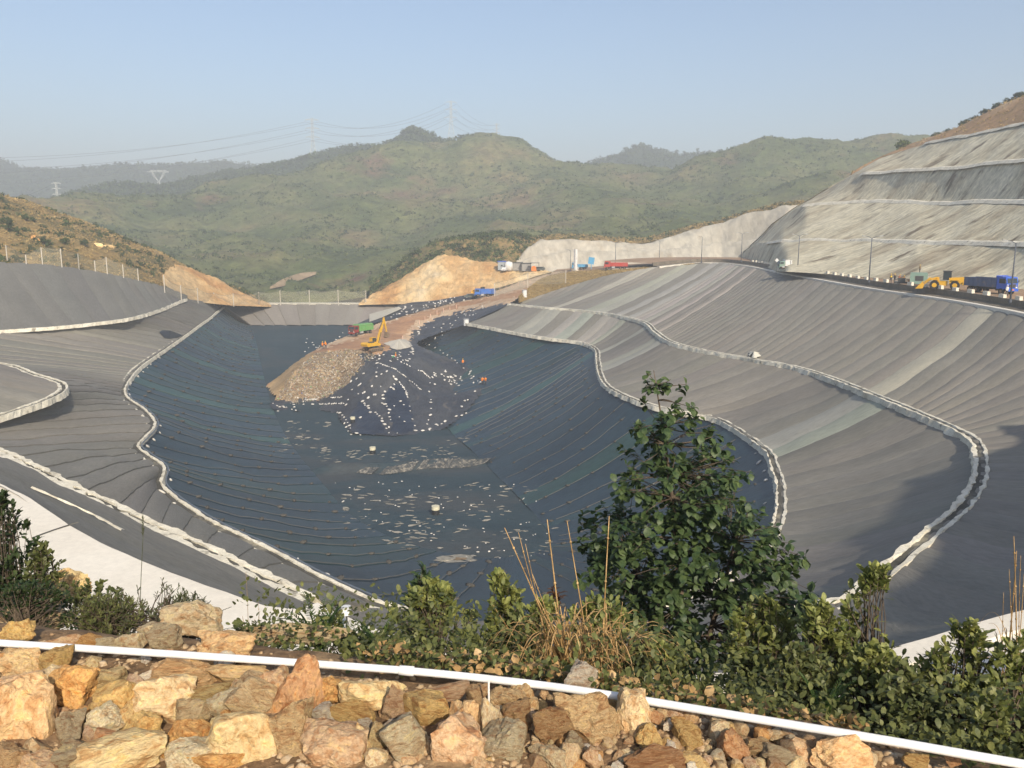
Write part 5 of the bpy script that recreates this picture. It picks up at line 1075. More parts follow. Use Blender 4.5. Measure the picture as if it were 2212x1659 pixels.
def flush_bags():
    BAGL.sort(key=lambda b: -b[1] / b[0].length); V0, F0 = ico(1); V = []; F = []; n = 0
    for i, (h, s_, q, l, g) in enumerate(BAGL):
        sc = (s_ * R.uniform(.85, 1.2), s_ * R.uniform(.8, 1.2), s_ * R.uniform(.6, 1.1))
        if i < 296:
            o = bpy.data.objects.new('sandbag', SBM); S.collection.objects.link(o); o.location = h; o.scale = sc; o.rotation_euler = q.to_euler(); v = R.uniform(.62, 1.0); o.color = (v, v * .98, v * .94, 1); tag(o, l, 'sandbag', g)
        else:
            for v in V0: V.append(h + q @ Vector((v[0] * .5 * sc[0], v[1] * .32 * sc[1], (v[2] * .2 + .12) * sc[2])))
            F += [tuple(int(k) + n for k in f) for f in F0]; n += len(V0)
    if V: tag(obj('more_sandbags', V, F, M_BAG, None, True), kind='stuff')
M_MUD = pmat('dried_mud', [(0, (.22, .21, .17)), (.5, (.34, .31, .25)), (1, (.5, .45, .36))], scale=1.2, coord='World', rough=1, bump=.3)
# small bags and mud patches on the pit floor
SB2 = []
fp = [(820 + 0, 1100), (700, 1056)]
while len(SB2) < 80:
    x, y = R.uniform(700, 1190), R.uniform(1035, 1205)
    lo_ = np.interp(y, [1035, 1100, 1160, 1205], [710, 740, 800, 960])
    if x > lo_ and hit(x, y)[0].z < -41: SB2.append((x, y))
bags(SB2, 'small white sandbag dotted over the front part of the pit floor', 'small sandbags dotted over the pit floor', .48)
flush_bags()
def patchmesh(cx, cy, w_, h_, seed, lift=.05, name='mud_patch', mat=None, holes=False):
    g = random.Random(seed); V = []; n = 22; c, _ = hit(cx, cy); V.append(c + Vector((0, 0, lift)))
    for i in range(n):
        a = 2 * math.pi * i / n; r = 1 + .45 * noise.noise(Vector((math.cos(a) * 1.3 + seed, math.sin(a) * 1.3, seed))) + g.uniform(-.12, .12); p, _ = hit(cx + math.cos(a) * w_ / 2 * r, cy + math.sin(a) * h_ / 2 * r); V.append(p + Vector((0, 0, lift)))
    return obj(name, V, [(0, 1 + i, 1 + (i + 1) % n) for i in range(n)], mat or M_MUD)
o = patchmesh(988, 1208, 92, 17, 3); tag(o, 'pale oval ring of dried mud on the pit floor nearest the camera', 'mud patch')
o = patchmesh(992, 1208, 32, 6, 9, .09, mat=M_EARTH); tag(o, 'dark wet centre of the pale oval mud ring', 'mud patch')
mv = []; mf = []; b = 0
for i in range(620):
    r_ = R.random()
    if r_ < .55: x, y = R.uniform(740, 1200), R.uniform(1040, 1205)
    elif r_ < .9: x, y = R.uniform(690, 1010), R.uniform(945, 1000)
    else: x, y = R.uniform(600, 720), R.uniform(905, 985)
    if nz((x / 60, y / 25, 0), 1, 2, 7) < -.05 or hit(x, y)[0].z < -44.5 or hit(x, y)[0].z > -40.8: continue
    n = 9; w_ = R.uniform(4, 24) * (1 if y > 1030 else .7); h_ = w_ * R.uniform(.06, .2); c, _ = hit(x, y); mv.append(c + Vector((0, 0, .05)))
    sk = R.uniform(-.15, .25)
    for k in range(n):
        a = 2 * math.pi * k / n; rr = R.uniform(.5, 1.3); dx = math.cos(a) * w_ / 2 * rr; p, _ = hit(x + dx, y + math.sin(a) * h_ / 2 * rr - dx * sk); mv.append(p + Vector((0, 0, .05)))
    mf += [(b, b + 1 + k, b + 1 + (k + 1) % n) for k in range(n)]; b += n + 1
o = obj('silt_stains', mv, mf, M_MUD); tag(o, kind='stuff')
# wrinkled pale sheet on the bund
V = []; n1 = 90; cr = []
for i in range(n1):
    t = i / (n1 - 1); x = 770 + t * 285; yb = 1022 - 10 * t - 14 * t * t + 4 * math.sin(t * 9); q0, _ = hit(x + 18, yb - 11 - 5 * math.sin(t * 3.1)); q1, _ = hit(x, yb + 5 * math.sin(math.pi * t)); cr.append((q0, q1))
for i, (a, b2) in enumerate(cr):
    for j in range(4):
        v = j / 3; p = a.lerp(b2, v); V.append(p + Vector((0, 0, .08 + .16 * abs(math.sin(i * 1.3 + v * 2)) * (1 - v * .5))))
o = obj('wrinkled_sheet', V, [(i * 4 + j, i * 4 + j + 1, (i + 1) * 4 + j + 1, (i + 1) * 4 + j) for i in range(n1 - 1) for j in range(3) if nz((i * .12, 0, 0), 1, 2) > -.22], pmat('silted_sheet', [(0, (.03, .04, .05)), (.5, (.09, .09, .085)), (1, (.32, .29, .24))], scale=1.4, coord='World', rough=.8, bump=.4)); tag(o, 'wrinkled silt covered sheet along the low bund across the pit floor', 'sheet')
# wells
M_BLK = flat('black_plastic', (.025, .026, .028), rough=.5); M_CAP = flat('cream_cap', (.62, .58, .42), rough=.7)
for (x, y, r_, h_, l) in [(941, 1111, .62, 1.35, 'black standpipe with a cream top on the pit floor nearest the camera'), (805, 980, .6, 1.35, 'black standpipe with a cream top on the pit floor in front of the mound'), (762, 912, .55, 1.2, 'cream topped standpipe standing at the left foot of the black mound')]:
    p, _ = hit(x, y); e = empty('standpipe', p, 0, l, 'standpipe', 'standpipes on the pit floor'); MB().tube([(0, 0, -.3), (0, 0, h_ * .58)], r_ * .92, 18).build('pipe', M_BLK, e, False)
    for q in range(3): MB().tube([(0, 0, .15 + q * .22), (0, 0, .2 + q * .22)], r_ * .98, 18).build('band', M_BLK, e)
    MB().tube([(0, 0, h_ * .58), (0, 0, h_)], [r_ * 1.02, r_], 18).build('cap', M_CAP, e)
# ballast lines on the dark slopes: rope with small bags
M_ROPE = flat('pale_rope', (.2, .18, .15), rough=.9); M_BBAG = flat('faded_bag', (.075, .07, .06), rough=.9, var=.35)
BBM = mesh('bag', *(lambda V, F: ([(v[0] * .5, v[1] * .28, v[2] * .17 + .1) for v in V], F))(*ico(1)), True); BBM.materials.append(M_BBAG)
for k, o in enumerate(STR['PIT']):
    me = o.data; P = [me.vertices[j * 9 + 2].co.copy() for j in range(26)]; side = 'right' if P[13].x > -25 and P[0].y > 60 and P[0].x > 0 or proj(P[0])[0] > 950 else 'left'
    ln = (P[0] - P[-1]).length
    if ln < 8: continue
    e = empty('ballast_line', P[12], 0, 'pale rope tied with small bags hanging down the %s dark slope' % side, 'rope', 'ballast ropes on the %s dark slope' % side); off = P[12]
    a = R.randint(1, 3); b_ = R.randint(20, 24)
    MB().tube([p - off + Vector((0, 0, .1)) for p in P[a:b_ + 1]], .035 if side == 'right' else .028, 4, False).build('rope', M_ROPE, e)
    t = R.uniform(1.5, 4)
    while t < 24:
        j = int(t); p = P[j].lerp(P[j + 1], t - j) - off; bo = bpy.data.objects.new('bag', BBM); S.collection.objects.link(bo); bo.parent = e; bo.location = p; s_ = R.uniform(.8, 1.35) * (1 if side == 'left' else .85); bo.scale = (s_, s_, s_); bo.rotation_euler = (0, 0, R.uniform(0, 3))
        t += R.uniform(3.6, 7.5) * max(1, 26 / ln)
# ---------------------------------------------------------------- loose waste on the tipping face
cols_ = [(.6, .56, .48), (.35, .26, .17), (.75, .72, .66), (.22, .2, .16), (.5, .38, .22), (.5, .12, .08), (.12, .2, .4), (.2, .4, .14), (.7, .5, .2), (.45, .42, .38)]
wm = []
for i, c in enumerate(cols_): wm.append(flat('waste_bit', c, rough=.9, var=.15))
x0, x1 = 590, 800; V = []; F = []; MI = []; b = 0; n = 0
while n < 9000:
    x, y = R.uniform(590, 820), R.uniform(752, 872)
    if not inpoly([x], [y], WASTE)[0]: n += .3; continue
    if n % 3 < 1: p, _ = hit(x, y)
    p = p + Vector((R.uniform(-.5, .5), R.uniform(-.5, .5), 0)) * 1.0; s_ = R.uniform(.06, .24); a = rvec() * s_; c = rvec() * s_ * R.uniform(.3, 1); q = p + Vector((0, 0, R.uniform(.02, .3)))
    V += [q - a, q + c, q + a, q - c]; F.append((b, b + 1, b + 2, b + 3)); MI.append(R.choices(range(10), [4, 8, 2.2, 5, 7, .5, .5, .9, 2, 2.5])[0]); b += 4; n += 1
o = obj('loose_waste', V, F, wm, None, False, mi=MI); tag(o, kind='stuff')
# gravel heap beside the excavator, pale tarpaulin, dark rags
g_ = patchmesh(862, 746, 56, 20, 21, .15, 'gravel_pile', flat('pale_gravel', (.52, .48, .4), rough=1, scale=3, bump=.4, var=.1)); g_.data.vertices[0].co.z += 1.6; tag(g_, 'low pile of pale gravel right of the excavator', 'gravel pile')
V = []; pts_ = [(797, 695), (870, 661), (864, 658), (800, 678)]
o = drape('pale_geotextile_sheet', [[(798, 697), (830, 685), (868, 668)], [(798, 680), (830, 671), (862, 664)]], M_TEXTILE, .25, 12, 4); o.color = (.42, .4, .34, 1); tag(o, 'pale beige sheet lying on the dam beside the haul road', 'sheet')
V = [hit(x, y)[0] + Vector((0, 0, .3)) for x, y in ((344, 720), (352, 716), (366, 722), (385, 727), (396, 727), (385, 731), (368, 734), (355, 732))]
o = obj('crumpled_black_sheet', V + [sum(V, Vector()) / 8 + Vector((0, 0, 1.0))], [(8, i, (i + 1) % 8) for i in range(8)], M_BLK); tag(o, 'crumpled black sheet caught on the left rim ditch', 'sheet')
for l, ps in (('thin pale fold line running below the ragged ditch at the lower left', [(70, 1057), (130, 1083), (200, 1115), (265, 1150)]), ):
    C = curve_world([hit(x, y)[0] + Vector((0, 0, .12)) for x, y in ps], .5); o = ribbon('exposed_fold', C, [(-.1, .0), (0, .08), (.1, .0)], M_CONC, rag=.08); tag(o, l, 'sheet fold')
# scuffs on the grey sheets
for i, (x, y, w_, h_, l) in enumerate([(1628, 770, 26, 14, 'crumpled pale rag above the upper right ditch'), ]):
    o = patchmesh(x, y, w_, h_, 40 + i, .3, 'rag', M_CONC); o.data.vertices[0].co.z += .5; tag(o, l, 'rag')

o = drape('pale_slip', [[(583, 628), (610, 622), (650, 608), (682, 596)], [(585, 622), (612, 606), (650, 593), (684, 590)]], pmat('slip_soil', [(0, (.26, .19, .11)), (1, (.42, .31, .2))], scale=.2, coord='World', rough=1, bump=.6), .8, 20, 6, .6); tag(o, kind='structure')

C = curve_world([PZ(70, 1162, -11.86), PZ(112, 1146, -11.86), PZ(168, 1128, -11.86)], .5); o = ribbon('road_joint', C, [(-.07, .0), (0, .012), (.07, .0)], M_SHADEDIRT); tag(o, kind='structure')
# ---------------------------------------------------------------- vehicles
def paint(n, c, **k): return pmat(n, [(0, tuple(x * .85 for x in c)), (1, c)], scale=1.2, rough=.5, spec=.45, bump=0, fine=.06, noise2=(1.1, (.3, .22, .14), .52, .85))
P_BLUE = paint('blue_paint', (.035, .13, .62)); P_RED = paint('red_paint', (.5, .05, .03)); P_YEL = paint('yellow_paint', (.75, .42, .02)); P_GREEN = paint('green_paint', (.16, .4, .12)); P_DRED = paint('dark_red_paint', (.28, .035, .025))
P_TEAL = paint('grey_green_paint', (.22, .33, .27)); P_WHITE = paint('white_paint', (.78, .78, .76)); P_GREYB = paint('grey_blue_bed', (.09, .13, .24)); P_CYAN = paint('light_blue_paint', (.08, .35, .6)); P_ORANGE = paint('orange_paint', (.8, .22, .03)); P_SKYB = paint('mid_blue_paint', (.04, .16, .55))
M_GLASS = flat('dark_glass', (.03, .04, .045), rough=.15, spec=.7); M_RUB = flat('tyre_rubber', (.03, .028, .026), rough=.9, var=.3); M_STEEL = flat('dark_steel', (.06, .06, .058), rough=.6); M_DUSTY = flat('dusty_metal', (.22, .15, .09), rough=.9); M_LIGHTGREY = flat('light_grey_metal', (.4, .41, .41), rough=.6); M_LAMPG = flat('headlamp', (.8, .8, .75), rough=.2)
def wheel(parent, x, y, z, r, w_, rim=None):
    o = MB(); n = 18; o.tube([(0, -w_ / 2, 0), (0, -w_ / 2 + .05, 0), (0, w_ / 2 - .05, 0), (0, w_ / 2, 0)], [r * .92, r, r, r * .92], n); t = o.build('wheel', M_RUB, parent, False, (x, y, z))
    MB().tube([(0, -w_ / 2 - .02, 0), (0, w_ / 2 + .02, 0)], r * .5, 12).build('rim', rim or M_DUSTY, t)
def truck(label, p, rz, cabm, bedm, L=8.4, bedh=1.3, group='dump trucks on the site', covered=False, visor=True, name='dump_truck', cat='dump truck', sc=1.0, bedtint=None, plate=False):
    e = empty(name, p, rz, label, cat, group); e.scale = (sc,) * 3; h = 2.5
    MB().box((-.2, 0, .85), (L * .92, .9, .3)).box((L * .3, 0, .75), (1.4, 1.9, .35)).build('chassis', M_STEEL, e)
    c0 = L / 2 - 2.0
    cab = MB().prism([(c0, .9), (c0 + 1.95, .9), (c0 + 2.0, 1.8), (c0 + 1.75, 2.85), (c0, 2.85)], 2.4).build('cab', cabm, e)
    MB().add([(c0 + 2.02, -1.05, 1.86), (c0 + 2.02, 1.05, 1.86), (c0 + 1.83, 1.0, 2.66), (c0 + 1.83, -1.0, 2.66), (c0 + 1.95, -1.05, 1.86), (c0 + 1.95, 1.05, 1.86), (c0 + 1.76, 1, 2.66), (c0 + 1.76, -1, 2.66)], [(0, 1, 2, 3), (4, 7, 6, 5), (0, 4, 5, 1), (3, 2, 6, 7), (0, 3, 7, 4), (1, 5, 6, 2)]).build('windscreen', M_GLASS, cab)
    for s in (-1, 1):
        MB().prism([(c0 + .5, 1.85), (c0 + 1.75, 1.85), (c0 + 1.6, 2.6), (c0 + .5, 2.6)], .04, c=(0, s * 1.21, 0)).build('side_window', M_GLASS, cab)
        MB().box((c0 + 2.0, s * .85, 1.15), (.08, .32, .22)).build('headlight', M_LAMPG, e); MB().box((c0 + 1.9, s * 1.38, 2.2), (.08, .16, .45)).box((c0 + 1.8, s * 1.28, 2.45), (.05, .25, .05)).build('mirror', M_STEEL, e)
    MB().box((c0 + 2.02, 0, .75), (.22, 2.4, .4)).build('bumper', cabm, e); MB().box((c0 + 2.03, 0, 1.45), (.05, 1.3, .5)).build('grille', M_STEEL, e)
    if plate: MB().box((c0 + 2.15, 0, .8), (.02, .55, .2)).build('number_plate', P_ORANGE, e)
    x0, x1 = -L / 2, c0 - .15; zb = 1.15; t = .08; b = MB()
    b.box(((x0 + x1) / 2, 0, zb), (x1 - x0, 2.4, .12)); b.box(((x0 + x1) / 2, 1.2, zb + bedh / 2), (x1 - x0, t, bedh)); b.box(((x0 + x1) / 2, -1.2, zb + bedh / 2), (x1 - x0, t, bedh))
    b.box((x1, 0, zb + bedh / 2 + .15), (t, 2.44, bedh + .3)); b.box((x0, 0, zb + bedh / 2), (t, 2.44, bedh)); n = 7
    for i in range(n + 1):
        for s in (-1, 1): b.box((x0 + (x1 - x0) * i / n, s * 1.26, zb + bedh / 2), (.1, .08, bedh))
    for s in (-1, 1): b.box(((x0 + x1) / 2, s * 1.27, zb + bedh), (x1 - x0, .1, .12))
    bed = b.build('bed', bedm, e)
    if visor: MB().box((x1 + .55, 0, zb + bedh + .42), (1.3, 2.3, .1)).box((x1 + .02, 0, zb + bedh + .3), (.1, 2.4, .5)).build('cab_guard', cabm if not bedtint else bedtint, bed)
    if covered: MB().box(((x0 + x1) / 2, 0, zb + bedh + .14), (x1 - x0 - .1, 2.3, .28), top=.9).build('cover', P_GREEN, bed)
    for x in (c0 + .9, -L / 2 + 1.1, -L / 2 + 2.5):
        for s in (-1, 1): wheel(e, x, s * 1.02, .52, .52, .42)
    MB().box((.9, 1.0, .8), (1.1, .5, .55)).build('fuel_tank', M_LIGHTGREY, e)
    return e
def on(px, py): return hit(px, py)[0]
truck('blue dump truck with dusty bed on the right road behind the nearest lamp post', on(2138, 633), math.atan2(-.95, .3), P_BLUE, P_GREYB, 8.6, 1.35, bedtint=P_BLUE, plate=True)
truck('bright red dump truck parked at the top of the ramp before the pale cut slope', on(1330, 582), rad(176), P_RED, P_RED, 8.2, 1.2)
truck('dump truck with a dark red cab and green covered bed beside the excavator', on(780, 722), rad(240), P_DRED, P_GREEN, 8.6, 1.7, covered=True, visor=False)
truck('plain blue truck driving on the haul road between the banks of black sheet', on(1047, 641), rad(188), P_SKYB, P_SKYB, 7.2, 1.5, visor=False, covered=False)
truck('small light blue tipper with raised tail behind the red dirt, left of the red truck', on(1252, 583), rad(182), P_CYAN, P_CYAN, 6.0, .9, visor=False, name='tipper_truck')
t = on(1277, 581); MB().box((0, 0, 3.1), (2.2, .3, 2.6), ry=rad(8)).box((0, 0, 1), (.2, .2, 2)).build('raised_tailboard', P_CYAN, None, False, t); tag(S.objects['raised_tailboard'], 'light blue raised panel standing between the tipper and the red truck', 'panel')
e = truck('white box truck with a green base parked under the foot of the shotcrete hill', on(1694, 581), rad(185), P_TEAL, P_WHITE, 4.6, 2.1, visor=False, name='box_truck', cat='truck', group='other trucks', sc=.72)
def car(label, p, rz, m, L=4.5, pick=False):
    e = empty('parked_car', p, rz, label, 'car', 'cars on the site'); pr = [(-L / 2, .4), (L / 2, .4), (L / 2 + .05, .85), (L / 2 - .9, 1.0), (L / 2 - 1.5, 1.5), (-L / 2 + (1.9 if pick else .5), 1.52), (-L / 2 + (1.6 if pick else .05), 1.0), (-L / 2, .95)]
    b = MB().prism(pr, 1.75).build('body', m, e)
    for s in (-1, 1): MB().prism([(L / 2 - 1.15, 1.02), (L / 2 - 1.55, 1.42), (-L / 2 + (2 if pick else .8), 1.44), (-L / 2 + (1.9 if pick else .6), 1.02)], .03, c=(0, s * .885, 0)).build('side_window', M_GLASS, b)
    MB().add([(L / 2 - .97, -.75, 1.03), (L / 2 - .97, .75, 1.03), (L / 2 - 1.48, .68, 1.48), (L / 2 - 1.48, -.68, 1.48)], [(0, 1, 2, 3)]).build('windscreen', M_GLASS, b)
    for x in (L / 2 - .85, -L / 2 + .85):
        for s in (-1, 1): wheel(e, x, s * .8, .34, .34, .22, M_LIGHTGREY)
    return e
P_CAR = paint('grey_green_car', (.09, .11, .1)); car('dark grey pickup standing just left of the blue truck on the haul road', on(1016, 644), rad(195), P_CAR, 4.9, True); car('dark grey car parked right of the site huts', on(1164, 585), rad(165), P_CAR, 4.6)
car('white van parked in front of the white dome end of the left hut', on(1091, 586), rad(250), P_WHITE, 4.4)
def loader(label, p, rz, sc=1.0, bucket_up=0.0, name='wheel_loader'):
    e = empty(name, p, rz, label, 'wheel loader', 'wheel loaders'); e.scale = (sc,) * 3
    MB().prism([(-3.4, 1.0), (-1.0, .9), (-.9, 2.1), (-3.2, 2.25), (-3.5, 1.9)], 1.9).box((-3.45, 0, 1.15), (.7, 2.5, .55)).build('engine_cover', P_YEL, e)
    MB().box((-3.57, 0, 1.85), (.05, 1.2, .6)).build('radiator_grille', M_STEEL, e); MB().box((.4, 0, 1.1), (2.2, 1.0, .8)).box((.9, 0, 1.7), (.7, .9, .9), top=.7).build('front_frame', P_YEL, e)
    c = MB().prism([(-1.3, 1.7), (.1, 1.7), (.0, 3.2), (-1.15, 3.2)], 1.45).build('cab', M_GLASS, e); f = MB().box((-.6, 0, 3.26), (1.5, 1.6, .12))
    for x in (-1.25, .03):
        for s in (-1, 1): f.tube([(x, s * .73, 1.7), (x * .95, s * .73, 3.25)], .05, 5)
    f.build('cab_frame', M_STEEL, c)
    a = MB()
    for s in (-.45, .45): a.tube([(.9, s, 2.1), (2.2, s, 1.7), (3.3, s, .65 + bucket_up)], [.16, .2, .12], 6)
    a.tube([(1.0, 0, 1.7), (2.2, 0, 2.0), (3.1, 0, 1.2 + bucket_up)], .1, 6); arm = a.build('lift_arm', P_YEL, e)
    z = bucket_up; MB().add([(3.2, -1.4, .15 + z), (4.4, -1.4, .08 + z), (3.3, -1.4, 1.35 + z), (3.0, -1.4, .7 + z), (3.2, 1.4, .15 + z), (4.4, 1.4, .08 + z), (3.3, 1.4, 1.35 + z), (3.0, 1.4, .7 + z), (3.35, -1.33, .25 + z), (3.4, -1.33, 1.2 + z), (3.35, 1.33, .25 + z), (3.4, 1.33, 1.2 + z)],
                            [(0, 1, 2, 3), (4, 7, 6, 5), (0, 4, 5, 1), (0, 3, 7, 4), (3, 2, 6, 7), (8, 10, 11, 9)]).build('bucket', P_YEL, arm)
    for x in (1.35, -1.9):
        for s in (-1, 1): wheel(e, x, s * 1.05, .8, .8, .6, P_YEL)
        MB().box((x, 0, 1.72), (1.2, 2.5, .1)).build('mudguard', P_YEL, e)
    return e
loader('yellow wheel loader with lowered bucket working on the right road left of the blue truck', on(2036, 625), rad(152))
loader('yellow wheel loader half hidden behind the blue truck on the haul road', on(1040, 637), rad(205), .85, .8)
def excavator(label, p, rz):
    e = empty('excavator', p, rz, label, 'excavator')
    for s in (-1, 1):
        t = MB().prism([(-2.4, .35), (-1.9, .0), (1.9, .0), (2.4, .35), (2.1, .85), (-2.1, .85)], .6, c=(0, s * 1.25, 0)).build('track', M_DUSTY, e)
        w_ = MB()
        for x in (-1.8, -1.1, -.4, .3, 1.0, 1.7): w_.tube([(x, s * 1.25 - .33, .32), (x, s * 1.25 + .33, .32)], .24, 10)
        w_.build('track_rollers', M_STEEL, t); g = MB()
        for i in range(16): g.box((-2.2 + i * .29, s * 1.25, .88), (.1, .62, .06))
        g.build('track_shoes', M_STEEL, t)
    MB().box((0, 0, .8), (2.4, 2.0, .4)).tube([(0, 0, .9), (0, 0, 1.25)], .9, 16).build('undercarriage', M_STEEL, e); MB().box((2.55, 0, .45), (.15, 2.6, .7), ry=.15).build('blade', P_YEL, e)
    th = rad(28); up = MB().prism([(-2.9, 1.3), (1.6, 1.3), (1.6, 1.75), (-.2, 2.15), (-2.7, 2.25), (-3.0, 1.9)], 2.6).build('house', P_YEL, e)
    MB().prism([(-2.95, 1.35), (-2.2, 1.35), (-2.2, 2.2), (-2.75, 2.2), (-3.1, 1.9)], 2.5).build('counterweight', P_YEL, up); MB().box((-1.2, -.6, 2.3), (1.3, .9, .25)).build('exhaust_deck', M_STEEL, up)
    c = MB().prism([(.0, 1.75), (1.7, 1.75), (1.6, 2.6), (1.25, 3.2), (.1, 3.2)], 1.0, c=(0, .75, 0)).build('cab', M_GLASS, e); MB().box((.65, .75, 3.25), (1.3, 1.05, .1)).box((.02, .75, 2.4), (.1, 1.05, 1.5)).box((.9, .75, 1.95), (1.5, 1.06, .35)).build('cab_frame', P_YEL, c)
    b = MB().hexa([(.9, -.5, 1.6), (1.7, -.5, 1.6), (1.7, 0, 1.6), (.9, 0, 1.6), (2.3, -.48, 5.2), (2.9, -.48, 4.9), (2.9, -.02, 4.9), (2.3, -.02, 5.2)]).hexa([(2.3, -.48, 5.2), (2.9, -.48, 4.9), (2.9, -.02, 4.9), (2.3, -.02, 5.2), (3.6, -.42, 7.9), (4.0, -.42, 7.7), (4.0, -.08, 7.7), (3.6, -.08, 7.9)]).build('boom', P_YEL, e)
    MB().tube([(1.5, -.5, 1.9), (2.5, -.5, 4.6)], .12, 8).tube([(2.2, -.25, 5.5), (3.3, -.25, 7.5)], .1, 8).build('boom_cylinder', M_STEEL, b)
    s_ = MB().hexa([(3.5, -.4, 8.1), (3.9, -.4, 8.4), (3.9, -.1, 8.4), (3.5, -.1, 8.1), (4.5, -.36, 4.3), (4.9, -.36, 4.5), (4.9, -.14, 4.5), (4.5, -.14, 4.3)]).build('stick', P_YEL, b)
    MB().prism([(4.4, 4.5), (5.0, 4.3), (5.3, 3.6), (5.0, 3.0), (4.3, 2.9), (3.9, 3.2), (4.3, 3.5)], 1.1, c=(0, -.25, 0)).build('bucket', M_DUSTY, s_)
    return e
excavator('yellow tracked excavator with raised boom at the end of the red dirt platform', on(806, 757), rad(52))
# ---------------------------------------------------------------- site huts, machines, column, signs
M_HUT = flat('grey_panel', (.33, .36, .38), rough=.7); M_ROOFB = paint('blue_roof', (.03, .12, .6))
def hut(label, px, py, w_, d_, h_, wall, roof, rz=0, dome=False, win=2):
    p = on(px, py); e = empty('site_hut', p, rz, label, 'hut', 'site huts at the top of the ramp'); MB().box((0, 0, h_ / 2), (w_, d_, h_)).build('wall', wall, e); MB().box((0, 0, h_ + .1), (w_ + .5, d_ + .5, .2)).build('roof', roof, e)
    for i in range(win): f = MB().box((-w_ / 2 + w_ * (i + .5) / max(win, 1), -d_ / 2 - .03, h_ * .55), (.9, .08, .8)).build('window', M_LIGHTGREY, e); MB().box((-w_ / 2 + w_ * (i + .5) / max(win, 1), -d_ / 2 - .08, h_ * .55), (.7, .04, .6)).build('pane', M_GLASS, f)
    for i in range(int(w_ / .6)): MB().box((-w_ / 2 + .3 + i * .6, -d_ / 2 - .02, h_ / 2), (.06, .05, h_)).build('panel_rib', wall, e)
    if dome: MB().tube([(w_ / 2 + .05, -d_ / 2 + .1, 1.3), (w_ / 2 + 2.6, -d_ / 2 + .1, 1.3)], 1.75, 20).build('white_dome', P_WHITE, e)
    return e
hut('grey hut with a blue roof, leftmost of the site huts', 1084, 583, 3.0, 4, 3.2, M_HUT, M_ROOFB, win=1)
def dome(px, py):
    p = on(px, py); e = empty('white_tank', p, 0, 'big white rounded tank beside the blue roofed hut', 'tank'); MB().tube([(0, 0, 0), (0, 0, 2.4), (0, 0, 3.1), (0, 0, 3.4)], [1.6, 1.6, 1.3, .5], 22).build('tank_body', P_WHITE, e, True); MB().tube([(0, 0, 3.3), (0, 0, 3.6)], .3, 10).build('lid', M_LIGHTGREY, e)
dome(1099, 584)
M_SHED = flat('rusty_sheet', (.3, .29, .27), rough=.8)
hut('grey corrugated container hut right of the white tank', 1118, 584, 3.6, 3, 2.9, M_SHED, M_STEEL, win=0)
hut('second grey corrugated container hut, right of the first', 1137, 585, 3.6, 3, 2.8, M_SHED, M_STEEL, win=0)
p = on(1153, 585); e = empty('orange_machine', p, 0, 'orange machine under a small open roof beside the right container hut', 'machine'); MB().prism([(-1, 0), (1, 0), (.9, 1.3), (.2, 1.9), (-.8, 1.6)], 1.4).build('body', P_ORANGE, e); rf = MB().box((.3, 0, 3.0), (3.6, 2.6, .12))
for x in (-1.3, 1.9): rf.tube([(x, -1.1, 0), (x, -1.1, 3)], .07, 6)
rf.build('shelter_roof', M_STEEL, e)
p = on(1243, 585); e = empty('white_column', p, rad(35), 'tall white square column beside a lamp post at the top of the ramp', 'column'); MB().box((0, 0, 4.0), (1.0, 1.0, 8.0)).build('shaft', P_WHITE, e); MB().box((0, 0, .2), (1.7, 1.7, .4)).build('base', M_CONC, e)
p = on(1133, 640); e = empty('inspection_drum', p, 0, 'white drum standing at the corner where the right ditches meet', 'drum'); MB().tube([(0, 0, -.3), (0, 0, 1.9)], .75, 18).build('drum', P_WHITE, e); MB().tube([(0, 0, 1.9), (0, 0, 2.0)], .85, 18).build('lid', M_LIGHTGREY, e)
p = on(1007, 701); e = empty('inspection_drum', p, 0, 'white drum at the far right corner of the dark lined pit', 'drum'); MB().tube([(0, 0, -.3), (0, 0, 1.5)], .75, 18).build('drum', P_WHITE, e); MB().tube([(0, 0, 1.5), (0, 0, 1.6)], .85, 18).build('lid', M_LIGHTGREY, e)
p = on(1683, 592); e = empty('road_marker', (p.x, p.y, p.z), 0, 'small white diamond sign at the foot of the shotcrete hill', 'sign'); q = PY(1678, 562, p.y) - p; MB().tube([(q.x, 0, 0), (q.x, 0, q.z)], .05, 5).build('post', M_STEEL, e); MB().box((q.x, -.08, q.z), (.8, .05, .8), ry=rad(45)).build('plate', P_WHITE, e)
# compressor, drilling rig
p = on(1983, 618); e = empty('compressor', p, rad(-24), 'grey green compressor box standing among the workers on the right road', 'compressor'); MB().box((0, 0, 1.45), (3.0, 1.9, 2.0)).box((0, 0, 2.5), (2.8, 1.7, .12)).build('housing', P_TEAL, e); MB().box((.1, -.97, 1.5), (1.4, .06, .9)).build('louvre', M_STEEL, e)
MB().box((0, 0, .4), (3.2, .5, .15)).build('skid', M_STEEL, e)
for x in (-1, 1): wheel(e, x, -.85, .38, .38, .22)
def rig(label, px, py, n, m, rz):
    p = on(px, py); e = empty('drilling_rig', p, rz, label, 'drilling rig', 'drilling rigs on the right road'); MB().box((0, 0, .5), (n, 1.0, .35)).box((n * .2, 0, 1.0), (n * .3, .9, .8)).build('frame', M_STEEL, e); MB().box((-n * .2, 0, .9), (n * .25, .7, .5)).build('motor', m, e); b = MB()
    for s in (-.4, .4): b.tube([(-n / 2, s, .5), (n / 2 + .4, s, 2.0)], .07, 5)
    for i in range(5): t = i / 4; b.tube([(-n / 2 + t * (n + .4), -.4, .5 + 1.5 * t), (-n / 2 + t * (n + .4), .4, .5 + 1.5 * t)], .05, 4)
    b.build('mast', M_DUSTY, e)
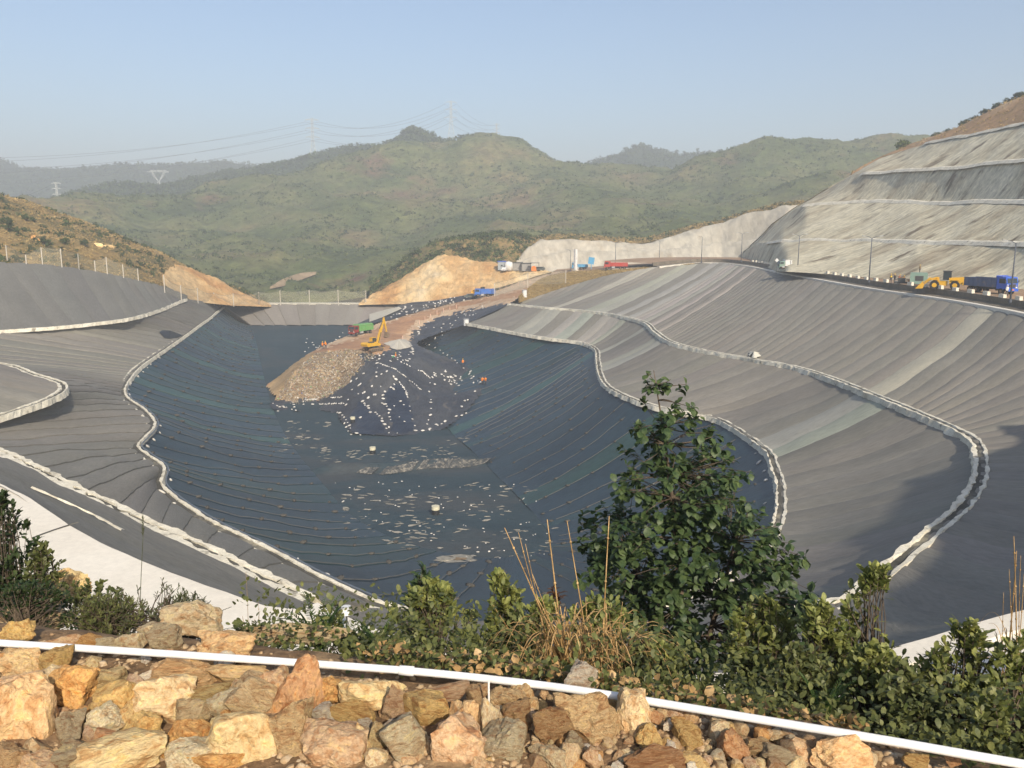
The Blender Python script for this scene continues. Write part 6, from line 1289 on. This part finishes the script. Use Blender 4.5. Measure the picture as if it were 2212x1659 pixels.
rig('low drilling rig with orange motor between the workers and the compressor', 1957, 616, 4.2, P_ORANGE, rad(160)); rig('drilling rig with a red motor lying near the foot of the hill', 1767, 597, 4.0, P_RED, rad(20))
p = on(1900, 613); e = empty('pump', p, 0, 'small white and orange pump on the road behind the guard blocks', 'pump'); MB().box((0, 0, .7), (1.2, .9, .8)).tube([(-.9, 0, .6), (.2, 0, 1.4)], .18, 8).build('body', P_WHITE, e); MB().box((1.1, 0, .5), (.6, .6, .9)).build('motor', P_ORANGE, e)
# ---------------------------------------------------------------- lamps, guard blocks
M_POLE = flat('dark_pole', (.09, .1, .12), rough=.6)
GLP = 'lamp posts along the right road'
for i, (x, yb, yt, dbl, ord_) in enumerate([(1232, 583, 541, 0, 'leftmost lamp post, next to the white column'), (1329, 574, 524, 1, 'second lamp post from the left, behind the red dump truck'), (1424, 567, 520, 0, 'third lamp post from the left, before the pale cut slope'), (1515, 566, 512, 0, 'fourth lamp post from the left, before the pale cut slope'),
                                           (1601, 572, 505, 1, 'fifth lamp post from the left, where the white kerb begins'), (1723, 592, 509, 1, 'lamp post right of the white box truck, before the shotcrete hill'), (1877, 610, 514, 1, 'tall lamp post left of the workers and the compressor'), (2182, 655, 525, 0, 'nearest lamp post, in front of the blue dump truck')]):
    if x > 1560:
        # stands on the wall top line of the road
        best = min(range(len(CR)), key=lambda k: abs(proj(CR[k])[0] - x) + (1e6 if CR[k][1] < 100 else 0)); T_, N_ = frame(CR); p = Vector(CR[best] + N_[best] * 3.0) + Vector((0, 0, 1.3))
        dx = proj(p)[0] - x; p.x -= dx * p.y / FOC
    else: p = on(x, yb + 2)
    H = PY(x, yt, p.y).z - p.z; e = empty('lamp_post', p, 0, ord_, 'lamp post', GLP); r = .14
    MB().tube([(0, 0, -.3), (0, 0, H)], [r, r * .55], 10).build('pole', M_POLE, e, True); MB().tube([(0, 0, 0), (0, 0, .5)], r * 1.6, 10).build('base', M_POLE, e)
    for s in ((-1, 1) if dbl else (-1,)):
        a = MB().tube([(0, 0, H - .1), (s * .7, -.1, H + .25), (s * 1.5, -.2, H + .4)], .05, 6).build('arm', M_POLE, e); MB().box((s * 1.75, -.22, H + .4), (.75, .26, .12), ry=-s * .15).build('lamp_head', M_LIGHTGREY, a)
M_BLOCK = flat('white_block', (.72, .66, .54), rough=.9, var=.1); T_, N_ = frame(CR); BLK = MB(); BLK.box((0, 0, .3), (1.5, .5, .6), top=.94); bm_ = None
k0 = next(i for i in range(len(CR)) if proj(CR[i])[0] > 1612); s_ = 0; nb = 0; i = k0
while i < len(CR) - 1 and nb < 48 and CR[i][1] > 84:
    p = Vector(CR[i] + N_[i] * 2.02) + Vector((0, 0, 1.45)); rz = math.atan2(T_[i][1], T_[i][0])
    if bm_ is None: o = BLK.build('guard_block', M_BLOCK); bm_ = o.data; bv = o.modifiers.new('b', 'BEVEL'); bv.width = .03
    else: o = bpy.data.objects.new('guard_block', bm_); S.collection.objects.link(o)
    o.location = p; o.rotation_euler[2] = rz; o.scale = (R.uniform(.9, 1.1), 1, R.uniform(.9, 1.1)); tag(o, 'white concrete guard block on top of the wall along the right road', 'guard block', 'guard blocks on the wall along the right road'); nb += 1; i += 5 if nb > 12 else 4
# small red road stakes beside the haul road
M_STAKE = flat('stake', (.75, .5, .38), rough=.8)
for x, y in [(870, 735), (892, 714), (906, 700), (918, 692), (930, 686), (944, 679), (958, 674), (972, 670), (986, 666)] + [(1145 - i * 13, 611 + i * 3.2) for i in range(8)]:
    p = on(x, y); o = MB().tube([(0, 0, -.2), (0, 0, 1.3)], .09, 6).build('road_stake', M_STAKE, None, False, p); tag(o, 'short pinkish stake marking the edge of the haul road', 'stake', 'stakes along the haul road')
# ---------------------------------------------------------------- litter fences
M_FPOST = flat('concrete_post', (.55, .5, .42), rough=.9); M_NET = bpy.data.materials.new('net_mesh'); M_NET.use_nodes = True; nt = M_NET.node_tree
tb = nt.nodes.new('ShaderNodeBsdfTransparent'); mx = nt.nodes.new('ShaderNodeMixShader'); mx.inputs[0].default_value = .2; nt.nodes['Principled BSDF'].inputs['Base Color'].default_value = (.5, .47, .36, 1)
nt.links.new(tb.outputs[0], mx.inputs[1]); nt.links.new(nt.nodes['Principled BSDF'].outputs[0], mx.inputs[2]); nt.links.new(mx.outputs[0], nt.nodes['Material Output'].inputs[0])
def fence(label, posts, sag=.6, dd=0):
    B = [(on(x, yb), yt) for x, yb, yt in posts]; o0 = B[0][0].copy(); e = empty('litter_fence', o0, 0, label, 'fence', 'litter fences around the pit'); tops = []
    for (p, yt), (x, yb, _) in zip(B, posts):
        h = PY(x, yt, p.y).z - p.z; MB().tube([(0, 0, -.4), (0, 0, h)], .13, 6).build('post', M_FPOST, e, False, p - o0); tops.append((p - o0, h))
    V = []; F = []; wr = MB()
    for (a, ha), (b, hb) in zip(tops[:-1], tops[1:]):
        P = []
        for i in range(9):
            t = i / 8; q = a.lerp(b, t); h = (ha * (1 - t) + hb * t) - sag * 4 * t * (1 - t); P.append(q + Vector((0, 0, h))); V += [q + Vector((0, 0, .1)), q + Vector((0, 0, h))]
            if i: k = len(V); F.append((k - 4, k - 2, k - 1, k - 3))
        wr.tube(P, .035, 4, False); wr.tube([q - Vector((0, 0, (P[0].z - a.z) * .5)) for q in P], .02, 4, False)
    wr.build('wire', M_STEEL, e); obj('net', V, F, M_NET, e)
fence('litter net on pale posts along the crest of the far dam', [(560, 659, 630), (606, 659, 627), (669, 659, 626), (731, 659, 626), (791, 659, 627)])
fence('row of pale fence posts with wires along the top of the left grey slope', [(16, 565, 529), (57, 570, 550), (92, 571, 534), (134, 577, 537), (171, 582, 547), (206, 586, 563), (232, 592, 555), (267, 600, 571), (299, 606, 580)], .15)
fence('tall litter net beside the left ochre cut', [(356, 632, 594), (392, 648, 616), (428, 655, 622), (463, 660, 632), (505, 660, 634), (560, 659, 630)], .8)
for x, yb, yt in [(1415, 0, 0)][:0]: pass
fence('thin litter net on posts across the grassy bank below the huts', [(1068, 640, 612), (1140, 622, 590), (1222, 612, 583)], .3)
# ---------------------------------------------------------------- pylons and wires
M_LAT = flat('pale_lattice', (.5, .52, .5), rough=.7)
def pylon(label, px, pb, pt, d, kind='arms', wk=1.0, side=1):
    b = PY(px, pb, d); H = PY(px, pt, d).z - b.z; e = empty('power_pylon', b, rad(12), label, 'power pylon', 'power pylons on the hills'); r = .24 * wk; w0 = H * .085; m = MB(); tips = []
    def legw(z): return w0 * (1 - .8 * min(1, z / (H * .6))) + .01 * H * .5
    zs = [H * q for q in ((0, .14, .26, .36, .45, .53, .6, .67, .74, .81, .88, .94, 1.0) if kind == 'arms' else (0, .2, .36, .48, .56))]
    for sx in (-1, 1):
        for sy in (-1, 1): m.tube([(sx * legw(z), sy * legw(z), z) for z in zs], r, 4)
    for i in range(len(zs) - 1):
        a, c = legw(zs[i]), legw(zs[i + 1])
        for sy in (-1, 1): m.tube([(-a, sy * a, zs[i]), (c, sy * c, zs[i + 1])], r * .6, 3); m.tube([(a, sy * a, zs[i]), (-c, sy * c, zs[i + 1])], r * .6, 3); m.tube([(-c, sy * c, zs[i + 1]), (c, sy * c, zs[i + 1])], r * .6, 3)
    m.build('tower', M_LAT, e)
    if kind == 'arms':
        for z, w_ in ((H * .62, .14), (H * .8, .14), (H * .97, .14)):
            for s in (-1, 1): MB().tube([(0, 0, z + H * .03), (s * w_ * H, 0, z)], r * 1.1, 4).tube([(0, 0, z), (s * w_ * H, 0, z)], r * 1.1, 4).tube([(s * w_ * H, 0, z), (s * w_ * H, 0, z - H * .04)], r * .8, 4).build('cross_arm', M_LAT, e); tips.append(b + Vector((s * w_ * H, 0, z - H * .04)))
    else:
        z0, z1 = H * .56, H * .92; a = MB()
        for s in (-1, 1):
            for q in (0, .06 * H): a.tube([(s * .02 * H, 0, z0), (s * (.16 * H + q), 0, z1 - .12 * H), (s * (.2 * H + q * .4), 0, z1)], r * 1.1, 4)
            a.tube([(s * .24 * H, 0, z1), (s * .24 * H, 0, H)], r, 4)
        a.build('fork', M_LAT, e); c = MB(); c.tube([(-.42 * H, 0, z1), (.42 * H, 0, z1)], r * 1.2, 4).tube([(-.3 * H, 0, z1 + .05 * H), (.3 * H, 0, z1 + .05 * H)], r * 1.2, 4)
        for i in range(8): x = (-.3 + .6 * i / 7) * H; c.tube([(x, 0, z1 + .05 * H), (x + .04 * H, 0, z1)], r * .8, 3)
        c.build('cross_arm', M_LAT, e); tips += [b + Vector((s * .4 * H, 0, z1)) for s in (-1, 0, 1)]
    return tips
p1 = pylon('tall lattice pylon left of the mountain top, standing against the sky', 678, 362, 256, 1105); p2 = pylon('faint lattice pylon behind the saddle right of the mountain top', 975, 312, 218, 1030, wk=.6); p3 = pylon('faintest lattice pylon, rightmost beyond the mountain shoulder', 1073, 318, 267, 1180, wk=.6)
p4 = pylon('pale fork topped pylon on the wooded slope at the left', 345, 422, 367, 980, 'fork', 1.15); p5 = pylon('pale narrow pylon behind the end of the dry left hill', 127, 462, 394, 640, 'arms', .55)
M_WIRE = flat('wire', (.12, .13, .15), rough=.6)
def wire(label, a, b, sag, r):
    m = MB(); P = [a.lerp(b, i / 24) - Vector((0, 0, sag * 4 * (i / 24) * (1 - i / 24))) for i in range(25)]; o = m.tube(P, r, 4, False).build('power_line', M_WIRE); tag(o, label, 'power line', 'power lines across the sky')
for i in range(6):
    s = 'left' if i % 2 == 0 else 'right'; lv = ('lowest', 'middle', 'highest')[i // 2]
    wire('%s %s side wire between the left sky pylon and the faint one' % (lv, s), p1[i], p2[i], 16, .13); wire('%s %s side wire running left out of the picture from the tall pylon' % (lv, s), p1[i], PY(-260, 338 + (5 - i) * 14 + (i % 2) * 3, 900), 14, .13)
    wire('%s %s side wire between the two faint pylons right of the top' % (lv, s), p2[i], p3[i], 8, .1)
wire('dark wire crossing the far wooded slope at the left edge', p5[4], PY(-120, 470, 560), 3, .09)
# ---------------------------------------------------------------- people
def body_mesh(name, J, E, Rr):
    me = bpy.data.meshes.new(name); me.from_pydata(J, E, []); o = bpy.data.objects.new(name, me); S.collection.objects.link(o); o.modifiers.new('s', 'SKIN'); ss = o.modifiers.new('u', 'SUBSURF'); ss.levels = 1; ss.render_levels = 1
    for v, r in zip(me.skin_vertices[0].data, Rr): v.radius = (r, r)
    me.skin_vertices[0].data[0].use_root = True; dg = bpy.context.evaluated_depsgraph_get(); out = bpy.data.meshes.new_from_object(o.evaluated_get(dg)); bpy.data.objects.remove(o); out.name = name; return out
def pose(arm=0.0, bend=0.0, stride=.12):
    c, s = math.cos(bend), math.sin(bend); up = lambda x, y, z: (x, y - (z - .95) * s, .95 + (z - .95) * c) if z > .95 else (x, y, z)
    J = [(0, 0, .95), up(0, 0, 1.2), up(0, 0, 1.42), up(0, 0, 1.55), up(0, -.02, 1.68), up(.19, 0, 1.42), up(.24, -.1 * arm - .02, 1.15), up(.22, -.45 * arm - .05, .98 + .3 * arm), up(.21, -.5 * arm - .06, .88 + .35 * arm), up(-.19, 0, 1.42), up(-.25, .0, 1.15), up(-.24, -.08, .92), up(-.235, -.1, .82),
         (.1, 0, .88), (.11, -stride, .5), (.11, -stride * .6, .1), (.11, -stride * .6 - .12, .04), (-.1, 0, .88), (-.11, stride * .4, .5), (-.11, stride, .1), (-.11, stride - .12, .04)]
    E = [(0, 1), (1, 2), (2, 3), (3, 4), (2, 5), (5, 6), (6, 7), (7, 8), (2, 9), (9, 10), (10, 11), (11, 12), (0, 13), (13, 14), (14, 15), (15, 16), (0, 17), (17, 18), (18, 19), (19, 20)]
    Rr = [.14, .14, .15, .06, .1, .07, .05, .04, .045, .07, .05, .04, .045, .1, .07, .05, .045, .1, .07, .05, .045]; return J, E, Rr
BODY = [body_mesh('body', *pose(0)), body_mesh('body', *pose(.8, .25)), body_mesh('body', *pose(.4, .9, .05))]; BPAR = [(0, 0), (.8, .25), (.4, .9)]
C_ = {k: flat('cloth_' + k, v, rough=.9) for k, v in dict(orange=(.85, .25, .02), blue=(.08, .13, .35), dark=(.05, .05, .06), green=(.08, .4, .15), white=(.7, .68, .62), tan=(.4, .28, .15), red=(.6, .08, .04), yellow=(.8, .55, .05)).items()}; SKIN = flat('skin', (.35, .2, .12))
def person(label, px, py, pi, cloth, vest=None, hat='yellow', rz=0, sc=1.0, on_=None):
    p = on_ or on(px, py); e = empty('person', p, rz, label, 'person'); e.scale = (sc,) * 3; me = BODY[pi].copy(); me.materials.clear()
    for m in (C_[cloth], C_['dark'], SKIN): me.materials.append(m)
    c, s = math.cos(BPAR[pi][1]), math.sin(BPAR[pi][1]); hd = Vector((0, -.02 - .73 * s, .95 + .73 * c))
    for f in me.polygons: f.material_index = 2 if (Vector(f.center) - hd).length < .17 else (1 if f.center.z < .93 else 0)
    me.polygons.foreach_set('use_smooth', [True] * len(me.polygons)); b = link('body', me, None, e)
    V, F = ico(1)
    if vest: q = Vector((0, -.3 * s, .95 + .3 * c)); o = obj('vest', [Vector((v[0] * .235, v[1] * .19, v[2] * .3)) @ Matrix.Rotation(-BPAR[pi][1], 3, 'X') + q for v in V], [tuple(f) for f in F], C_[vest], e, True)
    if hat: o = obj('helmet', [Vector((v[0] * .15, v[1] * .17, max(v[2], -.1) * .14)) + hd + Vector((0, 0, .06)) for v in V], [tuple(f) for f in F], C_[hat], e, True)
    return e
G = None
person('worker in orange on the left end of the dirt platform beside the sandbags', 697, 754, 0, 'orange', 'orange', rz=1, sc=1.15); person('second worker in orange, right behind the first on the platform edge', 704, 753, 1, 'orange', 'orange', rz=4, sc=1.15)
person('worker with an orange vest standing on top of the black mound', 855, 778, 0, 'orange', 'orange', rz=2, sc=1.1); person('worker in green bending down on top of the black mound', 848, 781, 2, 'green', 'green', None, rz=1.2, sc=1.1)
person('lone worker in orange on the sandbag row of the right dark slope', 1000, 791, 0, 'orange', 'orange', rz=.5, sc=1.1); person('left worker of the orange pair at the right tip of the mound', 1042, 832, 1, 'orange', 'orange', None, rz=.3, sc=1.25); person('right worker of the orange pair at the right tip of the mound', 1049, 832, 1, 'orange', 'orange', None, rz=-.4, sc=1.25)
person('worker in blue with a yellow helmet behind the guard blocks', 1824, 601, 0, 'blue', rz=1.5); person('worker in an orange and yellow vest left of the tall lamp post', 1850, 604, 0, 'dark', 'orange', rz=2.8, hat='red')
for i, (x, y, cl, v) in enumerate([(1924, 611, 'dark', 'yellow'), (1932, 611, 'dark', None), (1941, 612, 'red', 'orange'), (1950, 612, 'tan', 'orange')]): person(['worker with yellow helmet, leftmost of the group at the drilling rig', 'dark clothed worker, second from the left at the drilling rig', 'worker in red at the drilling rig, third from the left', 'worker in tan and orange closest to the compressor'][i], x, y, (0, 0, 1, 2)[i], cl, v, rz=(3, 2.5, 1, 0)[i])
pc = on(1984, 618); person('worker in tan standing on top of the grey green compressor', 0, 0, 0, 'tan', None, rz=2, sc=.8, on_=pc + Vector((0, 0, 2.55))); person('person in a white shirt beside the blue dump truck on the right road', 2174, 640, 0, 'white', 'white', 'white', rz=.4)
# ---------------------------------------------------------------- floodlight near the road end
q = PY(748, 1318, 23.5); g_, _ = drop(q.x, q.y, 5); e = empty('floodlight', g_, 0, 'silver floodlight on a short post at the end of the ragged ditch', 'floodlight'); h = q.z - g_.z
MB().tube([(0, 0, -.2), (0, 0, max(.3, h - .1))], .03, 8).build('post', M_STEEL, e); MB().tube([(0, -.02, h - .13), (0, 0, h + .12)], [.13, .14], 18).build('housing', P_WHITE, e, False); MB().tube([(0, -.02, h + .04), (0, 0, h + .1)], .15, 18).build('rim', M_LIGHTGREY, e)
# inlet frames: rail along the left rim ditch
C = curve_world([W((b[0], b[1], Z1)) for a, b in LM[12:]], 1.0); T2, N2 = frame(C); m = MB(); m.tube([Vector(c + n * .95) + Vector((0, 0, .25)) for c, n in zip(C, N2)], .09, 6, False); o = m.build('drain_pipe', flat('grey_pipe', (.12, .14, .17), rough=.4)); tag(o, 'dark pipe following the inner edge of the left rim ditch', 'pipe')
# ---------------------------------------------------------------- air
hz = MB().box((0, 1450, 60), (5200, 3100, 260)).build('haze', None); hz.location = (0, 0, 0)
hm = bpy.data.materials.new('haze'); hm.use_nodes = True; nt = hm.node_tree; nt.nodes.remove(nt.nodes['Principled BSDF'])
pv = nt.nodes.new('ShaderNodeVolumePrincipled'); pv.inputs['Density'].default_value = .00066; pv.inputs['Color'].default_value = (.88, .94, 1, 1); pv.inputs['Anisotropy'].default_value = .0
nt.links.new(pv.outputs[0], nt.nodes['Material Output'].inputs['Volume'])
hz.data.materials.append(hm); tag(hz, kind='stuff')
